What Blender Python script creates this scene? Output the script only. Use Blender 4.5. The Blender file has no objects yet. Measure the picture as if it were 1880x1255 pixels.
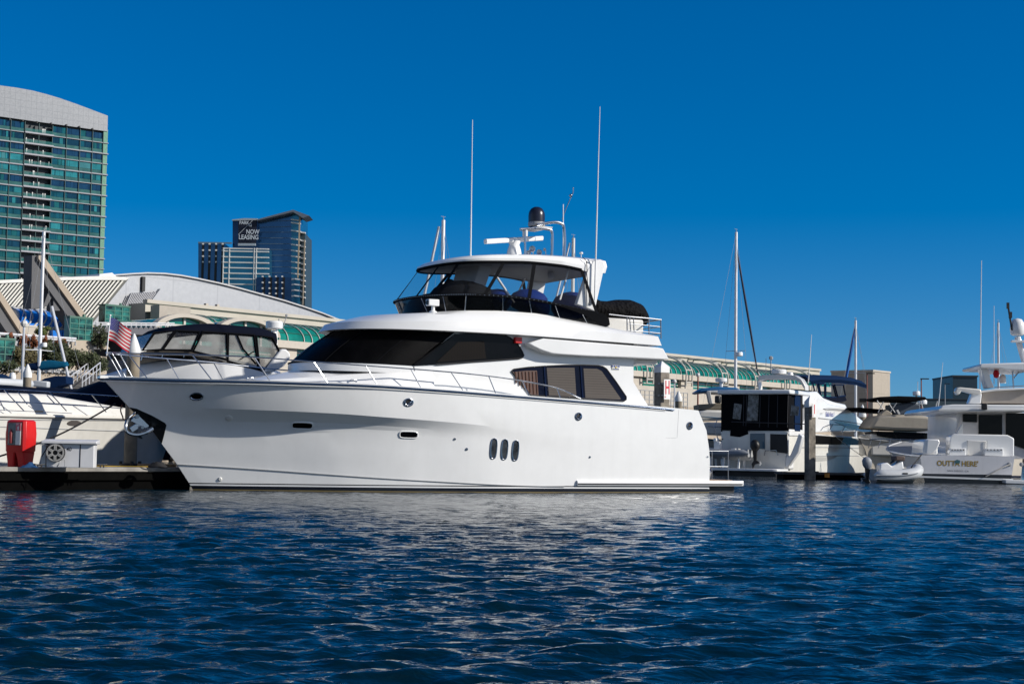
import bpy, bmesh, math, random
import numpy as np
from mathutils import Vector, Matrix
random.seed(7)
R = math.radians
SC = bpy.context.scene
COL = SC.collection

# ------------------------------------------------------------------ camera
F = 2900.0          # focal length in photo pixels (1880 wide)
CH = 1.18           # height of the lens above the water
HZ = 828.0          # image row of the horizon at mid frame
ROLL = 0.0145
tilt = math.atan((HZ - 627.5) / F)
_ct, _st, _a = math.cos(tilt), math.sin(tilt), math.atan(ROLL)
FWD = Vector((0, _ct, _st))
_u0, _r0 = Vector((0, -_st, _ct)), Vector((1, 0, 0))
RGT = _r0 * math.cos(_a) + _u0 * math.sin(_a)
UPV = _u0 * math.cos(_a) - _r0 * math.sin(_a)
cam_d = bpy.data.cameras.new('camera')
cam = bpy.data.objects.new('camera', cam_d)
COL.objects.link(cam)
cam_d.sensor_width = 36.0
cam_d.lens = 36.0 * F / 1880.0
cam_d.clip_start, cam_d.clip_end = 0.2, 6000
mw = Matrix((RGT, UPV, -FWD)).transposed().to_4x4()
mw.translation = Vector((0, 0, CH))
cam.matrix_world = mw
SC.camera = cam

# ------------------------------------------------------------------ sky and sun
SKY_LIFT = 0.07
SUN_EL = R(27)
SUN_AZ = R(-14)            # towards the sun, measured from +X
to_sun = Vector((math.cos(SUN_EL) * math.cos(SUN_AZ), math.cos(SUN_EL) * math.sin(SUN_AZ), math.sin(SUN_EL)))
W = bpy.data.worlds.new('World')
SC.world = W
W.use_nodes = True
nt = W.node_tree
bg = nt.nodes['Background']
sky = nt.nodes.new('ShaderNodeTexSky')
sky.sky_type = 'NISHITA'
sky.sun_disc = False
sky.sun_elevation = SUN_EL
sky.sun_rotation = math.pi / 2 - SUN_AZ
sky.altitude = 0
sky.air_density = 1.0
sky.dust_density = 0.0
sky.ozone_density = 5.0
tcw = nt.nodes.new('ShaderNodeTexCoord')
sxyz = nt.nodes.new('ShaderNodeSeparateXYZ'); cxyz = nt.nodes.new('ShaderNodeCombineXYZ')
lift = nt.nodes.new('ShaderNodeMapRange')           # clear dry air: the horizon haze band is skipped
lift.inputs['From Min'].default_value, lift.inputs['From Max'].default_value = 0.0, 1.0
lift.inputs['To Min'].default_value, lift.inputs['To Max'].default_value = SKY_LIFT, 1.0
nt.links.new(tcw.outputs['Generated'], sxyz.inputs[0])
nt.links.new(sxyz.outputs['X'], cxyz.inputs['X']); nt.links.new(sxyz.outputs['Y'], cxyz.inputs['Y'])
nt.links.new(sxyz.outputs['Z'], lift.inputs['Value']); nt.links.new(lift.outputs[0], cxyz.inputs['Z'])
nt.links.new(cxyz.outputs[0], sky.inputs['Vector'])
hs = nt.nodes.new('ShaderNodeHueSaturation')
hs.inputs['Hue'].default_value = 0.507
hs.inputs['Saturation'].default_value = 1.47
gm = nt.nodes.new('ShaderNodeGamma')
gm.inputs['Gamma'].default_value = 1.0
pale = nt.nodes.new('ShaderNodeMapRange')            # sky made paler behind the camera, added to neutralise blue fill in shade
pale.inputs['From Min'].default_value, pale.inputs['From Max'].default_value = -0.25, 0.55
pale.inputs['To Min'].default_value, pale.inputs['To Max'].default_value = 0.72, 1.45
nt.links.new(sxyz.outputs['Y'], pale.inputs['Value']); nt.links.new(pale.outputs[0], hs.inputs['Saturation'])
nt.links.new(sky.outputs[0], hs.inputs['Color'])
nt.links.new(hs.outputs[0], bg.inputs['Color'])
bg.inputs['Strength'].default_value = 0.094
sl = bpy.data.lights.new('sun', 'SUN')
sl.energy = 4.7
sl.angle = R(0.5)
sl.color = (1.0, 0.95, 0.87)
sun = bpy.data.objects.new('sun', sl)
COL.objects.link(sun)
sun.rotation_euler = to_sun.to_track_quat('Z', 'Y').to_euler()
sun.location = to_sun * 200
vs = SC.view_settings
vs.view_transform = 'Standard'
vs.look = 'None'
vs.exposure = 0.08
vs.gamma = 1.0

# ------------------------------------------------------------------ measuring helpers
def ray(px, py):
    return RGT * ((px - 940) / F) - UPV * ((py - 627.5) / F) + FWD
def proj(p):
    d = Vector(p) - Vector((0, 0, CH))
    z = d.dot(FWD)
    return 940 + F * d.dot(RGT) / z, 627.5 - F * d.dot(UPV) / z
def at_y(px, py, Y):
    d = ray(px, py); k = Y / d.y
    return Vector((d.x * k, Y, CH + d.z * k))
def on_z(px, py, z=0.0):
    d = ray(px, py); k = (z - CH) / d.z
    return Vector((d.x * k, d.y * k, z))
class Fr:
    """ground frame of one thing: origin and heading (x forward, y left, z up)"""
    def __init__(s, ox, oy, deg):
        s.o, s.deg = (ox, oy), deg
        s.c, s.s = math.cos(R(deg)), math.sin(R(deg))
    def W(s, p): return Vector((s.o[0] + s.c * p[0] - s.s * p[1], s.o[1] + s.s * p[0] + s.c * p[1], p[2]))
    def L(s, p):
        x, y = p[0] - s.o[0], p[1] - s.o[1]
        return Vector((s.c * x + s.s * y, -s.s * x + s.c * y, p[2]))
    def dl(s, d): return Vector((s.c * d[0] + s.s * d[1], -s.s * d[0] + s.c * d[1], d[2]))
    def side(s, px, py, t):                 # on the vertical plane y = t
        o = s.L((0, 0, CH)); d = s.dl(ray(px, py)); k = (t - o.y) / d.y
        return o + d * k
    def cross(s, px, py, x):                # on the vertical plane x = const
        o = s.L((0, 0, CH)); d = s.dl(ray(px, py)); k = (x - o.x) / d.x
        return o + d * k
    def flat(s, px, py, z): return s.L(on_z(px, py, z))
    def pr(s, p): return proj(s.W(p))
def frame_through(px, py, local, deg, z=0.0):
    """frame with this heading whose local point sits at that spot of the ground"""
    w = on_z(px, py, z); f = Fr(0, 0, deg); q = f.W(local)
    return Fr(w.x - q.x, w.y - q.y, deg)
def curve(pts):
    """smooth curve through (x, y) points"""
    xs = [p[0] for p in pts]; ys = [p[1] for p in pts]; n = len(xs)
    d = [(ys[i + 1] - ys[i]) / (xs[i + 1] - xs[i]) for i in range(n - 1)]
    m = [d[0]] + [0 if d[i - 1] * d[i] <= 0 else 2 * d[i - 1] * d[i] / (d[i - 1] + d[i]) for i in range(1, n - 1)] + [d[-1]]
    def f(x):
        if x <= xs[0]: return ys[0] + m[0] * (x - xs[0])
        if x >= xs[-1]: return ys[-1] + m[-1] * (x - xs[-1])
        i = max(k for k in range(n - 1) if xs[k] <= x)
        h = xs[i + 1] - xs[i]; t = (x - xs[i]) / h
        return ((1 + 2 * t) * (1 - t) ** 2 * ys[i] + t * (1 - t) ** 2 * h * m[i] + t * t * (3 - 2 * t) * ys[i + 1] + t * t * (t - 1) * h * m[i + 1])
    return f
def catmull(pts, n=6, closed=False):
    P = [Vector(p) for p in pts]; out = []; N = len(P)
    rng = range(N if closed else N - 1)
    for i in rng:
        p0 = P[(i - 1) % N] if closed or i > 0 else P[0] * 2 - P[1]
        p1, p2 = P[i], P[(i + 1) % N]
        p3 = P[(i + 2) % N] if closed or i + 2 < N else P[-1] * 2 - P[-2]
        for k in range(n):
            t = k / n
            out.append(0.5 * ((2 * p1) + (p2 - p0) * t + (2 * p0 - 5 * p1 + 4 * p2 - p3) * t * t + (3 * p1 - p0 - 3 * p2 + p3) * t ** 3))
    if not closed: out.append(P[-1])
    return out

# ------------------------------------------------------------------ materials
MATS = {}
def M(name, col, rough=0.5, metal=0.0, var=0.06, scale=2.0, bump=0.0, bscale=30.0, coat=0.0, alpha=1.0, spec=0.5, rvar=0.1):
    if name in MATS: return MATS[name]
    m = bpy.data.materials.new(name); m.use_nodes = True
    n = m.node_tree; b = n.nodes['Principled BSDF']; L = n.links
    b.inputs['Roughness'].default_value = rough
    b.inputs['Metallic'].default_value = metal
    b.inputs['Coat Weight'].default_value = coat
    b.inputs['Coat Roughness'].default_value = 0.06
    b.inputs['Specular IOR Level'].default_value = spec
    b.inputs['Alpha'].default_value = alpha
    tc = n.nodes.new('ShaderNodeTexCoord')
    no = n.nodes.new('ShaderNodeTexNoise')
    no.inputs['Scale'].default_value = scale; no.inputs['Detail'].default_value = 6; no.inputs['Roughness'].default_value = 0.6
    L.new(tc.outputs['Object'], no.inputs['Vector'])
    rm = n.nodes.new('ShaderNodeMapRange')
    rm.inputs['From Min'].default_value = 0.3; rm.inputs['From Max'].default_value = 0.7
    rm.inputs['To Min'].default_value = 1 - var * 1.6; rm.inputs['To Max'].default_value = 1 + var * 0.7
    L.new(no.outputs['Fac'], rm.inputs['Value'])
    mx = n.nodes.new('ShaderNodeVectorMath'); mx.operation = 'SCALE'
    mx.inputs[0].default_value = col[:3]
    L.new(rm.outputs[0], mx.inputs['Scale'])
    L.new(mx.outputs[0], b.inputs['Base Color'])
    rr = n.nodes.new('ShaderNodeMapRange')
    rr.inputs['To Min'].default_value = max(0.02, rough - rvar); rr.inputs['To Max'].default_value = min(1, rough + rvar)
    L.new(no.outputs['Fac'], rr.inputs['Value']); L.new(rr.outputs[0], b.inputs['Roughness'])
    if bump:
        n2 = n.nodes.new('ShaderNodeTexNoise'); n2.inputs['Scale'].default_value = bscale; n2.inputs['Detail'].default_value = 5
        L.new(tc.outputs['Object'], n2.inputs['Vector'])
        bp = n.nodes.new('ShaderNodeBump'); bp.inputs['Strength'].default_value = min(1, bump); bp.inputs['Distance'].default_value = 0.02
        L.new(n2.outputs['Fac'], bp.inputs['Height']); L.new(bp.outputs[0], b.inputs['Normal'])
    MATS[name] = m
    return m
def banded(name, col, bands, rough=0.25, coat=0.5, var=0.04, axis='Z', streak=0.0):
    """paint in horizontal bands by local height: bands = [(height, colour below it), ...] from low to high, col on top"""
    if name in MATS: return MATS[name]
    m = M(name, col, rough, var=var, coat=coat, rvar=0.05)
    n = m.node_tree; L = n.links; b = n.nodes['Principled BSDF']
    src = b.inputs['Base Color'].links[0].from_socket
    tc = n.nodes.new('ShaderNodeTexCoord'); sp = n.nodes.new('ShaderNodeSeparateXYZ')
    L.new(tc.outputs['Object'], sp.inputs[0])
    if streak:                               # faint grime streaks down the topsides
        mp = n.nodes.new('ShaderNodeMapping'); mp.inputs['Scale'].default_value = (3.0, 3.0, 0.25)
        L.new(tc.outputs['Object'], mp.inputs[0])
        ns = n.nodes.new('ShaderNodeTexNoise'); ns.inputs['Scale'].default_value = 1.6; ns.inputs['Detail'].default_value = 7
        L.new(mp.outputs[0], ns.inputs['Vector'])
        r2 = n.nodes.new('ShaderNodeMapRange'); r2.inputs['From Min'].default_value = 0.5; r2.inputs['From Max'].default_value = 0.75
        r2.inputs['To Min'].default_value = 0; r2.inputs['To Max'].default_value = streak
        L.new(ns.outputs['Fac'], r2.inputs['Value'])
        mm = n.nodes.new('ShaderNodeMix'); mm.data_type = 'RGBA'; mm.inputs['B'].default_value = (0.42, 0.40, 0.36, 1)
        L.new(r2.outputs[0], mm.inputs['Factor']); L.new(src, mm.inputs['A'])
        src = mm.outputs['Result']
    for h, c in reversed(bands):
        lt = n.nodes.new('ShaderNodeMath'); lt.operation = 'LESS_THAN'; lt.inputs[1].default_value = h
        L.new(sp.outputs[axis], lt.inputs[0])
        mi = n.nodes.new('ShaderNodeMix'); mi.data_type = 'RGBA'
        mi.inputs['B'].default_value = (*c, 1)
        L.new(lt.outputs[0], mi.inputs['Factor']); L.new(src, mi.inputs['A'])
        src = mi.outputs['Result']
    L.new(src, b.inputs['Base Color'])
    return m
def lined(name, col, line, period, width, axis=0, rough=0.6, metal=0.0, period2=0, axis2=2, mortar=0.02):
    """panels with thin joints every `period` metres"""
    if name in MATS: return MATS[name]
    m = M(name, col, rough, metal)
    n = m.node_tree; L = n.links; b = n.nodes['Principled BSDF']
    src = b.inputs['Base Color'].links[0].from_socket
    tc = n.nodes.new('ShaderNodeTexCoord'); sp = n.nodes.new('ShaderNodeSeparateXYZ')
    L.new(tc.outputs['Object'], sp.inputs[0])
    for ax, per in ((axis, period), (axis2, period2)):
        if not per: continue
        a = n.nodes.new('ShaderNodeMath'); a.operation = 'PINGPONG'; a.inputs[1].default_value = per / 2
        L.new(sp.outputs[ax], a.inputs[0])
        lt = n.nodes.new('ShaderNodeMath'); lt.operation = 'LESS_THAN'; lt.inputs[1].default_value = width / 2
        L.new(a.outputs[0], lt.inputs[0])
        mi = n.nodes.new('ShaderNodeMix'); mi.data_type = 'RGBA'; mi.inputs['B'].default_value = (*line, 1)
        L.new(lt.outputs[0], mi.inputs['Factor']); L.new(src, mi.inputs['A'])
        src = mi.outputs['Result']
    L.new(src, b.inputs['Base Color'])
    return m

WHITE = M('gelcoat_white', (0.80, 0.80, 0.79), 0.22, var=0.03, coat=0.4, scale=0.8)
CREAM = M('gelcoat_cream', (0.68, 0.66, 0.61), 0.3, var=0.05, coat=0.3)
OFFW = M('painted_offwhite', (0.68, 0.67, 0.64), 0.45)
GREYP = M('grey_plastic', (0.33, 0.34, 0.35), 0.5)
STEEL = M('stainless', (0.46, 0.48, 0.51), 0.2, 1.0, var=0.05)
ALU = M('aluminium_mast', (0.70, 0.70, 0.71), 0.38, 0.35)
BLACK = M('black_rubber', (0.005, 0.005, 0.006), 0.5)
CANV = M('black_canvas', (0.004, 0.0045, 0.006), 0.85, bump=0.5, bscale=6, spec=0.08)
NAVYC = M('navy_canvas', (0.004, 0.017, 0.055), 0.85, bump=0.5, bscale=5, spec=0.08)
DNAVY = M('dark_navy_canvas', (0.003, 0.005, 0.014), 0.8, bump=0.5, bscale=4, spec=0.08)
TEAL = M('teal_canvas', (0.006, 0.10, 0.19), 0.85, bump=0.5, bscale=5, spec=0.08)
BLUEC = M('blue_cover', (0.004, 0.024, 0.15), 0.8, bump=0.6, bscale=6, spec=0.08)
DGLASS = M('dark_glass', (0.003, 0.003, 0.0035), 0.07, var=0.3, scale=1.5, spec=0.14, rvar=0.02)
MESHC = M('black_mesh_cover', (0.0028, 0.0028, 0.0032), 0.35, var=0.5, scale=1.2, bump=0.3, bscale=60, spec=0.04)
VINYL = M('clear_vinyl', (0.09, 0.10, 0.12), 0.10, alpha=0.09, var=0.25, scale=1.3, bump=0.15, bscale=2)
SMOKE = M('smoked_acrylic', (0.002, 0.0025, 0.003), 0.06, alpha=0.93, spec=0.2)
BROWN = M('brown_curtain', (0.16, 0.075, 0.05), 0.8)
BLIND = lined('slatted_blind', (0.066, 0.053, 0.045), (0.038, 0.031, 0.027), 0.075, 0.022, axis=2, rough=0.7)
TAN = M('tan_canvas', (0.38, 0.34, 0.28), 0.85, bump=0.4, bscale=5, spec=0.08)
GREYT = M('grey_hypalon', (0.50, 0.52, 0.54), 0.55)
DGREYT = M('dark_grey_hypalon', (0.22, 0.24, 0.27), 0.55)
ROPEW = M('rope_white', (0.5, 0.47, 0.42), 0.9)
ROPEB = M('rope_black', (0.015, 0.015, 0.017), 0.9)
RED = M('red_plastic', (0.55, 0.012, 0.012), 0.35, var=0.1)
REDINK = M('red_lettering', (0.6, 0.02, 0.04), 0.5)
SIGNW = M('sign_white', (0.78, 0.77, 0.74), 0.5)
DECKC = M('dock_concrete', (0.28, 0.265, 0.24), 0.85, var=0.25, bump=0.3)
DOCKF = M('dock_fascia', (0.0016, 0.0016, 0.0016), 0.8, var=0.5, scale=5, spec=0.05)
PILEC = M('pile_concrete', (0.25, 0.21, 0.155), 0.85, var=0.25, scale=2.5, bump=0.4, bscale=14)
CAPW = M('pile_cap_white', (0.72, 0.72, 0.70), 0.5, var=0.1)
CONC = M('beige_concrete', (0.40, 0.33, 0.255), 0.85, var=0.08, scale=0.5)
CONC2 = M('cream_concrete', (0.49, 0.445, 0.38), 0.85, var=0.08, scale=0.4)
GREYC = M('grey_concrete', (0.11, 0.11, 0.115), 0.85, var=0.1, scale=0.5)
GREENG = M('green_glass', (0.008, 0.19, 0.145), 0.12, var=0.35, scale=0.35, spec=0.6)
GREENG2 = M('pale_green_glass', (0.02, 0.24, 0.19), 0.12, var=0.3, scale=0.5, spec=0.6)
LGREEN = M('green_steel', (0.06, 0.21, 0.16), 0.45)
RIBW = M('white_rib', (0.50, 0.48, 0.43), 0.5)
BLUEG = M('blue_glazing', (0.02, 0.20, 0.70), 0.2, var=0.2, scale=0.4)

# ------------------------------------------------------------------ mesh builder
class MB:
    def __init__(s): s.v, s.f, s.m = [], [], []
    def add(s, vs, fs, m=0):
        o = len(s.v); s.v += [tuple(v) for v in vs]
        s.f += [tuple(i + o for i in f) for f in fs]; s.m += [m] * len(fs)
    def box(s, c, size, m=0, rz=0.0, rot=None):
        c = Vector(c); h = [d / 2 for d in size]
        r = rot if rot is not None else Matrix.Rotation(rz, 3, 'Z')
        vs = [c + r @ Vector((x * h[0], y * h[1], z * h[2])) for x in (-1, 1) for y in (-1, 1) for z in (-1, 1)]
        s.add(vs, [(0, 1, 3, 2), (4, 6, 7, 5), (0, 4, 5, 1), (2, 3, 7, 6), (0, 2, 6, 4), (1, 5, 7, 3)], m)
    def bb(s, a, b, m=0):                    # box between two corners
        s.box([(a[i] + b[i]) / 2 for i in range(3)], [abs(a[i] - b[i]) for i in range(3)], m)
    def beam(s, p, q, w, h, m=0, up=(0, 0, 1)):
        p, q = Vector(p), Vector(q); d = (q - p)
        if d.length < 1e-6: return
        x = d.normalized(); u = Vector(up)
        if abs(x.dot(u)) > 0.98: u = Vector((1, 0, 0))
        y = u.cross(x).normalized(); z = x.cross(y)
        s.box((p + q) / 2, (d.length, w, h), m, rot=Matrix((x, y, z)).transposed())
    def loft(s, rows, m=0, closed=False, cap=False):
        n = len(rows[0]); vs = [p for r in rows for p in r]; fs = []
        for i in range(len(rows) - 1):
            for j in range(n if closed else n - 1):
                k = (j + 1) % n
                fs.append((i * n + j, i * n + k, (i + 1) * n + k, (i + 1) * n + j))
        s.add(vs, fs, m)
        if cap:
            s.add(rows[0], [tuple(range(n))[::-1]], m); s.add(rows[-1], [tuple(range(n))], m)
    def tube(s, pts, r, n=8, m=0, closed=False):
        P = [Vector(p) for p in pts]
        rs = r if isinstance(r, (list, tuple)) else [r] * len(P)
        rows = []; prev = None
        for i, p in enumerate(P):
            if closed: d = P[(i + 1) % len(P)] - P[i - 1]
            else: d = P[min(i + 1, len(P) - 1)] - P[max(i - 1, 0)]
            if d.length < 1e-9: d = Vector((0, 0, 1))
            d.normalize()
            if prev is None:
                u = Vector((0, 0, 1)) if abs(d.z) < 0.9 else Vector((1, 0, 0))
                a = d.cross(u).normalized()
            else:
                a = prev - d * prev.dot(d)
                a = a.normalized() if a.length > 1e-6 else d.orthogonal().normalized()
            prev = a; b = d.cross(a)
            rows.append([p + (a * math.cos(2 * math.pi * k / n) + b * math.sin(2 * math.pi * k / n)) * rs[i] for k in range(n)])
        if closed: s.loft(rows + [rows[0]], m, True)
        else: s.loft(rows, m, True, True)
    def lathe(s, c, prof, n=20, m=0, axis=(0, 0, 1), sx=1.0):
        z = Vector(axis).normalized(); x = z.orthogonal().normalized()
        if abs(z.z) > 0.99: x = Vector((1, 0, 0))
        y = z.cross(x); c = Vector(c)
        rows = [[c + z * h + (x * math.cos(2 * math.pi * k / n) * sx + y * math.sin(2 * math.pi * k / n)) * max(r, 1e-4) for k in range(n)] for r, h in prof]
        s.loft(rows, m, True, True)
    def ball(s, c, r, m=0, n=12, sc=(1, 1, 1)):
        c = Vector(c); rows = []
        for i in range(n // 2 + 1):
            a = math.pi * i / (n // 2)
            rows.append([c + Vector((max(math.sin(a), 1e-3) * math.cos(2 * math.pi * k / n) * sc[0], max(math.sin(a), 1e-3) * math.sin(2 * math.pi * k / n) * sc[1], -math.cos(a) * sc[2])) * r for k in range(n)])
        s.loft(rows, m, True, True)
    def prism(s, pts, off, m=0):
        P = [Vector(p) for p in pts]; n = len(P); o = Vector(off)
        s.add(P + [p + o for p in P], [tuple(range(n))[::-1], tuple(range(n, 2 * n))] + [(i, (i + 1) % n, n + (i + 1) % n, n + i) for i in range(n)], m)
    def poly(s, pts, m=0): s.add(pts, [tuple(range(len(pts)))], m)
    def text(s, txt, org, xd, yd, size, thick=0.004, m=0, sx=1.0, bold=0.0, align='LEFT', shear=0.0):
        cu = bpy.data.curves.new('txt', 'FONT'); cu.body = txt; cu.size = 1.0; cu.align_x = align
        cu.offset = bold; cu.shear = shear; cu.resolution_u = 3
        ob = bpy.data.objects.new('txt', cu); COL.objects.link(ob)
        dg = bpy.context.evaluated_depsgraph_get(); me = ob.evaluated_get(dg).to_mesh()
        xd, yd = Vector(xd).normalized(), Vector(yd).normalized(); zd = xd.cross(yd); o = Vector(org)
        vs = [o + xd * (v.co.x * size * sx) + yd * (v.co.y * size) for v in me.vertices]
        fs = [tuple(p.vertices) for p in me.polygons]
        s.add([v + zd * thick for v in vs], fs, m)
        ob.evaluated_get(dg).to_mesh_clear(); bpy.data.objects.remove(ob); bpy.data.curves.remove(cu)
    def build(s, name, mat, parent=None, smooth=35, bevel=0.0, label=None, seg=2):
        me = bpy.data.meshes.new(name)
        me.from_pydata(s.v, [], s.f)
        mats = mat if isinstance(mat, (list, tuple)) else [mat]
        for x in mats: me.materials.append(x)
        if len(mats) > 1: me.polygons.foreach_set('material_index', s.m)
        bm = bmesh.new(); bm.from_mesh(me)
        bmesh.ops.remove_doubles(bm, verts=bm.verts, dist=1e-4)
        bmesh.ops.recalc_face_normals(bm, faces=bm.faces)
        bm.to_mesh(me); bm.free()
        if smooth:
            me.shade_smooth(); me.set_sharp_from_angle(angle=R(smooth))
        ob = bpy.data.objects.new(name, me); COL.objects.link(ob)
        if parent is not None: ob.parent = parent
        if label: ob['label'] = label
        if bevel:
            b = ob.modifiers.new('bevel', 'BEVEL'); b.width = bevel; b.segments = seg; b.limit_method = 'ANGLE'; b.angle_limit = R(40)
        return ob
def thing(name, label, cat, fr=None, loc=None, rz=0.0, group=None):
    o = bpy.data.objects.new(name, None); COL.objects.link(o)
    o.empty_display_size = 0.3
    if fr is not None:
        o.location = (fr.o[0], fr.o[1], 0); o.rotation_euler = (0, 0, R(fr.deg))
    if loc is not None:
        o.location = loc; o.rotation_euler = (0, 0, rz)
    o['label'] = label; o['category'] = cat
    if group: o['group'] = group
    return o
def tag(o, label, cat, group=None):
    o['label'] = label; o['category'] = cat
    if group: o['group'] = group
    return o
def dup(root, loc, rz=0.0, label=None, scale=None):
    def cp(o, par):
        c = o.copy(); COL.objects.link(c); c.parent = par
        for ch in o.children: cp(ch, c)
        return c
    r = cp(root, None); r.location = loc; r.rotation_euler = (0, 0, rz)
    if label: r['label'] = label
    if scale: r.scale = scale
    return r
def lerp(a, b, t): return a + (b - a) * t
from mathutils.bvhtree import BVHTree
def hitter(fr, rows, side):
    """returns a function that finds the spot of a hull (local frame) seen at an image point; side +1 port, -1 starboard"""
    b = MB(); b.loft([[Vector((p.x, p.y * side, p.z)) for p in r] for r in rows])
    tr = BVHTree.FromPolygons([Vector(v) for v in b.v], b.f)
    def f(px, py, out=.0):
        o = fr.L((0, 0, CH)); d = fr.dl(ray(px, py)).normalized()
        for k in range(60):
            l, n, i, ds = tr.ray_cast(o, d)
            if l is not None: break
            px -= .6; py += .8; d = fr.dl(ray(px, py)).normalized()
        if n.dot(d) > 0: n = -n
        return l + n * out, n
    return f
# ================================================================== WATER AND LAND
def make_water():
    rng = np.random.default_rng(3)
    r = [0.0]
    x = 1.5
    rs = [1.5]
    while rs[-1] < 130: rs.append(rs[-1] * (1.0030 if rs[-1] < 60 else 1.006))
    while rs[-1] < 5000: rs.append(rs[-1] * 1.06)
    rs = np.array(rs)
    dense = np.linspace(-27, 27, 520)
    coarse = np.linspace(27, 333, 62)[1:-1]
    th = np.radians(np.concatenate([dense, coarse]))          # angle from +Y, clockwise
    nr, na = len(rs), len(th)
    RR, TT = np.meshgrid(rs, th, indexing='ij')
    X = RR * np.sin(TT); Y = RR * np.cos(TT)
    Z = np.zeros_like(X)
    cell = np.maximum(RR * 0.0030, RR * math.radians(54 / 520))
    cell[:, len(dense):] = 1e3
    wind = math.radians(-75)
    for k in range(110):
        lam = 0.10 * (0.92 / 0.10) ** rng.random()
        a = wind + rng.normal(0, 0.42)
        kx, ky = math.cos(a) * 2 * math.pi / lam, math.sin(a) * 2 * math.pi / lam
        slope = 0.030 if lam < 0.6 else 0.022
        amp = slope * lam / (2 * math.pi)
        ph = rng.random() * 6.28
        w = np.clip((lam / cell - 2.5) / 2.5, 0, 1)
        # slow patches of stronger and weaker ripple
        s = np.sin(kx * X + ky * Y + ph + 0.9 * np.sin(X * 0.31 + ph) + 0.7 * np.sin(Y * 0.23 + 2 * ph))
        Z += amp * w * (s + 0.25 * (s * s - 0.5))
    patch = 0.75 + 0.35 * np.sin(X * 0.13 + 1.3 + np.sin(Y * 0.07)) * np.sin(Y * 0.11 + 0.4 + np.sin(X * 0.09))
    Z *= patch
    verts = np.stack([X, Y, Z], -1).reshape(-1, 3)
    i = np.arange(nr - 1)[:, None] * na; j = np.arange(na)[None, :]; jn = (j + 1) % na
    faces = np.stack([i + j, i + na + j, i + na + jn, i + jn], -1).reshape(-1, 4)
    centre = len(verts)
    verts = np.vstack([verts, [[0, 0, 0]]])
    me = bpy.data.meshes.new('water')
    nf = len(faces)
    tri = np.stack([np.full(na, centre), np.arange(na), (np.arange(na) + 1) % na], -1)
    me.vertices.add(len(verts)); me.vertices.foreach_set('co', verts.astype(np.float32).ravel())
    loops = np.concatenate([faces.ravel(), tri.ravel()]).astype(np.int32)
    me.loops.add(len(loops)); me.loops.foreach_set('vertex_index', loops)
    starts = np.concatenate([np.arange(nf) * 4, nf * 4 + np.arange(na) * 3]).astype(np.int32)
    me.polygons.add(nf + na); me.polygons.foreach_set('loop_start', starts)
    me.polygons.foreach_set('use_smooth', np.ones(nf + na, dtype=bool))
    me.update(calc_edges=True); me.validate()
    if me.polygons[0].normal.z < 0: me.flip_normals()
    m = bpy.data.materials.new('harbour_water'); m.use_nodes = True
    n = m.node_tree; L = n.links; b = n.nodes['Principled BSDF']
    b.inputs['Base Color'].default_value = (0.0006, 0.011, 0.020, 1)
    b.inputs['Roughness'].default_value = 0.04
    b.inputs['IOR'].default_value = 1.33
    b.inputs['Specular IOR Level'].default_value = 0.5
    b.inputs['Specular Tint'].default_value = (0.72, 0.95, 1.0, 1)
    tc = n.nodes.new('ShaderNodeTexCoord')
    mp = n.nodes.new('ShaderNodeMapping'); mp.inputs['Scale'].default_value = (1.0, 1.6, 1.0)
    L.new(tc.outputs['Object'], mp.inputs[0])
    prev = None
    for sc, dist, st in ((2.0, 0.09, 0.5), (5.0, 0.04, 0.55), (13, 0.010, 0.4)):
        no = n.nodes.new('ShaderNodeTexNoise'); no.inputs['Scale'].default_value = sc; no.inputs['Detail'].default_value = 3
        no.inputs['Distortion'].default_value = 0.6
        L.new(mp.outputs[0], no.inputs['Vector'])
        bp = n.nodes.new('ShaderNodeBump'); bp.inputs['Strength'].default_value = st; bp.inputs['Distance'].default_value = dist
        L.new(no.outputs['Fac'], bp.inputs['Height'])
        if prev: L.new(prev.outputs[0], bp.inputs['Normal'])
        prev = bp
    L.new(prev.outputs[0], b.inputs['Normal'])
    df = n.nodes.new('ShaderNodeBsdfDiffuse'); df.inputs['Color'].default_value = (0.0005, 0.010, 0.017, 1)
    mxs = n.nodes.new('ShaderNodeMixShader'); mxs.inputs[0].default_value = 0.10      # dark diffuse share mixed in to dim the surface reflections
    L.new(b.outputs[0], mxs.inputs[1]); L.new(df.outputs[0], mxs.inputs[2])
    L.new(mxs.outputs[0], n.nodes['Material Output'].inputs['Surface'])
    me.materials.append(m)
    o = bpy.data.objects.new('water', me); COL.objects.link(o); o['kind'] = 'structure'
make_water()

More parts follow.
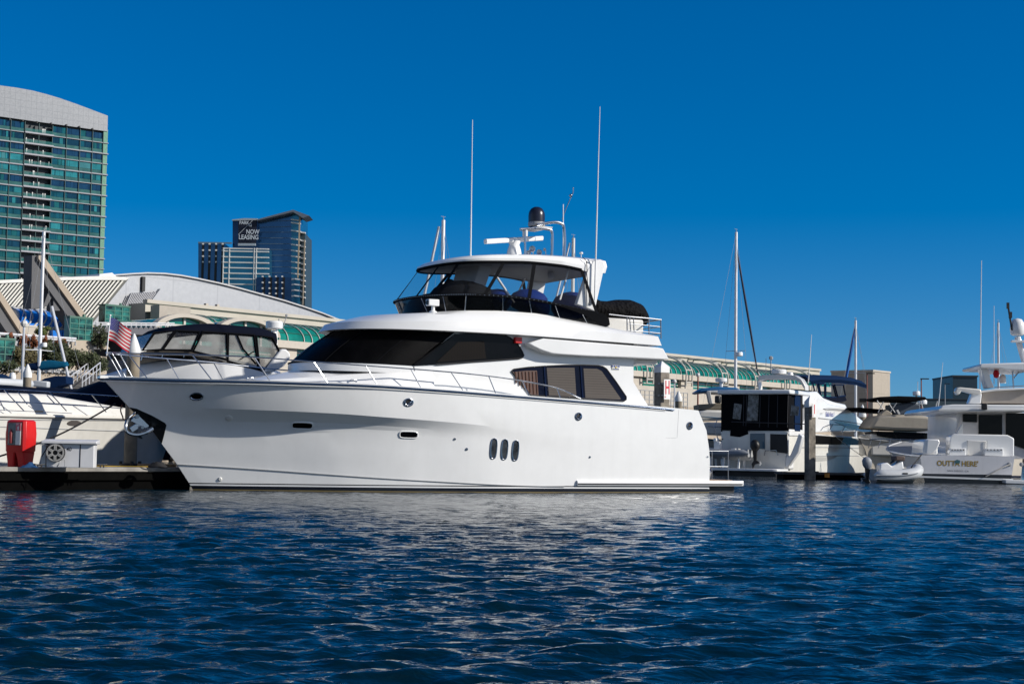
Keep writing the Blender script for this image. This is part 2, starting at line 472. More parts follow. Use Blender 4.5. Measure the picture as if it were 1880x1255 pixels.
# the convention centre's long front runs away to the right; everything ashore is squared to it
FF = Fr(17.4, 225.0, 50.96)
def struct(mb, name, mat, fr=None, **k):
    o = mb.build(name, mat, None, **k); o['kind'] = 'structure'
    if fr is not None:
        o.location = (fr.o[0], fr.o[1], 0); o.rotation_euler = (0, 0, R(fr.deg))
    return o
PAVE = M('promenade_paving', (0.12, 0.11, 0.10), 0.9, var=0.15, scale=0.4)
b = MB()
b.prism([(-420, -26, -2), (900, -26, -2), (900, 900, -2), (-420, 900, -2)], (0, 0, 4.2))
struct(b, 'ground', PAVE, FF)
ROCK = M('riprap_rock', (0.34, 0.28, 0.21), 0.95, var=0.5, scale=1.5, bump=1.0, bscale=2.5)
b = MB()
for k in range(900):
    s = random.uniform(-200, 160); q = random.random()
    rr = random.uniform(0.4, 1.0)
    c = Vector((s, -26.6 - 5.5 * q, 2.0 - 2.6 * q))
    n0 = len(b.v)
    b.ball(c, rr, n=6, sc=(random.uniform(.7, 1.3), random.uniform(.7, 1.3), random.uniform(.6, 1)))
    for i in range(n0, len(b.v)):
        v = Vector(b.v[i]); b.v[i] = tuple(v + Vector((random.uniform(-.18, .18), random.uniform(-.18, .18), random.uniform(-.18, .18))) * rr)
o = struct(b, 'riprap_bank', ROCK, FF, smooth=0)
# ================================================================== THE WHITE MOTOR YACHT
from mathutils.bvhtree import BVHTree
YF = Fr(4.951, 50.852, 209.0)
yacht = thing('motor_yacht', 'large white motor yacht with black flybridge enclosure moored in the foreground, bow to the left', 'yacht', YF)
def mir(p): return Vector((p[0], -p[1], p[2]))
def zon(s, t, pc, z=2.0):
    """height at which the point (s, t) lies on the measured outline pc"""
    for _ in range(6):
        x, y = YF.pr((s, t, z)); w = YF.W((s, t, z))
        z += (y - pc(x)) * w.y / F
    return z
def hull_lines():
    SH = curve([(100, 689.5), (185, 691), (320, 694.5), (460, 697), (570, 700.5), (670, 704), (800, 712.5), (920, 722), (1075, 734.5), (1223, 747), (1281, 753), (1400, 764)])
    UP = curve([(150, 742), (237, 745), (353, 748.5), (491, 753), (619, 759), (700, 765), (840, 776), (945, 787), (1034, 796), (1300, 826)])
    LO = curve([(200, 780), (285, 790), (304, 791), (385, 797), (449, 797.5), (502, 796), (600, 794), (700, 797), (840, 806), (1000, 820), (1300, 846)])
    CN = curve([(200, 846), (325, 852), (470, 861), (700, 877.5), (823, 884.6), (954, 891), (1300, 898)])
    T = {
        'sheer': (0.45, 18.17, [(0, 2.46), (.25, 2.55), (.45, 2.55), (.6, 2.42), (.72, 2.12), (.82, 1.66), (.9, 1.1), (.96, .52), (1, .04)], SH),
        'up': (0.03, 17.42, [(0, 2.455), (.25, 2.545), (.45, 2.52), (.6, 2.34), (.72, 1.98), (.82, 1.46), (.9, .88), (.96, .37), (1, .03)], UP),
        'lo': (0.0, 16.75, [(0, 2.45), (.25, 2.53), (.45, 2.46), (.6, 2.12), (.72, 1.64), (.82, 1.06), (.9, .58), (.96, .24), (1, .02)], LO),
        'chine': (0.0, 16.02, [(0, 2.42), (.25, 2.50), (.45, 2.42), (.6, 2.08), (.72, 1.60), (.82, 1.04), (.9, .575), (.96, .24), (1, .02)], CN),
        'water': (0.0, 15.54, [(0, 2.42), (.25, 2.49), (.45, 2.42), (.6, 2.12), (.72, 1.68), (.82, 1.13), (.9, .66), (.96, .29), (1, .02)], None),
        'keel': (0.0, 14.9, [(0, 1.9), (.25, 1.9), (.45, 1.8), (.6, 1.4), (.72, 1.0), (.82, .6), (.9, .35), (.96, .15), (1, .02)], None)}
    U = [1 - (1 - k / 70) ** 1.25 for k in range(71)]
    out = {}
    for k, (s0, s1, tp, pc) in T.items():
        tf = curve(tp); row = []
        for u in U:
            s, t = lerp(s0, s1, u), tf(u)
            z = 0.0 if k == 'water' else -0.6 if k == 'keel' else zon(s, t, pc)
            row.append(Vector((s, t, z)))
        out[k] = row
    return U, out
HU, HL = hull_lines()
def build_hull():
    b = MB(); rows = []
    for i in range(len(HU)):
        k, w, c, l, u, s = (HL[q][i] for q in ('keel', 'water', 'chine', 'lo', 'up', 'sheer'))
        P = [k, w, c]
        for a in (.33, .66): P.append(c.lerp(l, a))
        P.append(l)
        for a in (.25, .5, .75):
            q = l.lerp(u, a); q.y -= 0.10 * math.sin(math.pi * a) * min(1, max(0, (HU[i] - .4) / .3)) * min(1, (1 - HU[i]) / .15)
            P.append(q)
        q = u.lerp(s, .5); q.x -= .10 * max(0, 1 - HU[i] / .12)
        P += [u, q, s]
        rows.append(P)
    b.loft(rows); b.loft([[mir(p) for p in r] for r in rows])
    a, c = rows[0], [mir(p) for p in rows[0]]
    b.loft([a, c])
    return b, rows
hb, hrows = build_hull()
HULLM = banded('yacht_hull_paint', (0.80, 0.80, 0.79), [(0.03, (0.16, 0.12, 0.05)), (0.125, (0.008, 0.009, 0.014)), (0.17, (0.75, 0.75, 0.75)), (0.20, (0.01, 0.01, 0.014))], 0.18, 0.5, var=0.02, streak=0.05)
_n = HULLM.node_tree; _no = _n.nodes.new('ShaderNodeTexNoise'); _no.inputs['Scale'].default_value = .9; _no.inputs['Detail'].default_value = 2
_tc = _n.nodes.new('ShaderNodeTexCoord'); _n.links.new(_tc.outputs['Object'], _no.inputs['Vector'])
_b = _n.nodes.new('ShaderNodeBump'); _b.inputs['Strength'].default_value = .25; _b.inputs['Distance'].default_value = .02
_n.links.new(_no.outputs['Fac'], _b.inputs['Height']); _n.links.new(_b.outputs[0], _n.nodes['Principled BSDF'].inputs['Coat Normal'])
hb.build('hull', HULLM, yacht, smooth=11)
port = MB(); port.loft(hrows)
tree = BVHTree.FromPolygons([Vector(v) for v in port.v], port.f)
def hit(px, py):
    o = YF.L((0, 0, CH)); d = YF.dl(ray(px, py)).normalized()
    loc, n, i, dist = tree.ray_cast(o, d)
    if loc is None: return hit(px - (1 if px > 700 else -1), py)
    if n.dot(d) > 0: n = -n
    return loc, n
def patch(b, pxs, out=0.012, m=0, both=False):
    hs = [hit(*p) for p in pxs]
    A = [p + n * out for p, n in hs]; Bk = [p - n * 0.02 for p, n in hs]; n = len(A)
    for f in ((lambda p: p), mir) if both else ((lambda p: p),):
        b.add([f(p) for p in A] + [f(p) for p in Bk], [tuple(range(n))] + [(i, (i + 1) % n, n + (i + 1) % n, n + i) for i in range(n)], m)
def oval(cx, cy, rx, ry, n=20, rot=0.0, p=2.0):
    out = []
    for k in range(n):
        a = 2 * math.pi * k / n; c, s = math.cos(a), math.sin(a)
        x = rx * math.copysign(abs(c) ** (2 / p), c); y = ry * math.copysign(abs(s) ** (2 / p), s)
        out.append((cx + x * math.cos(rot) - y * math.sin(rot), cy + x * math.sin(rot) + y * math.cos(rot)))
    return out
def ring_on_hull(b, pxs, r, out=0.015, m=0):
    P = [h[0] + h[1] * out for h in (hit(*p) for p in pxs)]
    b.tube(P, r, 6, m, True)
# deck, rub rail and side fittings
b = MB()
dr = []
for p in HL['sheer']:
    t = max(p.y - 0.03, 0.005); z = p.z - 0.03
    dr.append([Vector((p.x, t, z)), Vector((p.x, t * .5, z + .05)), Vector((p.x, 0, z + .07)), Vector((p.x, -t * .5, z + .05)), Vector((p.x, -t, z))])
b.loft(dr); b.build('deck', WHITE, yacht)
b = MB()
rr = [p + Vector((0, .02, -0.062)) for p in HL['sheer'] if p.x > 1.35]
nose = rr[-1] + Vector((.05, -.03, 0))
path = rr + [Vector((nose.x, 0, nose.z))] + [mir(p) for p in rr[::-1]]
rows = []
for i, p in enumerate(path):
    d = (path[min(i + 1, len(path) - 1)] - path[max(i - 1, 0)]); d.z = 0; d.normalize()
    nrm = Vector((d.y, -d.x, 0))
    if nrm.dot(Vector((0, p.y, 0)) if abs(p.y) > 1e-6 else Vector((1, 0, 0))) < 0: nrm = -nrm
    rows.append([p + nrm * (.035 * math.cos(a)) + Vector((0, 0, .030 * math.sin(a))) for a in [2 * math.pi * k / 8 for k in range(8)]])
b.loft(rows, 0, True, True)
b.build('rub_rail', M('rub_rail_navy', (.02, .05, .11), .18, .3), yacht, smooth=60)
b = MB()
for off, r in ((-.115, .016),):
    b.tube([p + Vector((0, .012, off)) for p in HL['sheer'] if p.x > 1.4][::2], r, 6)
    b.tube([mir(p + Vector((0, .012, off))) for p in HL['sheer'] if p.x > 1.4][::2], r, 6)
b.build('sheer_moulding', WHITE, yacht)
b = MB()
cl = [p + Vector((0, .018, 0)) for p in HL['chine'] if p.x > 5.2]
for f in ((lambda p: p), mir): b.tube([f(p) for p in cl[::2] + [cl[-1]]], .014, 6)
b.build('spray_strake', GREYP, yacht)
b = MB()                                       # heavy white guard along the after waterline and the swim platform
gp = [p for p in HL['water'] if p.x < 5.0]
g0, g1 = YF.side(978, 888, 2.47).z, .22
for f in ((lambda p: p), mir):
    rows = [[f(Vector((p.x - (1.25 if i == 0 else 0), p.y + o + .02, z))) for o, z in ((-.05, .20), (.06, .215), (.07, .30), (.05, .36), (-.06, .37))] for i, p in enumerate(gp)]
    b.loft(rows, 0, True, True)
b.build('side_guard', WHITE, yacht)
b = MB()
for f in ((lambda p: p), mir): b.tube([f(Vector((p.x - (1.2 if i == 0 else 0), p.y + .095, .262))) for i, p in enumerate(gp)], .02, 6)
b.build('guard_insert', BLACK, yacht)
b = MB()
q = [(0.05, -2.42), (-1.12, -2.38), (-1.27, -2.1), (-1.27, 2.1), (-1.12, 2.38), (0.05, 2.42)]
b.prism([(x, y, .2) for x, y in q], (0, 0, .17)); b.build('swim_platform', WHITE, yacht, bevel=.02)
b = MB(); b.prism([(x * .96, y * .95, -.3) for x, y in q], (0, 0, .5)); b.build('platform_base', BLACK, yacht)
b = MB(); b.prism([(x * .9 - .02, y * .93, .37) for x, y in q], (0, 0, .015)); b.build('teak_decking', M('teak', (.30, .20, .12), .8), yacht)
b = MB()
rail_pts = [YF.side(1316, 826.5, 2.0), YF.side(1352, 829, 1.7)]
for s, t in ((-.22, 2.05), (-1.0, 2.05), (-1.0, 1.2)):
    b.tube([(s, t, .37), (s, t, 1.28)], .012); b.tube([(s, t, .372), (s, t, .40)], .05)
for z in (.80, 1.28): b.tube([(-.2, 2.05, z), (-1.0, 2.05, z), (-1.0, 1.2, z)], .011)
RAILG = M('brushed_rail', (.26, .27, .29), .45, 1.0)
b.build('platform_rail', RAILG, yacht)
# hull openings
for nm, o, mt in (('porthole', oval(361, 727, 11.5, 6.2), DGLASS),):
    b = MB(); patch(b, o, .012); g = b.build(nm, mt, yacht)
    b = MB(); ring_on_hull(b, o, .022); b.build('rim', STEEL, g)
for cx, cy, rot in ((906, 823, .02), (926, 824.5, .02), (946, 826.5, .02)):
    o = oval(cx, cy, 5.6, 18.5, 24, rot + .06, 2.8)
    b = MB(); patch(b, o, .012); g = b.build('porthole', M('porthole_glass', (.05, .055, .06), .08, var=.6, scale=4), yacht)
    b = MB(); ring_on_hull(b, o, .018); b.build('rim', STEEL, g)
for cx, cy, rx in ((555, 780.5, 19), (750, 797.5, 16.5)):
    o = oval(cx, cy, rx, 6.2, 24, .03, 4)
    b = MB(); patch(b, o, .012); g = b.build('hull_window', DGLASS, yacht)
    b = MB(); ring_on_hull(b, o, .018, .012); b.build('rim', WHITE, g)
for cx, cy, rx, ry in ((750, 738, 7.5, 6.3), (1062, 764, 5, 6), (1266, 781, 4.2, 5.8)):
    o = oval(cx, cy, rx, ry)
    b = MB(); patch(b, o, .008); g = b.build('hawse_hole', BLACK, yacht)
    b = MB(); ring_on_hull(b, o, .028, .01)
    p, n = hit(cx + 1, cy + 1); 
    for f in ((lambda p: p),): b.tube([f(p + n * .02 + Vector((.07, 0, -.05))), f(p + n * .05), f(p + n * .02 + Vector((-.07, 0, .05)))], .02)
    b.build('rim', STEEL, g)
for cx, cy, r in ((420, 767, 7), (835, 805.5, 2.6), (857, 824, 3), (404, 879, 4), (1083, 838.5, 2.4), (1299, 838, 2)):
    b = MB(); p, n = hit(cx, cy)
    for f in ((lambda p: p),): b.lathe(f(p), [(r * .0145, -.01), (r * .0145, .012), (r * .009, .03), (r * .004, .03)], 12, axis=f(n))
    b.build('drain_fitting', OFFW if r > 3.5 else STEEL, yacht)
b = MB()                                       # outline of the boarding door in the topsides
for a, c in (((1222, 803), (1242, 803.5)), ((1243, 803), (1246.2, 752))):
    h = [hit(lerp(a[0], c[0], k / 6), lerp(a[1], c[1], k / 6)) for k in range(7)]
    b.tube([p + n * .001 for p, n in h], .004, 5)
b.build('door_seam', M('seam_pale', (.45, .45, .46), .5), yacht)
# anchor pocket, anchor
b = MB(); stem = lambda py: (lerp(185, 297, (py - 692) / 123.0) + 1.5, py)
patch(b, [stem(747), (237, 747.5), (251, 750), (280, 763), (303, 776), (305.5, 780), (301, 800), (297, 814), stem(806), stem(788), stem(768)], .012)
b.build('anchor_pocket', M('black_pocket', (.006, .006, .007), .3), yacht)
b = MB()
A = lambda x, y, t=0.0: YF.side(x, y, t)
for t in (.26, -.26):
    b.tube(catmull([A(248, 757, t * .3), A(236, 768, t * .6), A(231, 782, t), A(234, 793, t), A(250, 797.5, t), A(266, 794, t), A(280, 786, t * .9)], 5), [.03] * 6 + [.05] * 20 + [.06] * 5, 8)
b.loft([[A(236, 770, .15), A(231, 784, .24), A(234, 794, .24), A(252, 797, .2)], [A(236, 770, -.15), A(231, 784, -.24), A(234, 794, -.24), A(252, 797, -.2)]])
b.prism([A(243, 798, .05), A(262, 805, .02), A(256, 796, .1)], (0, -.2, 0))
b.build('anchor', M('anchor_steel', (.30, .32, .35), .2, 1.0), yacht)
b = MB()
b.beam(A(284, 762), A(240, 789), .07, .13); b.tube([A(252, 764, .12), A(252, 764, -.12)], .055, 10); b.tube([A(262, 784, .2), A(262, 784, -.2)], .045, 10); b.prism([A(252, 760, .05), A(276, 777, .05), A(270, 786, .05), A(240, 772, .05)], (0, -.1, 0))
b.build('anchor_shank', M('anchor_steel', (.30, .32, .35), .2, 1.0), yacht)

# ---- bow rail
sh_t = curve(sorted([(p.x, p.y) for p in HL['sheer']])); sh_z = curve(sorted([(p.x, p.z) for p in HL['sheer']]))
def on_edge(px, py, inset):
    t = 1.5
    for _ in range(12):
        p = YF.side(px, py, t); t = lerp(t, max(sh_t(min(p.x, 18.1)) - inset, .05), .7)
    return YF.side(px, py, t)
tops = [(234, 648.5), (353, 651), (467, 655.5), (576, 664), (671, 671), (754, 677), (828, 683), (897, 690), (959, 699), (1022, 712)]
base_x = [272, 390, 497, 603, 694, 774, 852, 911, 972, 1030]
b = MB(); line = []
for (x, y), bx in zip(tops, base_x):
    p = on_edge(x, y, .10); line.append(p)
    by = 690 + (bx - 200) * .035; q = None
    for _ in range(8):
        q = on_edge(bx, by, .10); zz = sh_z(q.x); xx, yy = YF.pr((q.x, q.y, zz)); by = yy
    q = Vector((q.x, q.y, sh_z(q.x) - .04))
    for f in ((lambda p: p), mir):
        b = MB(); b.tube([f(p), f(q)], .016); b.tube([f(q), f(q + Vector((0, 0, .03)))], .04); b.build('rail_stanchion', STEEL, yacht)
end = YF.side(1066, 731, 2.25)
tip = YF.side(196, 647.5, 0.0)
half = [line[0].lerp(tip, .45) + Vector((0, .18, 0))] + line + [end]
half = catmull(half, 4)
b = MB(); loop = half[::-1] + catmull([half[0], Vector((tip.x - .03, .16, tip.z)), Vector((tip.x - .03, -.16, tip.z)), mir(half[0])], 4)[1:-1] + [mir(p) for p in half]
b.tube(loop, .019, 8); b.build('bow_rail', STEEL, yacht)
b = MB()
for s in (1, -1):
    b.tube([Vector((tip.x - .08, .2 * s, tip.z)), Vector((17.55, .2 * s, sh_z(17.5)))], .016)
b.build('bow_pulpit', STEEL, yacht)
b = MB(); b.beam((18.22, 0, 2.985), (17.3, 0, 3.0), .3, .06); b.build('bow_roller', WHITE, yacht)

# ---- coachroof on the foredeck
b = MB(); rows = []
eZ = curve([(400, 700), (480, 697.5), (560, 692.5), (700, 683), (760, 678), (840, 672)])
for k in range(26):
    s = lerp(14.9, 9.3, k / 25); te = min(sh_t(s) - .42, lerp(.95, 1.93, min(1, (14.9 - s) / 4.2)))
    ze = zon(s, te, eZ, 3.2); u = (14.9 - s) / 5.6
    zc = ze + .30 * min(1, u * 2.2) * (1 if u < .6 else 1) * (1 - .35 * u)
    zd = sh_z(s) - .05
    hp = [(te + .20, zd), (te + .03, ze - .05), (te - .03, ze), (te * .62, lerp(ze, zc, .62)), (te * .3, lerp(ze, zc, .93))]
    rows.append([Vector((s, t, z)) for t, z in hp] + [Vector((s, 0, zc))] + [Vector((s, -t, z)) for t, z in hp[::-1]])
b.loft(rows); b.poly(rows[0][::-1]); b.build('foredeck_coachroof', WHITE, yacht, smooth=25)
b = MB()
hp = YF.side(583, 671, .3); b.box((12.15, -.2, rows[12][5].z + .02), (.62, .62, .06)); b.build('deck_hatch', SMOKE, yacht, bevel=.02)
b = MB()
for cx, cy in ((459, 696.5), (649, 700.5), (702, 703)):
    b = MB(); p = on_edge(cx, cy, .5); b.tube([p + Vector((-.1, 0, 0)), p + Vector((-.08, 0, .05)), p + Vector((.08, 0, .05)), p + Vector((.1, 0, 0))], .018); b.build('deck_cleat', STEEL, yacht)

# ---- saloon house with its wrap-round windscreen
def S(px, py, t): return YF.side(px, py, t)
TW = 2.0
zt = 4.56
side = [S(760, 671, 1.95), S(836, 613, 1.88)]
c_bot, c_top = side
outl = [(c_bot.x, c_bot.z), (c_top.x, zt), (7.0, zt), (2.54, zt - .02), (2.54, 3.81), (2.54, 3.33), (1.99, 2.61), (1.78, 2.46), (9.6, 2.46)]
outl_t = [1.95, 1.88, 1.97, 2.0, 2.0, 2.0, 2.0, 2.0, 2.0]
b = MB()
for f in ((lambda p: p), mir): b.poly([f(Vector((s, t, z))) for (s, z), t in zip(outl, outl_t)])
b.loft([[Vector((2.54, 2.0, zt - .02)), Vector((2.54, -2.0, zt - .02))], [Vector((2.54, 2.0, 2.3)), Vector((2.54, -2.0, 2.3))]])
for f in ((lambda p: p), mir):                  # after wing walls have thickness
    b.prism([f(Vector((2.54, 1.99, zt - .03))), f(Vector((2.54, 1.99, 3.33))), f(Vector((1.99, 1.99, 2.61))), f(Vector((1.78, 1.99, 2.46))), f(Vector((2.9, 1.99, 2.46))), f(Vector((2.9, 1.99, zt - .03)))], (0, f(Vector((0, -.14, 0))).y, 0))
house = b.build('saloon_house', WHITE, yacht, smooth=20)
cb, ct = S(536, 664, -.5), S(612, 608.5, -.4)
def wrap(front, corner, half, zf, zc, n=18, p=2.3):
    P = []
    for i in range(n + 1):
        a = math.pi / 2 * i / n
        w = math.cos(a) ** (2 / p); s = corner + (front - corner) * w
        P.append(Vector((s, half * math.sin(a) ** (2 / p), lerp(zc, zf, w))))
    return [mir(q) for q in P[:0:-1]] + P
bot = wrap(12.72, c_bot.x, 1.95, 3.60, c_bot.z + .01); top = wrap(11.45, c_top.x, 1.88, zt, zt)
b = MB(); rws = []
for k in range(6):
    u = k / 5; rws.append([p.lerp(q, u) + Vector((.05, 0, .03)) * math.sin(math.pi * u) for p, q in zip(bot, top)])
b.loft(rws); ws = b.build('windscreen', MESHC, house, label='raked wrap-round windscreen under a black mesh cover')
b = MB()
for i in (4, 11, 18, 25, 32): b.tube([r[i] + Vector((.012, 0, .012)) for r in rws], .012, 5)
b.tube([p + Vector((.02, 0, .0)) for p in bot], .02, 6); b.tube([c_bot + Vector((0, .015, .02)), c_top + Vector((0, .015, -.03))], .045, 8)
b.build('cover_seam', CANV, ws)
b = MB()                                        # white sill between coachroof and glass
sill = [p + Vector((.03 if abs(p.y) < 1.9 else .0, .02 if p.y > 1.8 else -.02 if p.y < -1.8 else 0, -.25)) for p in bot]
b.loft([bot, [p.lerp(q, .2) + Vector((.02, 0, 0)) for p, q in zip(bot, sill)], sill]); b.build('windscreen_sill', WHITE, house)
for i, (x0, y0, x1, y1) in enumerate(((608, 669, 657, 620), (622, 671, 650, 628))):
    b = MB(); p, q = S(x0, y0, .9), S(x1, y1, .85); n = Vector((.10, .02, .06))
    b.tube([p + n, q + n], .016); q2 = q + n * .6; d = (q - p).normalized()
    b.beam(q2 - d * .55 + Vector((0, .18, 0)), q2 + d * .3 - Vector((0, .1, 0)), .02, .04); b.build('wiper', BLACK, house)
def slab(b, pts, out, m=0, thick=.05, both=False):
    P = [Vector(p) + Vector((0, out, 0)) for p in pts]
    b.prism(P, (0, -thick, 0), m)
    if both: b.prism([mir(p) for p in P], (0, thick, 0), m)
# forward side window (runs on from the windscreen)
wpx = [(760, 671.5), (835, 613.5), (862, 610.5), (905, 612), (924, 614.5), (935, 619.5), (944, 626), (952, 635), (958, 645), (961, 652), (959, 656), (952, 658.2), (900, 662), (850, 665.5), (800, 669)]
wl = [S(x, y, lerp(1.95, 1.985, min(1, (x - 760) / 150))) for x, y in wpx]
b = MB(); slab(b, wl, .022); w1 = b.build('side_window', DGLASS, house)
b = MB()
for f in ((lambda p: p),): b.tube([f(p + Vector((0, .02, 0))) for p in wl[3:]], .022, 6)
b.build('window_gasket', BLACK, w1)
b = MB()
cpx = [(800, 665), (840, 628), (888, 626), (892, 658)]
slab(b, [S(x, y, 1.975) + Vector((0, .0, 0)) for x, y in cpx], .026, thick=.004)
b.build('curtain', lined('shaded_curtain', (.007, .005, .0045), (.004, .0035, .0035), .09, .04, axis=0, rough=.5), w1)
MATS['shaded_curtain'].node_tree.nodes['Principled BSDF'].inputs['Specular IOR Level'].default_value = .08
# after side window with curtain and blinds behind dark borders
apx = [(938.5, 681), (943, 677.5), (969, 674), (1000, 671.8), (1036, 670), (1070, 669.8), (1098, 670.8), (1106, 672.5), (1113, 677), (1130, 700), (1149, 728), (1149, 733), (1144.5, 736.2), (1110, 734.5), (1061, 731), (1010, 727.8), (976, 725.8), (970, 722.5), (955, 703)]
al = [S(x, y, TW) for x, y in apx]
b = MB(); slab(b, al, .02); w2 = b.build('saloon_window', M('window_border', (.004, .006, .018), .12, spec=.12), house)
b = MB()
for f in ((lambda p: p),): b.tube([f(p + Vector((0, .02, 0))) for p in al], .02, 6, closed=True)
b.build('window_gasket', BLACK, w2)
b = MB(); slab(b, [S(x, y, TW) for x, y in ((941, 682.5), (966, 680), (985, 680), (988, 725), (974, 724), (957, 702))], .026, thick=.004)
cur = b.build('curtain', M('window_curtain', (.07, .029, .02), .5, var=.1), w2)
b = MB()
for k in range(7):
    x = 945 + k * 6.4; y0, y1 = 682, 703 + k * 4.2 if k < 5 else 723
    for f in ((lambda p: p),): b.tube([f(S(x, y0, TW) + Vector((0, .028, 0))), f(S(x + 2.2, min(y1, 723), TW) + Vector((0, .028, 0)))], .022, 6)
b.build('curtain_folds', M('curtain_fold', (.11, .05, .032), .6), cur)
for q in (((1003, 675), (1054, 674.5), (1057.5, 728.5), (1007, 725.5)), ((1070.5, 676), (1095, 676.5), (1104, 681), (1139, 731.5), (1138, 733), (1074, 730))):
    b = MB(); slab(b, [S(x, y, TW) for x, y in q], .026, thick=.004); b.build('window_blind', BLIND, w2)
for x0, x1 in ((997.5, 1001.5), (1064.5, 1068.5)):
    b = MB()
    for f in ((lambda p: p),): b.tube([f(S(x0, 672, TW) + Vector((0, .03, 0))), f(S(x1, 730, TW) + Vector((0, .03, 0)))], .022, 6)
    b.build('window_mullion', M('navy_trim', (.006, .014, .05), .25, spec=.2), w2)
b = MB(); p = S(951, 624.5, 2.05); b.bb((p.x - .11, 1.97, p.z - .09), (p.x + .11, 2.10, p.z + .09)); b.build('port_navigation_light', RED, house, bevel=.015)
b = MB(); p = S(1130, 674, TW)
b.box((p.x, 2.012, p.z), (.26, .02, .14)); pl = b.build('builder_plate', M('plate_ground', (.75, .74, .62), .5), house)
b = MB()
for k in range(4): b.box((p.x + .12 - k * .075, 2.026, p.z + .03), (.05, .008, .05))
b.box((p.x, 2.026, p.z - .045), (.22, .008, .02)); b.build('plate_marks', M('plate_blue', (.03, .06, .3), .5), pl)
b = MB(); b.ball((p.x, 2.024, p.z - .0), .035, sc=(1, .3, 1)); b.build('plate_emblem', M('plate_gold', (.6, .45, .05), .5), pl)

# ---- flybridge moulding: brow, coaming, floor
def ringhalf(front, corner, half, aft, n=16, ns=14, p=2.4, aft_half=None):
    P = []
    for i in range(n + 1):
        a = math.pi / 2 * i / n
        P.append((corner + (front - corner) * math.cos(a) ** (2 / p), half * math.sin(a) ** (2 / p)))
    for i in range(1, ns + 1):
        u = i / ns; P.append((lerp(corner, aft, u), lerp(half, aft_half or half, u)))
    return P
def full(P, zf): 
    h = [Vector((s, t, zf(s, t))) for s, t in P]
    return [mir(q) for q in h[:0:-1]] + h
CO = curve([(743, 571), (800, 570), (860, 570), (950, 571.5), (1030, 584), (1110, 599), (1150, 606.5), (1192, 614)])
z0 = lambda s, t: lerp(4.45, 4.545, min(1, max(0, (s - 1.7) / 5)))
coz = curve([(s, zon(s, 1.95, CO, 5.2)) for s in (2.2, 3, 4, 5, 6, 7, 8, 8.6, 9.2)])
L0 = full(ringhalf(11.80, 8.2, 2.33, 1.74), z0)
L1 = full(ringhalf(11.62, 8.15, 2.31, 1.86), lambda s, t: z0(s, t) + lerp(.22, .27, min(1, max(0, (11 - s) / 3))))
LM = full(ringhalf(10.75, 8.1, 2.18, 2.03), lambda s, t: lerp(min(coz(min(s, 9.2)), 5.35), z0(s, t) + .27, .42) if s < 8.2 else lerp(lerp(coz(8.2), z0(s, t) + .27, .42), 5.0, (s - 8.2) / 2.55))
L2 = full(ringhalf(9.25, 8.1, 1.95, 2.16), lambda s, t: coz(min(s, 9.0)) + .0)
L3 = full(ringhalf(9.08, 8.0, 1.83, 2.2), lambda s, t: coz(min(s, 9.0)) + .01)
L4 = full(ringhalf(9.02, 7.95, 1.8, 2.2), lambda s, t: 4.72)
b = MB(); b.loft([L0, L1, LM, L2, L3, L4]); b.poly(L4); b.poly(L0[::-1])
for a, c in ((0, 1),):
    pass
for sgn in (0, -1):
    col = [r[sgn] for r in (L0, L1, LM, L2, L3, L4)]
    b.poly(col)
fly = b.build('flybridge_moulding', WHITE, yacht, smooth=28)
# lower overhang: fascia of the boat deck
wg = [(970.6, 630), (984, 625), (998, 621), (1060, 626), (1130, 631.5), (1208, 637.6), (1218, 639.4), (1229, 659.7), (1190, 658.2), (1146, 656), (1080, 653.5), (1030, 650.5), (1014, 649), (995, 643), (980, 636)]
wp = [S(x, y, 2.34) for x, y in wg]
b = MB(); b.prism(wp, (0, -4.68, 0)); b.build('boat_deck_overhang', WHITE, yacht, bevel=.03)
b = MB(); p = S(1162, 662, 1.9); b.box((p.x, 1.86, p.z - .02), (.22, .16, .2)); b.build('deck_light', OFFW, yacht, bevel=.02)
b = MB(); b.bb((2.56, -1.9, 3.9), (1.6, 1.9, 4.02)); b.build('overhang_soffit', OFFW, yacht)

# ---- hardtop, enclosure
HB = curve([(850.6, 480.8), (912, 481.5), (950, 481.5), (1000, 485), (1044, 490.5), (1077, 498)])
HT = curve([(800, 473), (866, 468), (912, 466.5), (958, 466.6), (1015, 468.5), (1068, 472), (1098, 476)])
hbz = curve([(s, zon(s, 1.78, HB, 6.6)) for s in (4.1, 5, 6, 7, 7.6)])
htz = curve([(s, zon(s, 1.60, HT, 6.9)) for s in (3.8, 5, 6, 7, 7.6)])
bz = lambda s, t: hbz(max(s, 4.0)) if s < 7.4 else lerp(hbz(7.4), 6.57, (s - 7.4) / 1.5)
tz = lambda s, t: htz(s) if s < 7.4 else lerp(htz(7.4), 6.80, (s - 7.4) / 1.2)
H0 = full(ringhalf(8.58, 7.15, 1.78, 3.45, p=2.6), bz)
H1 = full(ringhalf(8.56, 7.15, 1.80, 3.40, p=2.6), lambda s, t: lerp(bz(s, t), tz(s, t), .45))
H2 = full(ringhalf(8.40, 7.05, 1.74, 3.42, p=2.6), lambda s, t: lerp(bz(s, t), tz(s, t), .85))
H3 = full(ringhalf(8.15, 6.85, 1.58, 3.50, p=2.6), tz)
H4 = full(ringhalf(7.6, 6.4, .8, 3.9, p=2.6), lambda s, t: tz(s, t) + .04)
b = MB(); b.loft([H0, H1, H2, H3, H4]); b.poly(H4); b.poly(H0[::-1], 1)
for i in (0, -1): b.poly([r[i] for r in (H0, H1, H2, H3, H4)])
b.add([r[i] for i in (0, -1) for r in (H0, H1, H2, H3, H4)], [(k, k + 1, k + 6, k + 5) for k in range(4)])
top_o = b.build('hardtop', [WHITE, M('hardtop_lining_shade', (.22, .22, .22), .7)], yacht, smooth=30)  # underside of the white hardtop darkened in colour to stand in for shade
b = MB()
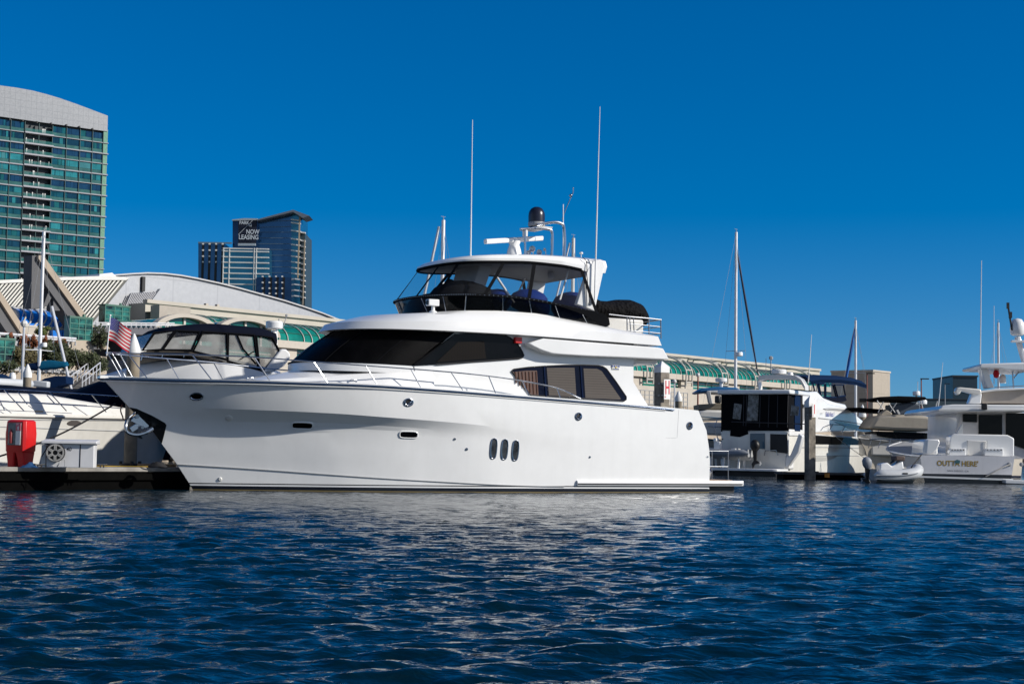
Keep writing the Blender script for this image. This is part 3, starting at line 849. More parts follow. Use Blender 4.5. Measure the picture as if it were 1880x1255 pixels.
pp = [(1077, 498), (1075, 510), (1066, 536), (1058.7, 558.5), (1072, 563), (1092, 571), (1099, 540), (1107, 503), (1110.5, 488), (1109, 480), (1103, 476.5), (1090, 478)]
pl = [S(x, y, 1.80) for x, y in pp]
b.prism(pl, (0, -.16, 0)); b.build('hardtop_pillar', WHITE, yacht, bevel=.025)
b = MB(); b.prism([mir(p) for p in pl], (0, .16, 0)); b.build('hardtop_pillar', WHITE, yacht, bevel=.025)
b = MB(); b.tube([S(1077, 500, 1.83), S(1083, 560, 1.86)], .012); b.tube([S(1071, 473, 1.83), S(1077, 480, 1.83), S(1078, 500, 1.83)], .012)
b.build('antenna_cable', BLACK, yacht)
KN = curve([(760, 541.5), (829, 540), (915, 543), (980, 550.6), (1012, 556), (1054, 566), (1110, 577)])
knz = curve([(s, zon(s, 2.02, KN, 5.5)) for s in (3.9, 5, 6, 7, 8, 8.4)])
kz = lambda s, t: knz(s) if s < 8.4 else lerp(knz(8.4), 5.60, (s - 8.4) / 1.3)
K = full(ringhalf(9.28, 8.0, 2.02, 3.9, p=2.2), kz)
Hr = full(ringhalf(8.54, 7.15, 1.77, 4.3, p=2.6), lambda s, t: bz(s, t) + .01)
b = MB(); rws = []
for k in range(7):
    u = k / 6; rws.append([p.lerp(q, u) + Vector((0, 0, 0)) for p, q in zip(K, Hr)])
b.loft(rws); enc = b.build('enclosure_window', VINYL, yacht, smooth=60)
b = MB(); Cm = [p + Vector((0, 0, -.01)) for p in L2]
CmS = full(ringhalf(9.02, 8.0, 1.88, 3.5), lambda s, t: coz(min(s, 9.0)) + .005)
b.loft([CmS, [p.lerp(q, .5) for p, q in zip(CmS, K)], K]); b.build('wind_deflector', SMOKE, yacht, smooth=60)
def strap(b, i, w=.05, off=.015):
    n = len(K); a = [r[i] for r in rws]; t = (rws[0][min(i + 1, n - 1)] - rws[0][max(i - 1, 0)]).normalized()
    nr = t.cross(rws[-1][i] - rws[0][i]).normalized()
    if nr.dot(Vector((a[0].x - 6, a[0].y, 0))) < 0: nr = -nr
    b.loft([[p + nr * off - t * w, p + nr * off + t * w] for p in a])
def idx_near(px, row):
    n = len(row); h = range(n // 2, n)
    return min(h, key=lambda i: abs(YF.pr(row[i])[0] - px))
mid = len(K) // 2
for i in (mid - 8, mid - 3, mid + 3, mid + 8): b = MB(); strap(b, i, .05); b.build('enclosure_strap', CANV, enc, smooth=60)
js = [idx_near(x, [a.lerp(c, .5) for a, c in zip(K, Hr)]) for x in (901, 974)]
for j in js + [len(K) - 1]:
    for j_ in (j, len(K) - 1 - j): b = MB(); strap(b, j_, .06); b.build('enclosure_strap', CANV, enc, smooth=60)
b = MB(); b.tube([p + Vector((0, 0, 0)) for p in K], .045, 8); b.tube([p + Vector((0, 0, .0)) for p in Hr], .05, 8); b.build('enclosure_hem', CANV, enc)
snap0 = None
for k in range(mid - 4, len(K)):
    p = K[k]
    for q in ([p] if k == len(K) - 1 else [p, p.lerp(K[k + 1], .5)]):
        q = q + (Vector((q.x - 6.5, q.y, 0)).normalized() * .046)
        if snap0 is None: b = MB(); b.ball((0, 0, 0), .015, n=6); snap0 = b.build('enclosure_snap', STEEL, enc); o_ = snap0
        else: o_ = snap0.copy(); COL.objects.link(o_); o_.parent = enc
        o_.location = q
b = MB()                                        # canvas flap over the after end of the deflector
fp = [S(1000, 553, 2.04), S(1054, 565, 2.04), S(1108, 576, 2.04), S(1117, 584, 2.0), S(1119, 596, 1.97), S(1112, 600, 1.97), S(1100, 594, 1.98), S(1070, 577, 2.02), S(1040, 566, 2.03)]
for f in ((lambda p: p), mir): b = MB(); b.prism([f(p + Vector((0, .03, 0))) for p in fp], f(Vector((0, -.04, 0)))); b.build('canvas_flap', CANV, yacht)
b = MB()
for i in (mid + 4, mid + 9, mid + 14, mid + 19, mid + 22, mid + 25, mid + 28):
    for f in ((lambda p: p), mir): b.tube([f(CmS[i] + Vector((0, .02, 0))), f(K[i] + Vector((0, .02, 0)))], .014)
b.build('deflector_strut', STEEL, yacht)
b = MB()
for f in ((lambda p: p), mir):
    b.tube([f(S(908, 502, 1.2)), f(S(944, 556, 1.5))], .035); b.tube([f(S(1046, 488, 1.3)), f(S(1028, 550, 1.5))], .03)
b.build('hardtop_strut', WHITE, yacht)
b = MB()                                        # covered helm and seats
def mound(b, px, py, t, rx, ry, rz):
    p = S(px, py, t); b.ball(p, 1.0, n=14, sc=(rx, ry, rz))
mound(b, 850, 556, .5, 1.15, .9, .68); mound(b, 826, 524, .5, .17, .17, .2); mound(b, 880, 560, -.4, .9, .8, .5); mound(b, 800, 560, 0, .8, 1.1, .35)
b.build('helm_cover', CANV, yacht)
b = MB(); mound(b, 912, 552, .9, .42, .6, .36); mound(b, 970, 552, .9, .62, .5, .36); mound(b, 985, 566, 1.0, .42, .4, .35); mound(b, 1046, 562, .6, .5, .8, .45)
b.build('seat_cover', BLUEC, yacht)
b = MB(); c = [(862, 545), (886, 545), (905, 488), (880, 484)]
b.prism([S(x, y, .9) for x, y in c], (0, -1.5, 0)); b.build('console_back', GREYP, yacht, bevel=.05)
b = MB(); p = S(1012, 505, .6); b.lathe(p, [(.12, -.06), (.13, 0), (.09, .08), (.02, .1)], 14, axis=(-.5, .8, .1)); b.tube([p, p + Vector((0, 0, .3))], .02)
b.build('spot_lamp', GREYP, yacht)
b = MB(); p = S(795, 573, 1.7)
b.lathe(p, [(.13, -.12), (.12, .02), (.055, .05), (.05, .14), (.05, .2)], 14); b.box(p + Vector((0.02, 0, .27)), (.34, .22, .19)); b.build('searchlight', WHITE, yacht, bevel=.02)
b = MB(); p2 = p + Vector((.195, .02, .27)); b.lathe(p2, [(.075, 0), (.07, .015), (.01, .016)], 14, axis=(1, 0, 0)); b.lathe(S(824, 563, 1.1), [(.1, -.05), (.12, 0), (.1, .06), (.02, .07)], 14, axis=(.5, .85, 0))
b.build('searchlight_lens', BLACK, yacht)
# ---- gear on the hardtop
def ztop(s): return htz(s) + .03
b = MB(); p = S(944, 466, 0); q = S(944, 446, 0)
b.lathe((p.x, 0, p.z - .12), [(.2, 0), (.2, .1), (.17, .26), (.13, .40), (.17, .52), (.05, .56)], 18, sx=1.25); rad = b.build('radar_pedestal', WHITE, yacht)
b = MB(); a, c = S(891, 443.5, .62), S(995, 437.5, -.55)
d = (c - a).normalized(); n = Vector((-d.y, d.x, 0)).normalized(); hx = Vector((0, 0, 1))
prof = [(-.07, -.03), (-.05, -.075), (.05, -.075), (.07, -.03), (.07, .05), (.04, .08), (-.04, .08), (-.07, .05)]
b.loft([[e + n * u + hx * v for u, v in prof] for e in (a, c)], 0, True, True); b.build('radar_scanner', WHITE, rad, bevel=.02)
b = MB()
def arch(b, t, pxs, r=.045): b.tube(catmull([S(x, y, t) for x, y in pxs], 5), r, 10)
for t, o in ((.55, 0), (-.55, 0)):
    arch(b, t, [(1013, 470), (1014, 440), (1013, 425), (1006, 420.5), (985, 419.5), (955, 421)])
    arch(b, t - .0, [(1036, 472), (1037, 440), (1035, 416), (1029, 410), (1015, 408), (985, 413)])
    b.tube([S(964, 470, t), S(964, 432, t), S(964, 422, t)], .035, 10)
for x, y in ((956, 421), (1000, 411), (1005, 420)): b.tube([S(x, y, .55), S(x, y, -.55)], .03, 8)
arc = b.build('equipment_arch', STEEL, yacht)
b = MB(); p = S(985, 416, 0); b.lathe(p + Vector((0, 0, -.06)), [(.14, 0), (.16, .04), (.14, .06)], 20); b.box(p + Vector((0, 0, -.07)), (.5, 1.1, .03)); b.lathe(S(964, 428, .5), [(.08, -.1), (.085, .1), (.03, .12)], 14); b.build('dome_mount', CREAM, arc)
b = MB(); b.lathe(p, [(.255, 0), (.262, .03), (.262, .12), (.255, .13)], 28); b.build('dome_base', GREYP, arc)
b = MB(); b.lathe(p + Vector((0, 0, .13)), [(.256, 0), (.258, .2), (.25, .28), (.222, .36), (.17, .43), (.09, .475), (.004, .49)], 28)
b.build('satellite_dome', M('navy_dome', (.012, .014, .03), .28), arc, smooth=60)
b = MB()
for x, y, r in ((977, 457, .1), (970, 464, .08), (990, 463, .09), (1000, 458, .05)):
    p = S(x, y, .3); b.lathe(p, [(.015, -.22), (.03, -.1), (r, 0), (r * .85, .02), (.01, .005)], 14, axis=(.55, .8, .05)); b.tube([p + Vector((-.1, -.1, 0)), (p.x - .1, p.y - .1, ztop(p.x))], .015)
b.build('horn', STEEL, yacht)
b = MB(); p = S(1067, 470, .2); b.tube([p + Vector((0, 0, -.1)), p + Vector((0, 0, .07))], .012); b.lathe(p + Vector((0, 0, .06)), [(.05, 0), (.06, .03), (.05, .06), (.01, .075)], 14); b.build('navigation_antenna', WHITE, yacht)
b = MB(); b.tube([S(1034, 472, .3), S(1034, 375, .3)], [.02, .014]); b.build('short_antenna', WHITE, yacht)
b = MB(); b.tube(catmull([S(1032, 403, -.2), S(1038, 386, -.2), S(1047, 365, -.2), S(1052, 354, -.2), S(1052.5, 346, -.2)], 4), .016); b.ball(S(1048, 359, -.2), .055); b.ball(S(1052.5, 345, -.2), .025); b.build('mast_light', STEEL, arc)
b = MB(); p, q, r = S(864, 468, 0.8), S(865, 395, .8), S(867.5, 220, .8); p.z = htz(p.x) - .02
b.tube([p, q], [.026, .02]); b.tube([q, r], [.018, .01]); b.lathe(p, [(.06, 0), (.05, .05), (.03, .08)], 10); b.build('whip_antenna', WHITE, yacht)
b = MB(); p, q, r = S(1091.5, 556, 1.9), S(1096, 390, 1.9), S(1101.5, 196, 1.9)
b.tube([p, q], [.026, .022]); b.tube([q, r], [.019, .01]); b.bb((p.x - .04, 1.7, p.z), (p.x + .04, 1.92, p.z + .08)); b.beam(S(1078, 480, 1.8), S(1094, 478, 1.9), .03, .03); b.build('whip_antenna', WHITE, yacht)
# ---- boat deck rail
b = MB()
rt = [S(1118, 577, 1.9), S(1152, 581, 1.9), S(1192, 584.5, 1.9), S(1214, 587, 1.9)]
loopr = rt + [mir(p) for p in rt[::-1]]
b.tube(loopr, .022); b.tube([p + Vector((0, 0, -.22)) for p in loopr[1:-1]], .014); b.tube([p + Vector((0, 0, -.42)) for p in loopr[1:-1]], .014)
for p in rt[1:]:
    for f in ((lambda p: p), mir): b.tube([f(p + Vector((0.02, 0, 0))), f(Vector((p.x, p.y, max(4.7, coz(max(p.x, 2.2)) - .45))))], .018)
b.tube([S(1156, 582, 1.9), S(1158, 609, 1.9)], .018); b.tube([S(1163, 582, 1.9), S(1164, 610, 1.9)], .018)
b.build('boat_deck_rail', RAILG, yacht)
b = MB(); p = S(1140, 590, 1.2)
b.bb((p.x - .85, -1.0, 4.72), (p.x + .5, 1.2, p.z + .1)); b.build('deck_locker', CREAM, yacht, bevel=.06)

# ---- things carried by the yacht
TF = Fr(*YF.W((2.62, -.1, 0))[:2], 209.0 + 0)
tender = thing('covered_tender', 'tender under a quilted black cover on the upper after deck of the big yacht', 'dinghy', TF)
b = MB(); rows = []
TZ = S(1140, 549, 0).z - .44 - .12 - 5.2
cz = [(1.18, 5.05, .10, .10), (1.05, 5.12, .42, .30), (.8, 5.22, .62, .45), (.45, 5.24, .70, .44), (.05, 5.2, .72, .34), (-.35, 5.19, .72, .35), (-.75, 5.2, .7, .42), (-1.15, 5.18, .66, .46), (-1.5, 5.12, .55, .44), (-1.75, 5.04, .36, .32), (-1.86, 4.96, .1, .1)]
for x, z, w, h in cz:
    rows.append([Vector((x, w * math.cos(a) * 1.25, z + TZ + .12 + h * math.sin(a) * (1 if math.sin(a) > 0 else .75))) for a in [2 * math.pi * k / 24 for k in range(24)]])
b.loft(rows, 0, True, True)
QUILT = M('quilted_cover', (.006, .0055, .006), .8, spec=.1)
_n = QUILT.node_tree; _v = _n.nodes.new('ShaderNodeTexVoronoi'); _v.inputs['Scale'].default_value = 9
_tc = _n.nodes.new('ShaderNodeTexCoord'); _n.links.new(_tc.outputs['Object'], _v.inputs['Vector'])
_b = _n.nodes.new('ShaderNodeBump'); _b.inputs['Strength'].default_value = 1; _b.inputs['Distance'].default_value = .06
_n.links.new(_v.outputs['Distance'], _b.inputs['Height']); _n.links.new(_b.outputs[0], _n.nodes['Principled BSDF'].inputs['Normal'])
b.build('cover', QUILT, tender, smooth=60)
b = MB(); rows = []
for x, w, zb in ((1.0, .3, 4.95), (.4, .55, 4.8), (-.5, .6, 4.78), (-1.1, .45, 4.85), (-1.42, .12, 5.0)):
    rows.append([Vector((x, w, 5.08 + TZ)), Vector((x, w * .6, zb + TZ)), Vector((x, -w * .6, zb + TZ)), Vector((x, -w, 5.08 + TZ))])
b.loft(rows, 0, True, True); b.build('hull', CREAM, tender)
b = MB(); b.bb((.6, -.5, 4.7), (.75, .5, 4.95 + TZ)); b.bb((-.8, -.5, 4.7), (-.65, .5, 4.95 + TZ)); b.build('chock', GREYP, tender)
# flag at the bow
fp = YF.W(S(196, 646, 0)); ft = YF.W(S(202.5, 579, 0))
flag = thing('flag', 'small American flag flying from a white staff on the yacht bow rail', 'flag', loc=fp)
up = (ft - fp); b = MB(); b.tube([(0, 0, -.1), up], [.016, .013]); b.ball(up, .028); b.build('flagstaff', WHITE, flag)
right = Vector((1, .12, 0)).normalized()
FW, FH = .54, .60
def cloth(u, v):                                 # u along the fly, v down the hoist
    p = up * (1 - .05 - v * .62) 
    drop = .34 * u + .10 * u * u
    return p + right * (.02 + FW * u) + Vector((0, .05 * math.sin(u * 7 + v * 1.5) * u ** .5, 0)) + Vector((0, 0, -drop * .75 + .02 * math.sin(u * 6)))
NU, NV = 26, 26
b = MB()
vs = [cloth(i / NU, j / NV) for j in range(NV + 1) for i in range(NU + 1)]
fs, ms = [], []
for j in range(NV):
    for i in range(NU):
        stripe = int(j / 2); u = i / NU
        m_ = 2 if (j < 14 and u < .40) else (0 if stripe % 2 == 0 else 1)
        fs.append((j * (NU + 1) + i, j * (NU + 1) + i + 1, (j + 1) * (NU + 1) + i + 1, (j + 1) * (NU + 1) + i)); ms.append(m_)
b.v = [tuple(v) for v in vs]; b.f = fs; b.m = ms
FR_, FWh, FB = M('flag_red', (.48, .006, .018), .8), M('flag_white', (.60, .57, .56), .8), M('flag_blue', (.03, .035, .22), .8)
fo = b.build('flag_cloth', [FR_, FWh, FB], flag, smooth=80)
b = MB()
for r_ in range(9):
    for c_ in range(6 if r_ % 2 == 0 else 5):
        u = (.035 + (c_ + (0 if r_ % 2 == 0 else .5)) * .066); v = (.03 + r_ * .0575)
        for sgn in (-1, 1):
            p = cloth(u, v) + Vector((0, .004 * sgn, 0)); rr_ = .011
            b.poly([p + right * (rr_ * (1 if k % 2 == 0 else .45) * math.sin(k * math.pi / 5)) + Vector((0, 0, rr_ * (1 if k % 2 == 0 else .45) * math.cos(k * math.pi / 5))) for k in range(10)])
b.build('flag_stars', FWh, fo, smooth=0)
# ================================================================== ASHORE
def Q(px, py, t): return FF.side(px, py, t)
# ---- convention centre, long front squared to FF (x along the front, -y towards the water)
cc = thing('convention_centre', 'long beige convention centre with green glass barrel vault along its waterside front', 'building', FF)
roof_z = Q(1430, 670.5, 0).z
gz1, gz0 = Q(1229, 664, 2).z, Q(1229, 685.5, -3).z        # vault springing at the back and foot at the front
x_end = Q(1526, 681, 0).x; x_beg = Q(292, 560, 0).x
b = MB(); b.bb((x_beg, 2.2, 1), (x_end, 5, roof_z)); b.build('upper_wall', CONC2, cc)
b = MB(); b.bb((x_beg, 1.9, roof_z - .02), (x_end, 2.6, roof_z + .35)); b.build('parapet', CONC2, cc)
b = MB(); b.bb((x_beg, -3.4, gz0 - .78), (x_end, 2.2, gz0)); b.build('spandrel_band', lined('band_panels', (0.49, 0.44, 0.37), (0.38, 0.335, 0.28), 6.0, .12), cc)
w0, w1_ = Q(1245, 712.5, -2.6).z, gz0 - .78
b = MB(); b.bb((x_beg, -2.4, w0), (x_end, 2.2, w1_)); b.build('window_strip', GREENG, cc)
b = MB(); b.bb((x_beg, -3.3, 1.5), (x_end, 2.2, w0)); b.build('base_wall', CONC2, cc)
b = MB()
x = x_beg
while x < x_end:
    b = MB(); b.bb((x, -2.9, w0), (x + 3.2, -2.35, w1_)); x += 13.2; b.build('window_pier', CONC2, cc)
b = MB()
for k in (1, 2): b.bb((x_beg, -2.5, lerp(w0, w1_, k / 3) - .06), (x_end, -2.38, lerp(w0, w1_, k / 3) + .06))
b.build('window_rail', RIBW, cc)
def vault_pt(x, u, grow=0.0):            # quarter barrel, u 0 at the foot .. 1 at the head
    a = math.pi / 2 * u
    return Vector((x, 2.2 - (5.4 + grow) * math.cos(a) ** .8, gz0 + (gz1 - gz0 + grow) * math.sin(a)))
bays = [Q(p, 690, -3.2).x for p in (1187, 1258.5, 1324.5, 1385, 1439, 1489)]
pitch = (bays[-1] - bays[0]) / 5
bays = [bays[0] - pitch * k for k in range(12, 0, -1)] + bays
bays = [x for x in bays if x > x_beg + 4]
xs = [x_beg] + bays + [x_end]
for i in range(len(xs) - 1):
    a, c = xs[i], xs[i + 1]
    b = MB(); b.loft([[vault_pt(x, u / 8) for u in range(9)] for x in (a, c)])
    g = b.build('glass_vault', GREENG if i % 4 else GREENG2, cc, smooth=60)
    b = MB(); n = 8
    for k in range(1, n):
        x = lerp(a, c, k / n); b.tube([vault_pt(x, u / 8, .08) for u in range(9)], .062, 5)
    b.build('vault_rib', RIBW, g)
    b = MB()
    for u in (.25, .5, .75): b.tube([vault_pt(a, u, .03), vault_pt(c, u, .03)], .05, 4)
    b.build('glazing_bar', M('dark_green_bar', (.02, .10, .08), .5), g)
for x in [q_ for q_ in bays if q_ > Q(1150, 690, -3.2).x]:
    b = MB()
    for o in (-.8, .8):
        pts = [Vector((x + o, -3.8, w0 + .3)), Vector((x + o, -3.85, gz0 - .2))] + [vault_pt(x + o, u / 8, .7) for u in range(9)] + [Vector((x + o, 2.6, gz1 + .7))]
        b.tube(pts, .14, 6)
    for u in (.15, .55, .95): b.tube([vault_pt(x - .8, u, .7), vault_pt(x + .8, u, .7)], .1, 5)
    b.tube([(x - .8, -3.8, gz0 - 1.1), (x + .8, -3.8, gz0 - 1.1)], .12, 5)
    b.build('vault_arch', RIBW, cc)
# two round gable arches at the left part of the front
for cx, cy, wpx in ((342, 612, 118), (454, 615, 112)):
    c = Q(cx, cy, -9); rr = abs(Q(cx + wpx / 2, cy, -9).x - Q(cx - wpx / 2, cy, -9).x) / 2; hgt = Q(cx, 578 if cx < 400 else 585, -9).z - c.z
    def arcp(s, y, a): return Vector((c.x + rr * s * math.cos(a), y, c.z + hgt * s * math.sin(a)))
    A = [math.pi * k / 18 for k in range(19)]
    b = MB(); b.loft([[arcp(.9, -8.6, a) for a in A], [arcp(.9, 2, a) for a in A]]); b.loft([[arcp(.9, -8.6, a) for a in A], [Vector((p.x, p.y, c.z - 1)) for p in [arcp(.9, -8.6, a) for a in A]]])
    g = b.build('gable_glazing', GREENG, cc, smooth=60)
    b = MB(); b.loft([[arcp(1.05, -9.3, a) for a in A], [arcp(.86, -9.3, a) for a in A], [arcp(.86, -8.5, a) for a in A], [arcp(1.05, -8.5, a) for a in A], [arcp(1.05, -9.3, a) for a in A]])
    b.build('gable_arch', CONC2, cc)
    b = MB()
    for k in (-2, 0, 2): b.bb((c.x + k * rr * .26 - .12, -8.75, c.z - 1), (c.x + k * rr * .26 + .12, -8.6, c.z + hgt * .88 * math.sqrt(max(0, 1 - (k * .28) ** 2))))
    b.bb((c.x - rr * .85, -8.78, c.z + hgt * .35), (c.x + rr * .85, -8.62, c.z + hgt * .35 + .22)); b.build('glazing_bar', RIBW, g)
b = MB(); p, q = Q(288, 569, -1), Q(345, 570, -1); b.bb((p.x, -1.4, p.z - 5), (q.x, 0, p.z + .5)); b.build('stair_block', M('grey_beige', (.40, .35, .30), .85), cc)
for px, hv in ((379, 2.4), (387, .7), (365, .7), (399.5, 2.2), (580, 1.2)):
    p = Q(px, 575 if px < 500 else 600, 5.5); b = MB(); b.bb((p.x - .16, 5.4, p.z - 3), (p.x + .16, 5.8, p.z + hv * .45)); b.build('roof_vent', CONC2, cc)
# end block to the right, turned out of the front
x0, x1 = Q(1526, 690, -3).x, Q(1602.5, 690, -26).x
blk = thing('concrete_block', 'plain square concrete block closing the right end of the convention centre', 'building', FF)
zt_ = Q(1603, 681.5, -26).z; xr = Q(1634, 690, -26).x
bx = Q(1602.5, 690, -26).x
yb_ = FF.cross(1526, 690, bx).y
b = MB(); b.bb((bx, -26, 1.0), (xr, yb_, zt_)); b.build('wall', lined('block_panels', (.40, .345, .275), (.31, .265, .21), 4.2, .07, period2=3.4, axis2=2), blk)
b = MB(); b.bb((bx - .1, -26.1, zt_), (xr + .1, yb_ + .1, zt_ + .25)); b.build('coping', CONC2, blk)
b = MB(); p = Q(1585, 735, -26); c0, c1 = FF.cross(1578, 738, bx), FF.cross(1591, 731, bx)
b.bb((bx - .05, c0.y, c0.z), (bx - .02, c1.y, c1.z)); b.build('door', BLACK, blk)
# big pale roofs behind the front
METR = lined('metal_roof', (0.36, 0.37, 0.39), (0.29, 0.30, 0.32), 6.5, .12, rough=.5, metal=.3, period2=4.0, axis2=2)
rf = thing('vaulted_hall', 'grey curved metal roof of the hall rising behind the glass vault', 'building', FF)
def hall(b, pts, t, depth, m=0): b.prism([Q(x, y, t) for x, y in pts], (0, depth, 0), m)
b = MB()
ol = [(150, 800), (150, 512), (200, 507), (240, 504), (268, 502.5), (300, 503.5), (330, 507), (360, 512.5), (400, 521), (440, 531), (480, 542), (520, 553), (555, 564), (590, 576), (615, 586), (632, 592), (640, 800)]
hall(b, ol, 14, 60); b.build('roof', METR, rf)
b = MB()
top_l = [Q(x, y, 14) for x, y in ol[2:-1]]
b.loft([[p + Vector((0, -.3, 0)) for p in top_l], [p + Vector((0, -.3, .16)) for p in top_l], [p + Vector((0, 6, .18)) for p in top_l]]); b.build('roof_edge', M('roof_edge_grey', (.48, .48, .48), .5), rf)
b = MB(); p = Q(263.5, 508, 13.8); q = Q(263.5, 535, 13.8); b.bb((p.x - .2, 13.7, q.z), (p.x + .2, 14, p.z)); b.build('roof_slot', BLACK, rf)
b = MB(); q = [Q(x, y, 13.6) for x, y in ((183, 503), (206, 500.5), (214, 508), (182, 511))]; b.prism(q, (0, 12, 0)); b.build('roof_lantern', WHITE, rf)
b = MB(); q = [Q(x, y, 13.9) for x, y in ((240, 538), (296, 536), (262, 582), (222, 582))]; b.prism(q, (0, -.3, 0)); lo = b.build('louvre_bay', M('dark_louvre', (.04, .04, .045), .6), rf)
b = MB()
for k in range(17):
    u = k / 16; p, q = Q(lerp(241, 295, u), lerp(538.3, 536.6, u), 13.4), Q(lerp(222, 262, u) if u < 1 else 262, 581.5, 13.4); b.beam(p, q, .2, .1)
b.build('louvre_slat', M('louvre_grey', (.42, .42, .44), .5), lo)
b = MB(); b.beam(Q(297, 536, 13.3), Q(258, 588, 13.3), .5, 1.0); b.build('louvre_edge', METR, lo)
# slatted white roof to the left
sr = thing('slatted_roof', 'white diagonally slatted sloping roof below the green hotel tower', 'building', FF)
q = [(-120, 530), (0, 516.5), (60, 513.5), (125, 511), (200, 508), (236, 512), (160, 605), (120, 650), (-120, 650)]
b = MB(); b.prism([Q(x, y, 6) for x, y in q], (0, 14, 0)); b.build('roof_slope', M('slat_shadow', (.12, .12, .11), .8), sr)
b = MB()
n = 48
for k in range(n):
    x = 226 - k * 7.3
    p, e = Q(x, 512.5 if x > 60 else 517 - x * .03 + .5, 5.3), Q(x - 108, 645, 5.3)
    b.beam(p, e, .35, .17)
b.build('roof_slat', M('slat_white', (.62, .60, .54), .6), sr)
b = MB(); b.prism([Q(x, y, 5.0) for x, y in ((-120, 528), (0, 514), (125, 508.5), (200, 506), (238, 510), (232, 514), (125, 514), (0, 520), (-120, 534))], (0, 16, 0)); b.build('fascia', M('fascia_white', (.66, .64, .60), .5), sr)

# ---- concrete A-frame buttresses with the blue glazed vault between them
def buttress(label, t, outer, face, col=None, strut=None):
    th_ = thing('concrete_buttress', label, 'buttress', FF, group='raking concrete buttresses')
    b = MB(); b.prism([Q(x, y, t) for x, y in face], (0, 1.6, 0)); b.build('raking_leg', GREYC, th_)
    b = MB(); b.prism([Q(x, y, t - .25) for x, y in outer], (0, 2.1, 0)); b.build('leg_capping', CONC, th_)
    if col:
        b = MB(); b.prism([Q(x, y, t + .1) for x, y in col], (0, 1.2, 0)); b.build('column', GREYC, th_)
    if strut:
        b = MB()
        for s_ in strut: b.prism([Q(x, y, t + .2) for x, y in s_], (0, 1.0, 0))
        b.build('strut', GREYC, th_)
buttress('tall grey concrete A-frame buttress with beige raking leg in front of the slatted roof', -14,
         [(71, 469), (79, 468), (202, 640), (191, 641), (71, 475)], [(71, 474), (74, 478), (191, 641), (168, 641), (140, 602), (84, 524), (79, 500)],
         [(59, 469), (74, 469), (82, 520), (78, 524), (80, 566), (57, 566)], [[(76, 524), (92, 524), (92, 529), (76, 529)], [(98, 540), (110, 556), (110, 570), (98, 570)], [(92, 527), (98, 540), (86, 562), (78, 566)]])
buttress('lower concrete buttress leg cut by the left edge of the photo', -20,
         [(-30, 505), (-22, 500), (54, 616), (43, 618)], [(-30, 507), (-26, 512), (43, 618), (18, 618), (-40, 530)])
bv = thing('blue_glazed_vault', 'bright blue curved glazing with white ribs between the concrete buttresses', 'glazed vault', FF)
p00, p01, p10, p11 = Q(24, 567, -4), Q(48, 600, -12), Q(103, 571, -4), Q(121, 606, -12)
def bvp(u, v):                                  # u along, v from head to foot
    h = p00.lerp(p10, u); f = p01.lerp(p11, u); a = math.pi / 2 * v
    return Vector((lerp(h.x, f.x, v), lerp(h.y, f.y, math.sin(a)), lerp(f.z, h.z, math.cos(a))))
b = MB(); b.loft([[bvp(u / 6 - .35, v / 8) for v in range(9)] for u in range(9)]); g = b.build('blue_glass', BLUEG, bv, smooth=60)
b = MB()
for u in range(-2, 7): b.tube([bvp(u / 6, v / 8) + Vector((0, -.05, .04)) for v in range(9)], .075, 6)
b.build('vault_rib', RIBW, g)
b = MB()
for v, r_ in ((0, .14), (.36, .08), (1, .14)): b.tube([bvp(-.35, v) + Vector((0, -.1, .05)), bvp(1, v) + Vector((0, -.1, .05))], r_, 6)
b.build('glazing_bar', RIBW, g)
b = MB()
for u in range(9): p = bvp(u / 6 - .35, 0); b.ball(p + Vector((0, 0, .15)), .14, n=6)
b.build('ridge_light', RIBW, bv)
b = MB(); q = [Q(x, y, -12.2) for x, y in ((-20, 596), (46, 599), (99, 605), (97, 622), (-20, 622))]; b.prism(q, (0, 3, 0)); b.build('parapet_wall', CONC2, bv)
b = MB()
for x0, x1 in ((97, 106), (107.5, 114), (116, 122), (124, 128)): b.prism([Q(x, y, -12.6) for x, y in ((x0, 606), (x1, 607), (x1, 623), (x0, 623))], (0, .5, 0))
b.build('blue_door', BLUEG, bv)
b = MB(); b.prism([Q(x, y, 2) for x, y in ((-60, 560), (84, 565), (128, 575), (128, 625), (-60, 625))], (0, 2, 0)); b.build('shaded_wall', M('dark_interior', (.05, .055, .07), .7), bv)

# ---- glass lift towers
def lift(label, cx0, cx1, y0, y1, t, split):
    L_ = thing('lift_tower', label, 'lift tower', FF, group='green glass lift towers')
    p, q = Q(cx0, y0, t), Q(cx1, y1, t); w = abs(q.x - p.x); h = p.z - q.z; d = w * .35
    x0, x1 = p.x, q.x
    b = MB(); b.bb((x0, t, q.z), (x1, t + d, p.z)); b.build('glass_shaft', M('lift_glass', (.02, .15, .12), .15, var=.9, scale=1.1, spec=.6), L_)
    b = MB()
    for x in (x0, lerp(x0, x1, split), lerp(x0, x1, (1 + split) / 2), x1): b.bb((x - .028, t - .05, q.z), (x + .028, t + .03, p.z))
    for k in range(5): z = lerp(q.z, p.z, k / 4); b.bb((x0 - .03, t - .05, z - .025), (x1 + .03, t - .02, z + .025))
    b.build('frame', LGREEN, L_)
    b = MB(); b.bb((x0 - .08, t - .1, p.z + .04), (x1 + .08, t + d, p.z + .16)); b.lathe((lerp(x0, x1, .75), t + d / 2, p.z + .16), [(.14, 0), (.14, .2), (.1, .26)], 12); b.build('roof', M('dull_green', (.05, .14, .10), .5), L_)
    b = MB(); b.bb((lerp(x0, x1, split + .1), t + .3, lerp(q.z, p.z, .25)), (x1 - .4, t + d - .3, lerp(q.z, p.z, .55))); b.build('lift_car', OFFW, L_)
lift('green glass lift tower standing between the blue vault and the raking buttress', 128.5, 168, 583, 625, -19, .4)
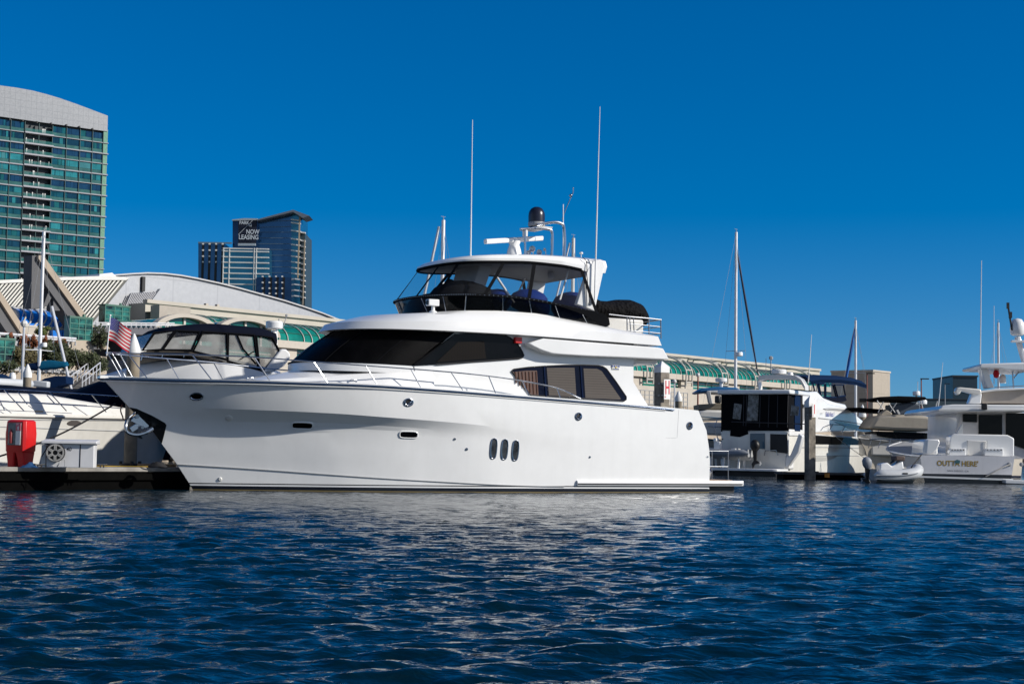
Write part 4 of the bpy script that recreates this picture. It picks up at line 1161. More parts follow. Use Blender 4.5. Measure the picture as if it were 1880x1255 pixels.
lift('green glass lift tower on the upper terrace above the flag', 193.5, 237, 560.5, 597, 0, .38)
lift('green glass lift tower low at the left edge behind the moored boats', -12, 25, 622.5, 677, -27.5, .1)
# ---- terrace walls, planters, walkway
tw = thing('terrace_wall', 'beige terrace wall with round medallions and rusty trailing plants', 'wall', FF)
T0 = -24
b = MB(); b.prism([Q(x, y, T0) for x, y in ((-60, 614), (0, 618), (136, 626), (137, 624), (172, 625.5), (172, 652), (196, 655), (196, 690), (-60, 690))], (0, 4, 0)); b.build('wall', lined('terrace_panels', (.42, .35, .27), (.34, .28, .215), 1.6, .05), tw)
b = MB()
for px, py in ((36.5, 637.5), (62.5, 640), (113, 643.5)):
    p = Q(px, py, T0 - .05); b.lathe(p, [(.62, 0), (.62, .12), (.5, .16), (.1, .17)], 20, axis=(0, -1, 0))
    b.lathe(p, [(.30, .17), (.30, .24), (.05, .26)], 14, axis=(0, -1, 0))
b.build('medallion', M('medallion_grey', (.26, .27, .30), .5), tw)
b = MB(); b.tube([Q(x, y, T0 - .3) for x, y in ((-60, 609), (0, 612.5), (60, 617), (139, 622))], .12, 6); b.tube([Q(x, y, T0 - .3) for x, y in ((85, 622), (138, 626), (138, 634))], .08, 6)
for px in range(0, 140, 14): p = Q(px, 612.5 + px * .07, T0 - .3); b.tube([p, p + Vector((0, 0, -.9))], .07, 5)
b.build('handrail', ALU, tw)
wk = thing('elevated_walkway', 'raised grey walkway with white railing behind the flag', 'walkway', FF)
b = MB(); b.prism([Q(x, y, -16) for x, y in ((176, 600), (320, 600.5), (320, 616), (176, 612))], (0, 6, 0)); b.build('deck_beam', M('walk_grey', (.12, .12, .135), .8), wk)
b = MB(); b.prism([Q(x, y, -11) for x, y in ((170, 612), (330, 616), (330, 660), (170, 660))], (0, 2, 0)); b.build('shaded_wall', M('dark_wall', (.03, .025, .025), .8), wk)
b = MB()
for y in (593, 596.5): b.tube([Q(176, y - .5, -16.2), Q(320, y + .5, -16.2)], .07, 6)
for px in range(178, 320, 9): b.tube([Q(px, 593, -16.2), Q(px, 600.5, -16.2)], .06, 5)
b.build('railing', ALU, wk)
b = MB(); b.prism([Q(x, y, -14) for x, y in ((254, 621), (269, 621), (269, 650), (254, 650))], (0, .4, 0)); wd = b.build('white_door', OFFW, wk)
b = MB(); b.lathe(Q(261, 624.5, -14.1), [(.3, 0), (.3, .1)], 12, axis=(0, -1, 0)); b.build('door_emblem', GREYP, wd)
# ---- planting: leaf-sized faces on a mound of short stems
LEAFD = M('hedge_leaf', (.045, .06, .015), .7, var=.7, scale=3)
LEAFR = M('rust_leaf', (.24, .07, .02), .8, var=.6, scale=3)
LEAFG = M('dry_leaf', (.12, .10, .035), .8, var=.6, scale=3)
BARK = M('bark', (.10, .07, .045), .9)
rg = random.Random(11)
def leaves(b, c, r, n, size, flat=1.0):
    c = Vector(c)
    for _ in range(n):
        d = Vector((rg.gauss(0, 1), rg.gauss(0, 1), rg.gauss(0, 1))).normalized() * (rg.random() ** .45)
        p = c + Vector((d.x * r[0], d.y * r[1], d.z * r[2]))
        a = Vector((rg.gauss(0, 1), rg.gauss(0, 1), rg.gauss(0, 1))).normalized(); e = a.orthogonal().normalized()
        s_ = size * rg.uniform(.6, 1.4)
        b.add([p - a * s_, p + e * s_ * .5, p + a * s_, p - e * s_ * .5], [(0, 1, 2, 3)])
def bush(name, label, px, py, t, w, h, mat, n=900, size=.16, cat='bush', group=None, lumps=7):
    p = Q(px, py, t); r_ = thing(name, label, cat, loc=FF.W(p), group=group)
    b = MB()
    for k in range(lumps):
        o = Vector((rg.uniform(-.6, .6) * w, rg.uniform(-.5, .5) * w * .6, h * rg.uniform(.25, .8)))
        leaves(b, o, (w * rg.uniform(.3, .5), w * .4, h * rg.uniform(.22, .4)), n // lumps, size)
    b.build('foliage', mat, r_, smooth=0)
    b = MB()
    for k in range(5): b.tube([(rg.uniform(-.3, .3) * w, 0, 0), (rg.uniform(-.6, .6) * w, rg.uniform(-.3, .3) * w, h * .6)], [.06, .02], 5)
    b.build('stem', BARK, r_)
hx = [(90, 672), (104, 674), (118, 676), (132, 677), (146, 679), (160, 680), (174, 684)]
for i, (x, y) in enumerate(hx):
    bush('bush', ['dark green bush at the left end of the hedge behind the teal sail cover', 'dark green bush right of the sailboat mast in the hedge', 'dark green bush in the hedge behind the slanting boom', 'rounded dark bush in the hedge just right of the slanting boom', 'dark bush in the hedge above the top of the gangway', 'dark bush in the hedge above the rocks', 'low dark bush at the right end of the hedge under the flag'][i], x, y, T0 - 4 + .1 * i, 1.35, [1.7, 2.0, 1.6, 1.5, 1.45, 1.4, 1.3][i], LEAFD, 1500, .1, group='hedge bushes below the terrace wall')
for i, (x, y, w) in enumerate(((30, 676, 1.6), (48, 676, 1.5), (66, 676, 1.5))):
    bush('bush', ['dry brownish bush beside the low green lift tower', 'dry brownish bush behind the white cone topped pile', 'dry brownish bush behind the sailboat mast'][i], x, y, T0 - 3.5, w, 1.6, LEAFG, 1100, .1, group='dry bushes below the terrace wall')
bush('bush', 'rounded green shrub on the terrace beside the blue doors', 80, 616, T0 + 5, .75, .8, M('shrub_leaf', (.09, .12, .02), .7, var=.6), 900, .1)
bush('bush', 'dark green shrub at the foot of the raking buttress left of the flagstaff', 182, 640, T0 - .5, 1.0, 1.7, LEAFD, 900, .1)
bush('bush', 'low green bush at the left edge above the inflatable boat', 2, 688, T0 - 6, 1.3, 1.0, LEAFD, 700, .1)
for i, (x0, x1, y) in enumerate(((10, 24, 617), (30, 52, 620), (52, 68, 623), (82, 87, 624), (97, 120, 625))):
    pl_ = thing('trailing_plant', ['rusty trailing plant at the left end of the terrace parapet', 'thick rusty trailing plant left of the tall mast on the terrace parapet', 'rusty trailing plant just behind the mast on the terrace parapet', 'thin hanging rusty plant right of the mast on the terrace parapet', 'rusty trailing plant under the blue doors on the terrace parapet'][i], 'plant', loc=FF.W(Q((x0 + x1) / 2, y, T0 - .2)), group='trailing plants on the terrace parapet')
    w = abs(Q(x1, y, T0).x - Q(x0, y, T0).x) / 2; b = MB()
    for k in range(10): leaves(b, (rg.uniform(-1, 1) * w * 1.1, -.2, rg.uniform(-.45, .1)), (w * .4, .2, rg.uniform(.15, .4)), 80, .085)
    b.build('foliage', LEAFR, pl_, smooth=0)
# ---- lower quay wall, rail, gangway
qw = thing('quay_wall', 'low beige quay wall with pale rail behind the sailboat at left', 'wall', FF)
b = MB(); b.prism([Q(x, y, -27.5) for x, y in ((-60, 679), (148, 684), (146, 722), (-60, 722))], (0, 2, 0)); b.build('wall', CONC, qw)
b = MB(); b.tube([Q(x, y, -27.7) for x, y in ((-40, 673), (50, 675.5), (146, 682))], .1, 6); b.tube([Q(x, y, -27.7) for x, y in ((-40, 677), (50, 679), (146, 685))], .06, 6)
for px in range(0, 147, 12): b.tube([Q(px, 675 + px * .048, -27.7), Q(px, 682 + px * .03, -27.7)], .06, 5)
b.build('handrail', ALU, qw)
gw = thing('gangway', 'grey access gangway with handrails sloping down beside the big yacht bow', 'gangway', FF)
a0, a1 = Q(172, 690, -29), Q(139, 716, -31)
b = MB(); b.beam(a0, a1, 1.6, .25); b.build('ramp', M('gangway_grey', (.13, .12, .11), .8), gw)
b = MB()
for o in (-.75, .75):
    w_ = Vector((0, o, 0)); b.tube([a0 + w_ + Vector((0, 0, 1)), a1 + w_ + Vector((0, 0, 1))], .045, 6); b.tube([a0 + w_ + Vector((0, 0, .55)), a1 + w_ + Vector((0, 0, .55))], .03, 6)
    for k in range(6): p = a0.lerp(a1, k / 5) + w_; b.tube([p, p + Vector((0, 0, 1))], .04, 6)
b.build('handrail', ALU, gw)
# ---- right hand waterfront under the vault: lower terrace wall with railings
pw = thing('promenade_wall', 'plain beige promenade wall with thin railings below the green window strip', 'wall', FF)
z1 = Q(1180, 742, -12).z
b = MB(); b.bb((Q(1100, 740, -12).x, -12, .5), (Q(1640, 760, -12).x, -10.5, max(z1, 3.0))); b.build('wall', CONC, pw)
b = MB(); rx0, rx1 = Q(1165, 740, -12).x, Q(1260, 740, -12).x
zr0, zr1 = z1 + .1, Q(1180, 716, -12).z
for k in range(13): x = lerp(rx0, rx1, k / 12); b.tube([(x, -12.2, z1 - 1), (x, -12.2, zr1)], .06, 5)
for k in range(4): b.tube([(rx0, -12.2, lerp(zr0, zr1, k / 3)), (rx1, -12.2, lerp(zr0, zr1, k / 3))], .05, 5)
b.build('railing', GREYP, pw)

# ---- street lamps and poles ashore
def lamp(label, px, ytop, ybase, Y, col, arm=True):
    p, q = at_y(px, ybase, Y), at_y(px, ytop, Y)
    l_ = thing('street_lamp', label, 'street lamp', loc=(p.x, p.y, 2.2), group='street lamps on the promenade')
    h = q.z - 2.2; b = MB(); b.tube([(0, 0, 0), (0, 0, h)], [.12, .08], 8); b.build('pole', col, l_)
    b = MB()
    if arm: b.beam((-.1, 0, h), (1.0, 0, h), .3, .14); b.build('lamp_head', BLACK, l_)
    else: b.ball((0, 0, h), .25, n=8); b.build('lamp_head', OFFW, l_)
RUST = M('rust_red_pole', (.22, .05, .03), .6)
lamp('thin rust red lamp pole rising beside the H pile, before the green windows', 1281, 688, 760, 180, RUST, False)
lamp('brown lamp post with flat head in front of the concrete end block', 1592, 685, 745, 215, RUST)
lamp('dark double headed lamp post against the sky right of the concrete block', 1691.5, 695, 735, 210, RUST)
lamp('small dark lamp post left of the teal tower', 1735, 704, 735, 320, GREYP)
lamp('slim white lamp pole between the two piles at the H sign', 1238, 700, 750, 170, ALU, False)
lamp('thin pale pole at the left before the terrace medallions', 41, 594, 690, 105, ALU, False)

# ---- low dark office block on the right horizon
ob_ = thing('office_block', 'small dark teal office block on the horizon left of the right hand yacht', 'building', loc=(at_y(1772, 740, 420).x, 420, 0))
w = 45 * 420 / F / 2; h = at_y(1772, 691.5, 420).z
b = MB(); b.bb((-w, 0, 0), (w, 20, h)); b.build('wall', M('dark_teal', (.015, .04, .06), .4), ob_)
b = MB()
for k in range(6): b.bb((-w + .2, -.1, 2 + k * (h - 3) / 6), (w - .2, -.02, 2.6 + k * (h - 3) / 6))
b.build('window_band', M('teal_band', (.02, .07, .10), .2), ob_)
b = MB(); b.bb((-w - .2, -.3, h), (w + .2, 20, h + .4)); b.build('roof', M('dark_roof', (.02, .03, .04), .6), ob_)
wh = thing('warehouse', 'long low dark shed on the horizon behind the right hand boats', 'building', loc=(at_y(1730, 760, 380).x, 380, 0))
b = MB(); b.bb((-14, 0, 0), (14, 20, at_y(1730, 733, 380).z)); b.build('wall', M('shed_blue', (.03, .06, .08), .6), wh)
b = MB(); b.bb((-14.2, -.2, at_y(1730, 733, 380).z), (14.2, 20, at_y(1730, 731.5, 380).z)); b.build('roof', M('dark_roof', (.02, .03, .04), .6), wh)

# ---- hotel tower
HF = Fr(at_y(193, 400, 460).x, 460.0, 36.87)
ht = thing('hotel_tower', 'tall green glass hotel tower with pale curved metal crown at the left edge', 'building', HF)
def HS(px, py, t=0.0): return HF.side(px, py, t)
zb_, x_l = 6.0, -64.0
HTW = 0.0
def col_x(px, y=300): return HS(px, y).x
cols = [col_x(p) for p in (2, 17, 43, 69, 94, 120, 145, 168, 187.5)]
right = 0.0
zf0 = HS(70, 246).z; fh = (HS(70, 246).z - HS(70, 325).z) / 4
nfl = int((zf0 - 30) / fh)
ytop_l = HS(0, 219.8).z; ytop_r = HS(196.4, 241.7).z
crown_low = (ytop_l + ytop_r) / 2
b = MB(); b.bb((x_l, 1.2, 0), (-.3, 24, crown_low + 1)); b.build('core_wall', M('core_dark', (.02, .03, .035), .5), ht)
PAN = lined('crown_panels', (.225, .235, .25), (.165, .175, .19), 1.55, .10, period2=1.9, axis2=2, rough=.4, metal=.3)
cr = [HS(x, y) for x, y in ((196.6, 241.7), (197.2, 213), (168, 202), (140, 191.5), (110, 181), (85, 173.5), (60, 167), (30, 161.5), (0, 157.5))]
pk = cr[-1]
xm = -34.0
left_c = [Vector((2 * xm - p.x, 0, p.z)) for p in cr[::-1]]
b = MB(); b.prism([Vector((p.x, -.3, p.z)) for p in cr + [Vector((xm, 0, pk.z + .8))] + left_c], (0, 25, 0)); b.build('crown', PAN, ht)
b = MB()
for px, py in ((18, 219), (42, 221.5), (68, 224.5), (94, 227), (122, 230), (146, 233), (170, 237)):
    p = HS(px, py, -.6); b.box(p, (.35, .5, .5))
b.build('crown_light', BLACK, ht)
gl = [M('tower_glass_%s' % n_, c_, .14, .55, var=.25, scale=.25) for n_, c_ in (('navy', (.012, .07, .14)), ('teal', (.008, .12, .155)), ('green', (.015, .15, .15)), ('bright', (.04, .30, .30)), ('dark', (.006, .06, .10)), ('blind', (.08, .28, .27)))]
SPAN = M('green_spandrel', (.03, .125, .115), .25, .3, var=.2, scale=.4)
rt_ = random.Random(5)
for fl in range(nfl):
    z = zf0 - fl * fh; zt2 = z + fh
    tilt_ = 0
    style = rt_.random()
    base = 0 if fl in (0, 2, 5) else (3 if fl in (3, 4) else rt_.choice([1, 1, 4, 2, 1]))
    for a_, c_, nm in ((0, 2, 'left'), (4, 9, 'right')):
        b = MB(); xa = cols[a_] if a_ else x_l; xs_ = ([x_l + k * 4.2 for k in range(8)] if not a_ else []) + cols[a_:c_ + 1] 
        xs_ = sorted(x for x in xs_ if x <= (cols[2] if not a_ else 0))
        for i in range(len(xs_) - 1):
            u0, u1 = xs_[i], xs_[i + 1]; n_ = rt_.choice([3, 4, 5, 6]); cuts = sorted([0, 1] + [rt_.random() for _ in range(n_ - 1)])
            for k in range(len(cuts) - 1):
                m_ = base if rt_.random() < .55 else rt_.choice([1, 4, 3 if base else 0, 2, 5 if base == 3 else 1])
                b.bb((lerp(u0, u1, cuts[k]) + .03, 0, z + fh * .36), (lerp(u0, u1, cuts[k + 1]) - .03, .5, zt2 - fh * .10), m_)
        b.build('window_band', gl, ht)
    b = MB(); b.bb((x_l, -.1, z + .02), (cols[2], .6, z + fh * .34)); b.build('spandrel', SPAN, ht)
    b = MB(); b.bb((cols[4], -.1, z + .02), (cols[8], .6, z + fh * .34)); b.build('spandrel', SPAN, ht)
    # loggia: recessed dark bay with slab, glass balustrade and pale door posts
    b = MB(); b.bb((cols[2], -.7, z - .22), (cols[4] + .3, 1.2, z + .22)); sb_ = b.build('balcony', M('slab_pale', (.34, .34, .37), .6), ht)
    b = MB(); b.bb((cols[2] + .1, -.5, z + .22), (cols[4], -.42, z + 1.15)); b.build('balustrade', M('balustrade_glass', (.05, .22, .20), .1, alpha=.35), sb_)
    b = MB()
    for k in range(rt_.choice([2, 3, 4])): xk = lerp(cols[2], cols[4], rt_.uniform(.08, .95)); b.bb((xk - .13, .2, z + .22), (xk + .13, .5, z + 1.7))
    b.build('balcony_chair', OFFW, sb_)
    b = MB(); b.bb((x_l, -.35, z - .16), (cols[2], .2, z + .06)); b.bb((cols[4] + .3, -.35, z - .16), (.15, .2, z + .06)); b.build('floor_edge', M('slab_grey', (.28, .29, .32), .6), ht)
    if fl % 2 == 0 and fl > 1:
        b = MB(); b.bb((x_l, -.5, z + fh * .9), (.2, -.1, z + fh * .95)); b.build('sunshade', M('slab_grey', (.28, .29, .32), .6), ht)
b = MB()
for i, x in enumerate(cols):
    if i == 0: continue
    b.bb((x - .07, -.4, 0), (x + .07, .3, crown_low))
for k in range(1, 9): b.bb((cols[1] - 4.2 * k - .1, -.4, 0), (cols[1] - 4.2 * k + .1, .3, crown_low))
b.build('mullion', M('mullion_dark', (.02, .07, .07), .5), ht)
b = MB(); b.bb((cols[8] + .15, -.05, 0), (-.02, 23.5, ytop_r + .5)); b.build('corner_strip', M('corner_green', (.13, .30, .20), .35, var=.15), ht)

# ---- glass apartment towers with the leasing banner
PF = Fr(at_y(560, 540, 520).x, 520.0, 0)
ap = thing('apartment_tower', 'cluster of dark blue glass apartment towers with white floor lines and leasing banner', 'building', PF)
Y0 = 520.0
def P2(px, py, t=0.0): return PF.side(px, py, t)
DB = M('night_blue_glass', (.045, .13, .25), .16, .85, var=.2, scale=.08)
DB2 = M('blue_green_glass', (.04, .21, .31), .16, .75, var=.2, scale=.12)
DB3 = M('slate_glass', (.025, .07, .15), .2, .8, var=.3, scale=.1)
def block(name, x0, x1, yt, mat, t=0.0, depth=18, yt2=None, yb=640):
    b = MB(); b.prism([P2(x0, yb, t), P2(x1, yb, t), P2(x1, yt2 or yt, t), P2(x0, yt, t)], (0, depth, 0)); return b.build(name, mat, ap)
tw_ = block('main_tower', 470, 535, 404, DB, 4, 22, 391)
for k in range(11):
    y = 404.5 + k * 10.6
    b = MB(); b.prism([P2(470, y + 2 * (k < 2), 3.8), P2(534.5, y, 3.8), P2(534.5, y + .9, 3.8), P2(470, y + .9 + 2 * (k < 2), 3.8)], (0, .3, 0)); b.build('floor_line', M('dim_line', (.10, .16, .22), .5), tw_)
sd = block('side_face', 535, 551, 391, DB2, 3.9, 20, 394.5); 
blc = block('balcony_stack', 551, 560, 425, M('stack_dark', (.03, .05, .06), .5), 4.6, 18, 428)
ys = [403, 408.5, 423, 438, 448.5, 459.5, 470, 480.5, 491, 501.5, 511, 521, 531.5, 542]
for y in ys:
    b = MB(); b.prism([P2(534, y - 1.4, 3.2), P2(552, y + 1.0, 3.2), P2(552, y + 3.2, 3.2), P2(534, y + .8, 3.2)], (0, .7, 0)); b.build('white_floor_edge', SIGNW, sd)
    if y > 420:
        b = MB(); b.prism([P2(552, y + 2.0, 3.4), P2(560.5, y + 3.2, 3.4), P2(560.5, y + 5.4, 3.4), P2(552, y + 4.2, 3.4)], (0, 1.2, 0)); b.build('balcony', SIGNW, blc)
b = MB(); b.prism([P2(x, y, 2.5) for x, y in ((549, 398), (551.5, 398), (547.5, 510), (545.5, 510))], (0, .4, 0)); b.build('corner_fin', M('tan_fin', (.42, .34, .24), .6), sd)
b = MB(); b.prism([P2(558.5, 440, 2.9), P2(560.5, 440, 2.9), P2(556.5, 560, 2.9), P2(555, 560, 2.9)], (0, .5, 0)); b.build('edge_fin', M('tan_fin', (.42, .34, .24), .6), blc)
b = MB(); b.prism([P2(x, y, 0) for x, y in ((470, 403), (538, 385), (568, 396), (556, 400), (538, 389), (472, 405))], (0, 10, 0)); b.build('sloping_roof', M('roof_slate', (.14, .17, .21), .5), ap)
bn = block('banner_tower', 427, 473, 403.5, DB3, 2, 20, 403.5)
b = MB(); b.prism([P2(x, y, 1.5) for x, y in ((437.5, 404.5), (471, 404.5), (469.5, 446), (437.5, 446))], (0, .4, 0)); bnr = b.build('banner', M('banner_navy', (.004, .007, .025), .6), bn)
LET = M('banner_letters', (.62, .66, .70), .6)
XD, ZD = (1, 0, 0), (0, 0, 1); pxm = Y0 / F
def ban(txt, px, py, hpx, sx, bold=.01):
    p = P2(px, py, 1.0); b = MB(); b.text(txt, p, XD, ZD, hpx * pxm * 1.38, .1, sx=sx, bold=bold); b.build('banner_lettering', LET, bnr)
ban('PARK', 439.5, 411.5, 6.2, .85, .02); ban('12', 456, 415.5, 5.2, .9, .02)
ban('NOW', 451.8, 429.3, 8.6, .78, .02); ban('LEASING', 438.2, 439, 8.6, .80, .02)
b = MB(); b.beam(P2(437.5, 430.5, 1.3), P2(464, 404.5, 1.3), .12, .1); b.build('banner_rule', LET, bnr)
b = MB(); b.prism([P2(x, y, 1.2) for x, y in ((437, 446.5), (469, 446.5), (469, 451), (437, 451))], (0, .8, 0)); b.prism([P2(x, y, 1.2) for x, y in ((448, 400.5), (473, 401), (473, 404), (426, 405), (426, 403))], (0, 3, 0)); b.build('tower_ledge', M('ledge_grey', (.36, .40, .44), .5), bn)
lf = block('left_wing', 364, 412, 447, DB, 0, 18)
for px in (373, 385, 397, 409):
    b = MB(); b.bb((P2(px - 2.2, 450, -.2).x, -.2, P2(px, 640).z), (P2(px + 2.2, 450).x, .1, P2(px, 449).z)); b.build('dark_recess', BLACK, lf)
    for y in (448, 459.5, 470.5, 481):
        b = MB(); b.bb((P2(px - 2, y, -.5).x, -.6, P2(px, y + 1.3).z), (P2(px + 1.5, y).x, -.25, P2(px, y - 1.3).z)); b.build('balcony_light', SIGNW, lf)
b = MB(); b.bb((P2(364, 446).x, -.3, P2(364, 447).z), (P2(426, 446).x, -.1, P2(364, 444).z)); b.build('roof_rail', M('rail_blue', (.12, .18, .24), .5), lf)
ct_ = block('centre_wing', 409.5, 494, 454, DB2, -2, 16, 457)
for y in (454.5, 459.5, 470, 480, 490, 500, 510, 520):
    b = MB(); b.prism([P2(409, y, -2.6), P2(493.5, y + 1.6, -2.6), P2(493.5, y + 3.6, -2.6), P2(409, y + 2, -2.6)], (0, .7, 0)); b.build('white_floor_edge', SIGNW, ct_)
for px in (410.5, 421.5, 467, 471):
    b = MB(); b.bb((P2(px - .7, 455, -2.7).x, -2.7, P2(px, 640).z), (P2(px + .7, 455, -2.7).x, -2.2, P2(px, 457).z)); b.build('white_pier', SIGNW, ct_)
lw = block('low_wing', 470.5, 535, 509, DB3, -4, 14)
for px in (482, 494.5, 506.5, 518):
    b = MB(); b.bb((P2(px + .5, 512, -4.2).x, -4.2, P2(px, 640).z), (P2(px + 5, 512, -4.2).x, -3.9, P2(px, 511).z)); b.build('dark_recess', BLACK, lw)
    for y in (510, 521, 531.5, 541):
        b = MB(); b.bb((P2(px - 1.5, y, -4.5).x, -4.6, P2(px, y + 1.3).z), (P2(px + 1.3, y, -4.5).x, -4.25, P2(px, y - 1.3).z)); b.build('balcony_light', SIGNW, lw)
# ================================================================== OTHER BOATS
PAINT = lambda nm, c, boot=(.01, .012, .03), zb=.12: banded(nm, c, [(zb, boot)], .25, .3, streak=.12)
def hull_shape(L, B, hs, hb, rake=1.3, fine=2.0, flare=.82, n=36, stern_in=.94):
    U = [1 - (1 - k / n) ** 1.2 for k in range(n + 1)]
    def sh(u, e): return (stern_in + (1 - stern_in) * min(1, u / .35)) * (1 if u < .4 else max(0, 1 - ((u - .4) / .6) ** e))
    rows = []
    for u in U:
        z = hs + (hb - hs) * u ** 1.6
        s0, s1 = u * L, u * (L - rake * .55), 
        s2 = u * (L - rake)
        w = B / 2
        top = Vector((s0, max(w * sh(u, fine), .02), z))
        kn = Vector((lerp(s0, s1, .6), max(w * .97 * sh(u, fine * .86) * lerp(1, flare + .08, u), .02), lerp(.35 + .4 * u * u, z, .55)))
        ch = Vector((s1, max(w * .93 * sh(u, fine * .75) * lerp(1, flare, u), .02), .30 + .45 * u ** 2))
        wl = Vector((s2, max(w * .90 * sh(u, fine * .7) * lerp(1, flare, u), .02), .0))
        ke = Vector((s2 * .98, max(w * .5 * sh(u, fine * .7), .02), -.45))
        rows.append([ke, wl, ch, kn, top])
    return rows
def make_hull(T, rows, mat, deckmat=None, rub=None, camber=.06):
    b = MB(); b.loft(rows); b.loft([[mir(p) for p in r] for r in rows]); b.loft([rows[0], [mir(p) for p in rows[0]]])
    h = b.build('hull', mat, T, smooth=16)
    b = MB(); b.loft([[r[-1] + Vector((0, -.01, -.04)), Vector((r[-1].x, 0, r[-1].z - .04 + camber)), mir(r[-1]) + Vector((0, .01, -.04))] for r in rows]); b.build('deck', deckmat or WHITE, T)
    if rub:
        b = MB(); P = [r[-1] + Vector((0, .02, -.06)) for r in rows]
        b.tube(P[::2] + [mir(p) for p in P[::-2]], .035, 6); b.build('rub_rail', rub, T)
    return h
def house(T, name, poly, t0, t1, z0, z1, mat, bevel=.04, front=0.0):
    """cabin from a side outline, leaning in from half-width t0 at z0 to t1 at z1"""
    tt = lambda z: lerp(t0, t1, (z - z0) / max(z1 - z0, .01))
    b = MB(); A = [Vector((s, tt(z), z)) for s, z in poly]; n = len(A)
    b.add(A + [mir(p) for p in A], [tuple(range(n))[::-1], tuple(range(n, 2 * n))] + [(i, (i + 1) % n, n + (i + 1) % n, n + i) for i in range(n)])
    return b.build(name, mat, T, bevel=bevel), tt
def side_panel(T, name, poly, tt, mat, sgn=1, out=.012, thick=.03):
    b = MB(); P = [Vector((s, sgn * (tt(z) + out), z)) for s, z in poly]; b.prism(P, (0, -sgn * thick, 0)); return b.build(name, mat, T)
def rail(T, name, path, down, r=.016, every=None, mat=None):
    b = MB(); b.tube(path, r, 6)
    for p in (path if every is None else path[::every]): b.tube([p, p + Vector(down)], r * .85, 6)
    return b.build(name, mat or STEEL, T)
def radome(T, p, r=.3, h=.24, mat=None):
    b = MB(); b.lathe(p, [(r * .85, 0), (r, h * .12), (r * 1.02, h * .8), (r * .92, h), (.01, h * 1.06)], 20); return b.build('radome', mat or WHITE, T, smooth=28)
def whip(T, p, q, r=.02, name='whip_antenna'):
    b = MB(); b.tube([p, q], [r, r * .5], 6); return b.build(name, WHITE, T)

# ---- left: white express cruiser lying behind the dock
LC = Fr(*at_y(225, 850, 50.5)[:2], 54.0)
lc = thing('express_cruiser', 'white express cruiser with oval side window lying behind the dock box at left', 'motor boat', LC)
SS = -1.95
bowx = LC.side(345, 800, -1).x + .6; stx = -13.0
Lh = bowx - stx
rows = hull_shape(Lh, 3.9, LC.side(20, 762, SS).z, LC.side(225, 767, -1.8).z + .12, rake=1.4, fine=2.6)
rows = [[Vector((p.x + stx, p.y, p.z)) for p in r] for r in rows]
CREAMH = PAINT('cream_hull_paint', (.70, .685, .64), (.30, .24, .12), .1)
make_hull(lc, rows, CREAMH, CREAM, CREAM)
def lcs(px, py, t=SS): return LC.side(px, py, t)
lhit = hitter(LC, rows, -1)
b = MB()
for y0, y1 in ((770, 771.5), (783, 791)): b.tube([lhit(x, lerp(y0, y1, x / 225), .004)[0] for x in range(0, 300, 20)], .014, 5)
b.build('styling_line', GREYP, lc)
b = MB(); O = [lhit(x, y, .012)[0] for x, y in oval(136, 776.5, 13.5, 5.0)]; b.prism(O, (0, .04, 0)); b.build('oval_window', M('grey_oval', (.10, .09, .085), .2), lc)
hd = rows[18][-1].z
poly = [(bowx - 1.6, hd - .05), (bowx - 2.6, hd + .22), (bowx - 5.2, hd + .5), (bowx - 6.2, hd + .62), (bowx - 8.5, hd + .6), (bowx - 8.6, hd - .1)]
house(lc, 'trunk_cabin', poly, 1.35, 1.0, hd, hd + .6, CREAM, .08)
b = MB()
pr_ = [lcs(x, y, -1.75) for x, y in ((-70, 706), (0, 714), (40, 716), (100, 719.5), (160, 723.5), (212, 727), (260, 731))]
b.tube(pr_, .018, 6); b.tube([p + Vector((0, 0, -.33)) for p in pr_[:5]], .012, 6); b.build('bow_rail', STEEL, lc)
for (x0, y0), (x1, y1) in (((8, 716), (44, 754)), ((33, 720), (50, 742)), ((90, 719), (122, 754)), ((86, 725), (100, 740)), ((169, 724.5), (195, 756)), ((-10, 716), (8, 752))):
    b = MB(); b.tube([lcs(x0, y0, -1.75), lcs(x1, y1, -1.8)], .016, 6); b.build('rail_stanchion', STEEL, lc)
b = MB()
for px in (50, 95): p = lcs(px, 742, -.6); b.ball(p + Vector((0, 0, .05)), .3, n=10, sc=(1.3, .8, .45))
b.build('deck_bag', TAN, lc)
b = MB(); p = lcs(72, 755, SS); b.beam(p + Vector((-.13, 0, 0)), p + Vector((.13, 0, 0)), .04, .05); b.build('deck_cleat', BLACK, lc)
# ---- covered boats behind it
cv = thing('covered_powerboat', 'long powerboat under a sagging dark navy cover behind the express cruiser rail', 'motor boat', Fr(*at_y(120, 780, 58)[:2], 54.0))
CF = Fr(*at_y(120, 780, 58)[:2], 54.0)
rows = hull_shape(9.0, 3.2, 1.5, 1.9); rows = [[Vector((p.x - 5.5, p.y, p.z)) for p in r] for r in rows]
make_hull(cv, rows, PAINT('navy_hull', (.02, .025, .06)), CREAM)
b = MB(); tp = [(-40, 708), (0, 706), (20, 707), (60, 711), (100, 711.5), (130, 713), (150, 717), (175, 719), (195, 722), (212, 727)]
rws = []
for x, y in tp:
    p = CF.side(x, y, 0); w = 1.5
    rws.append([Vector((p.x, w, 1.5)), Vector((p.x, w * .96, p.z - .35)), Vector((p.x, w * .5, p.z - .08)), Vector((p.x, 0, p.z)), Vector((p.x, -w * .5, p.z - .08)), Vector((p.x, -w * .96, p.z - .35)), Vector((p.x, -w, 1.5))])
b.loft(rws); b.poly(rws[0]); b.poly(rws[-1]); b.build('canvas_cover', DNAVY, cv, smooth=50)
b = MB()
for x0, x1 in ((20, 60), (70, 110)): b.prism([CF.side(x, y, -1.53) for x, y in ((x0, 727), (x1, 729), (x1, 741), (x0, 741))], (0, .02, 0))
b.build('cover_window', VINYL, cv)
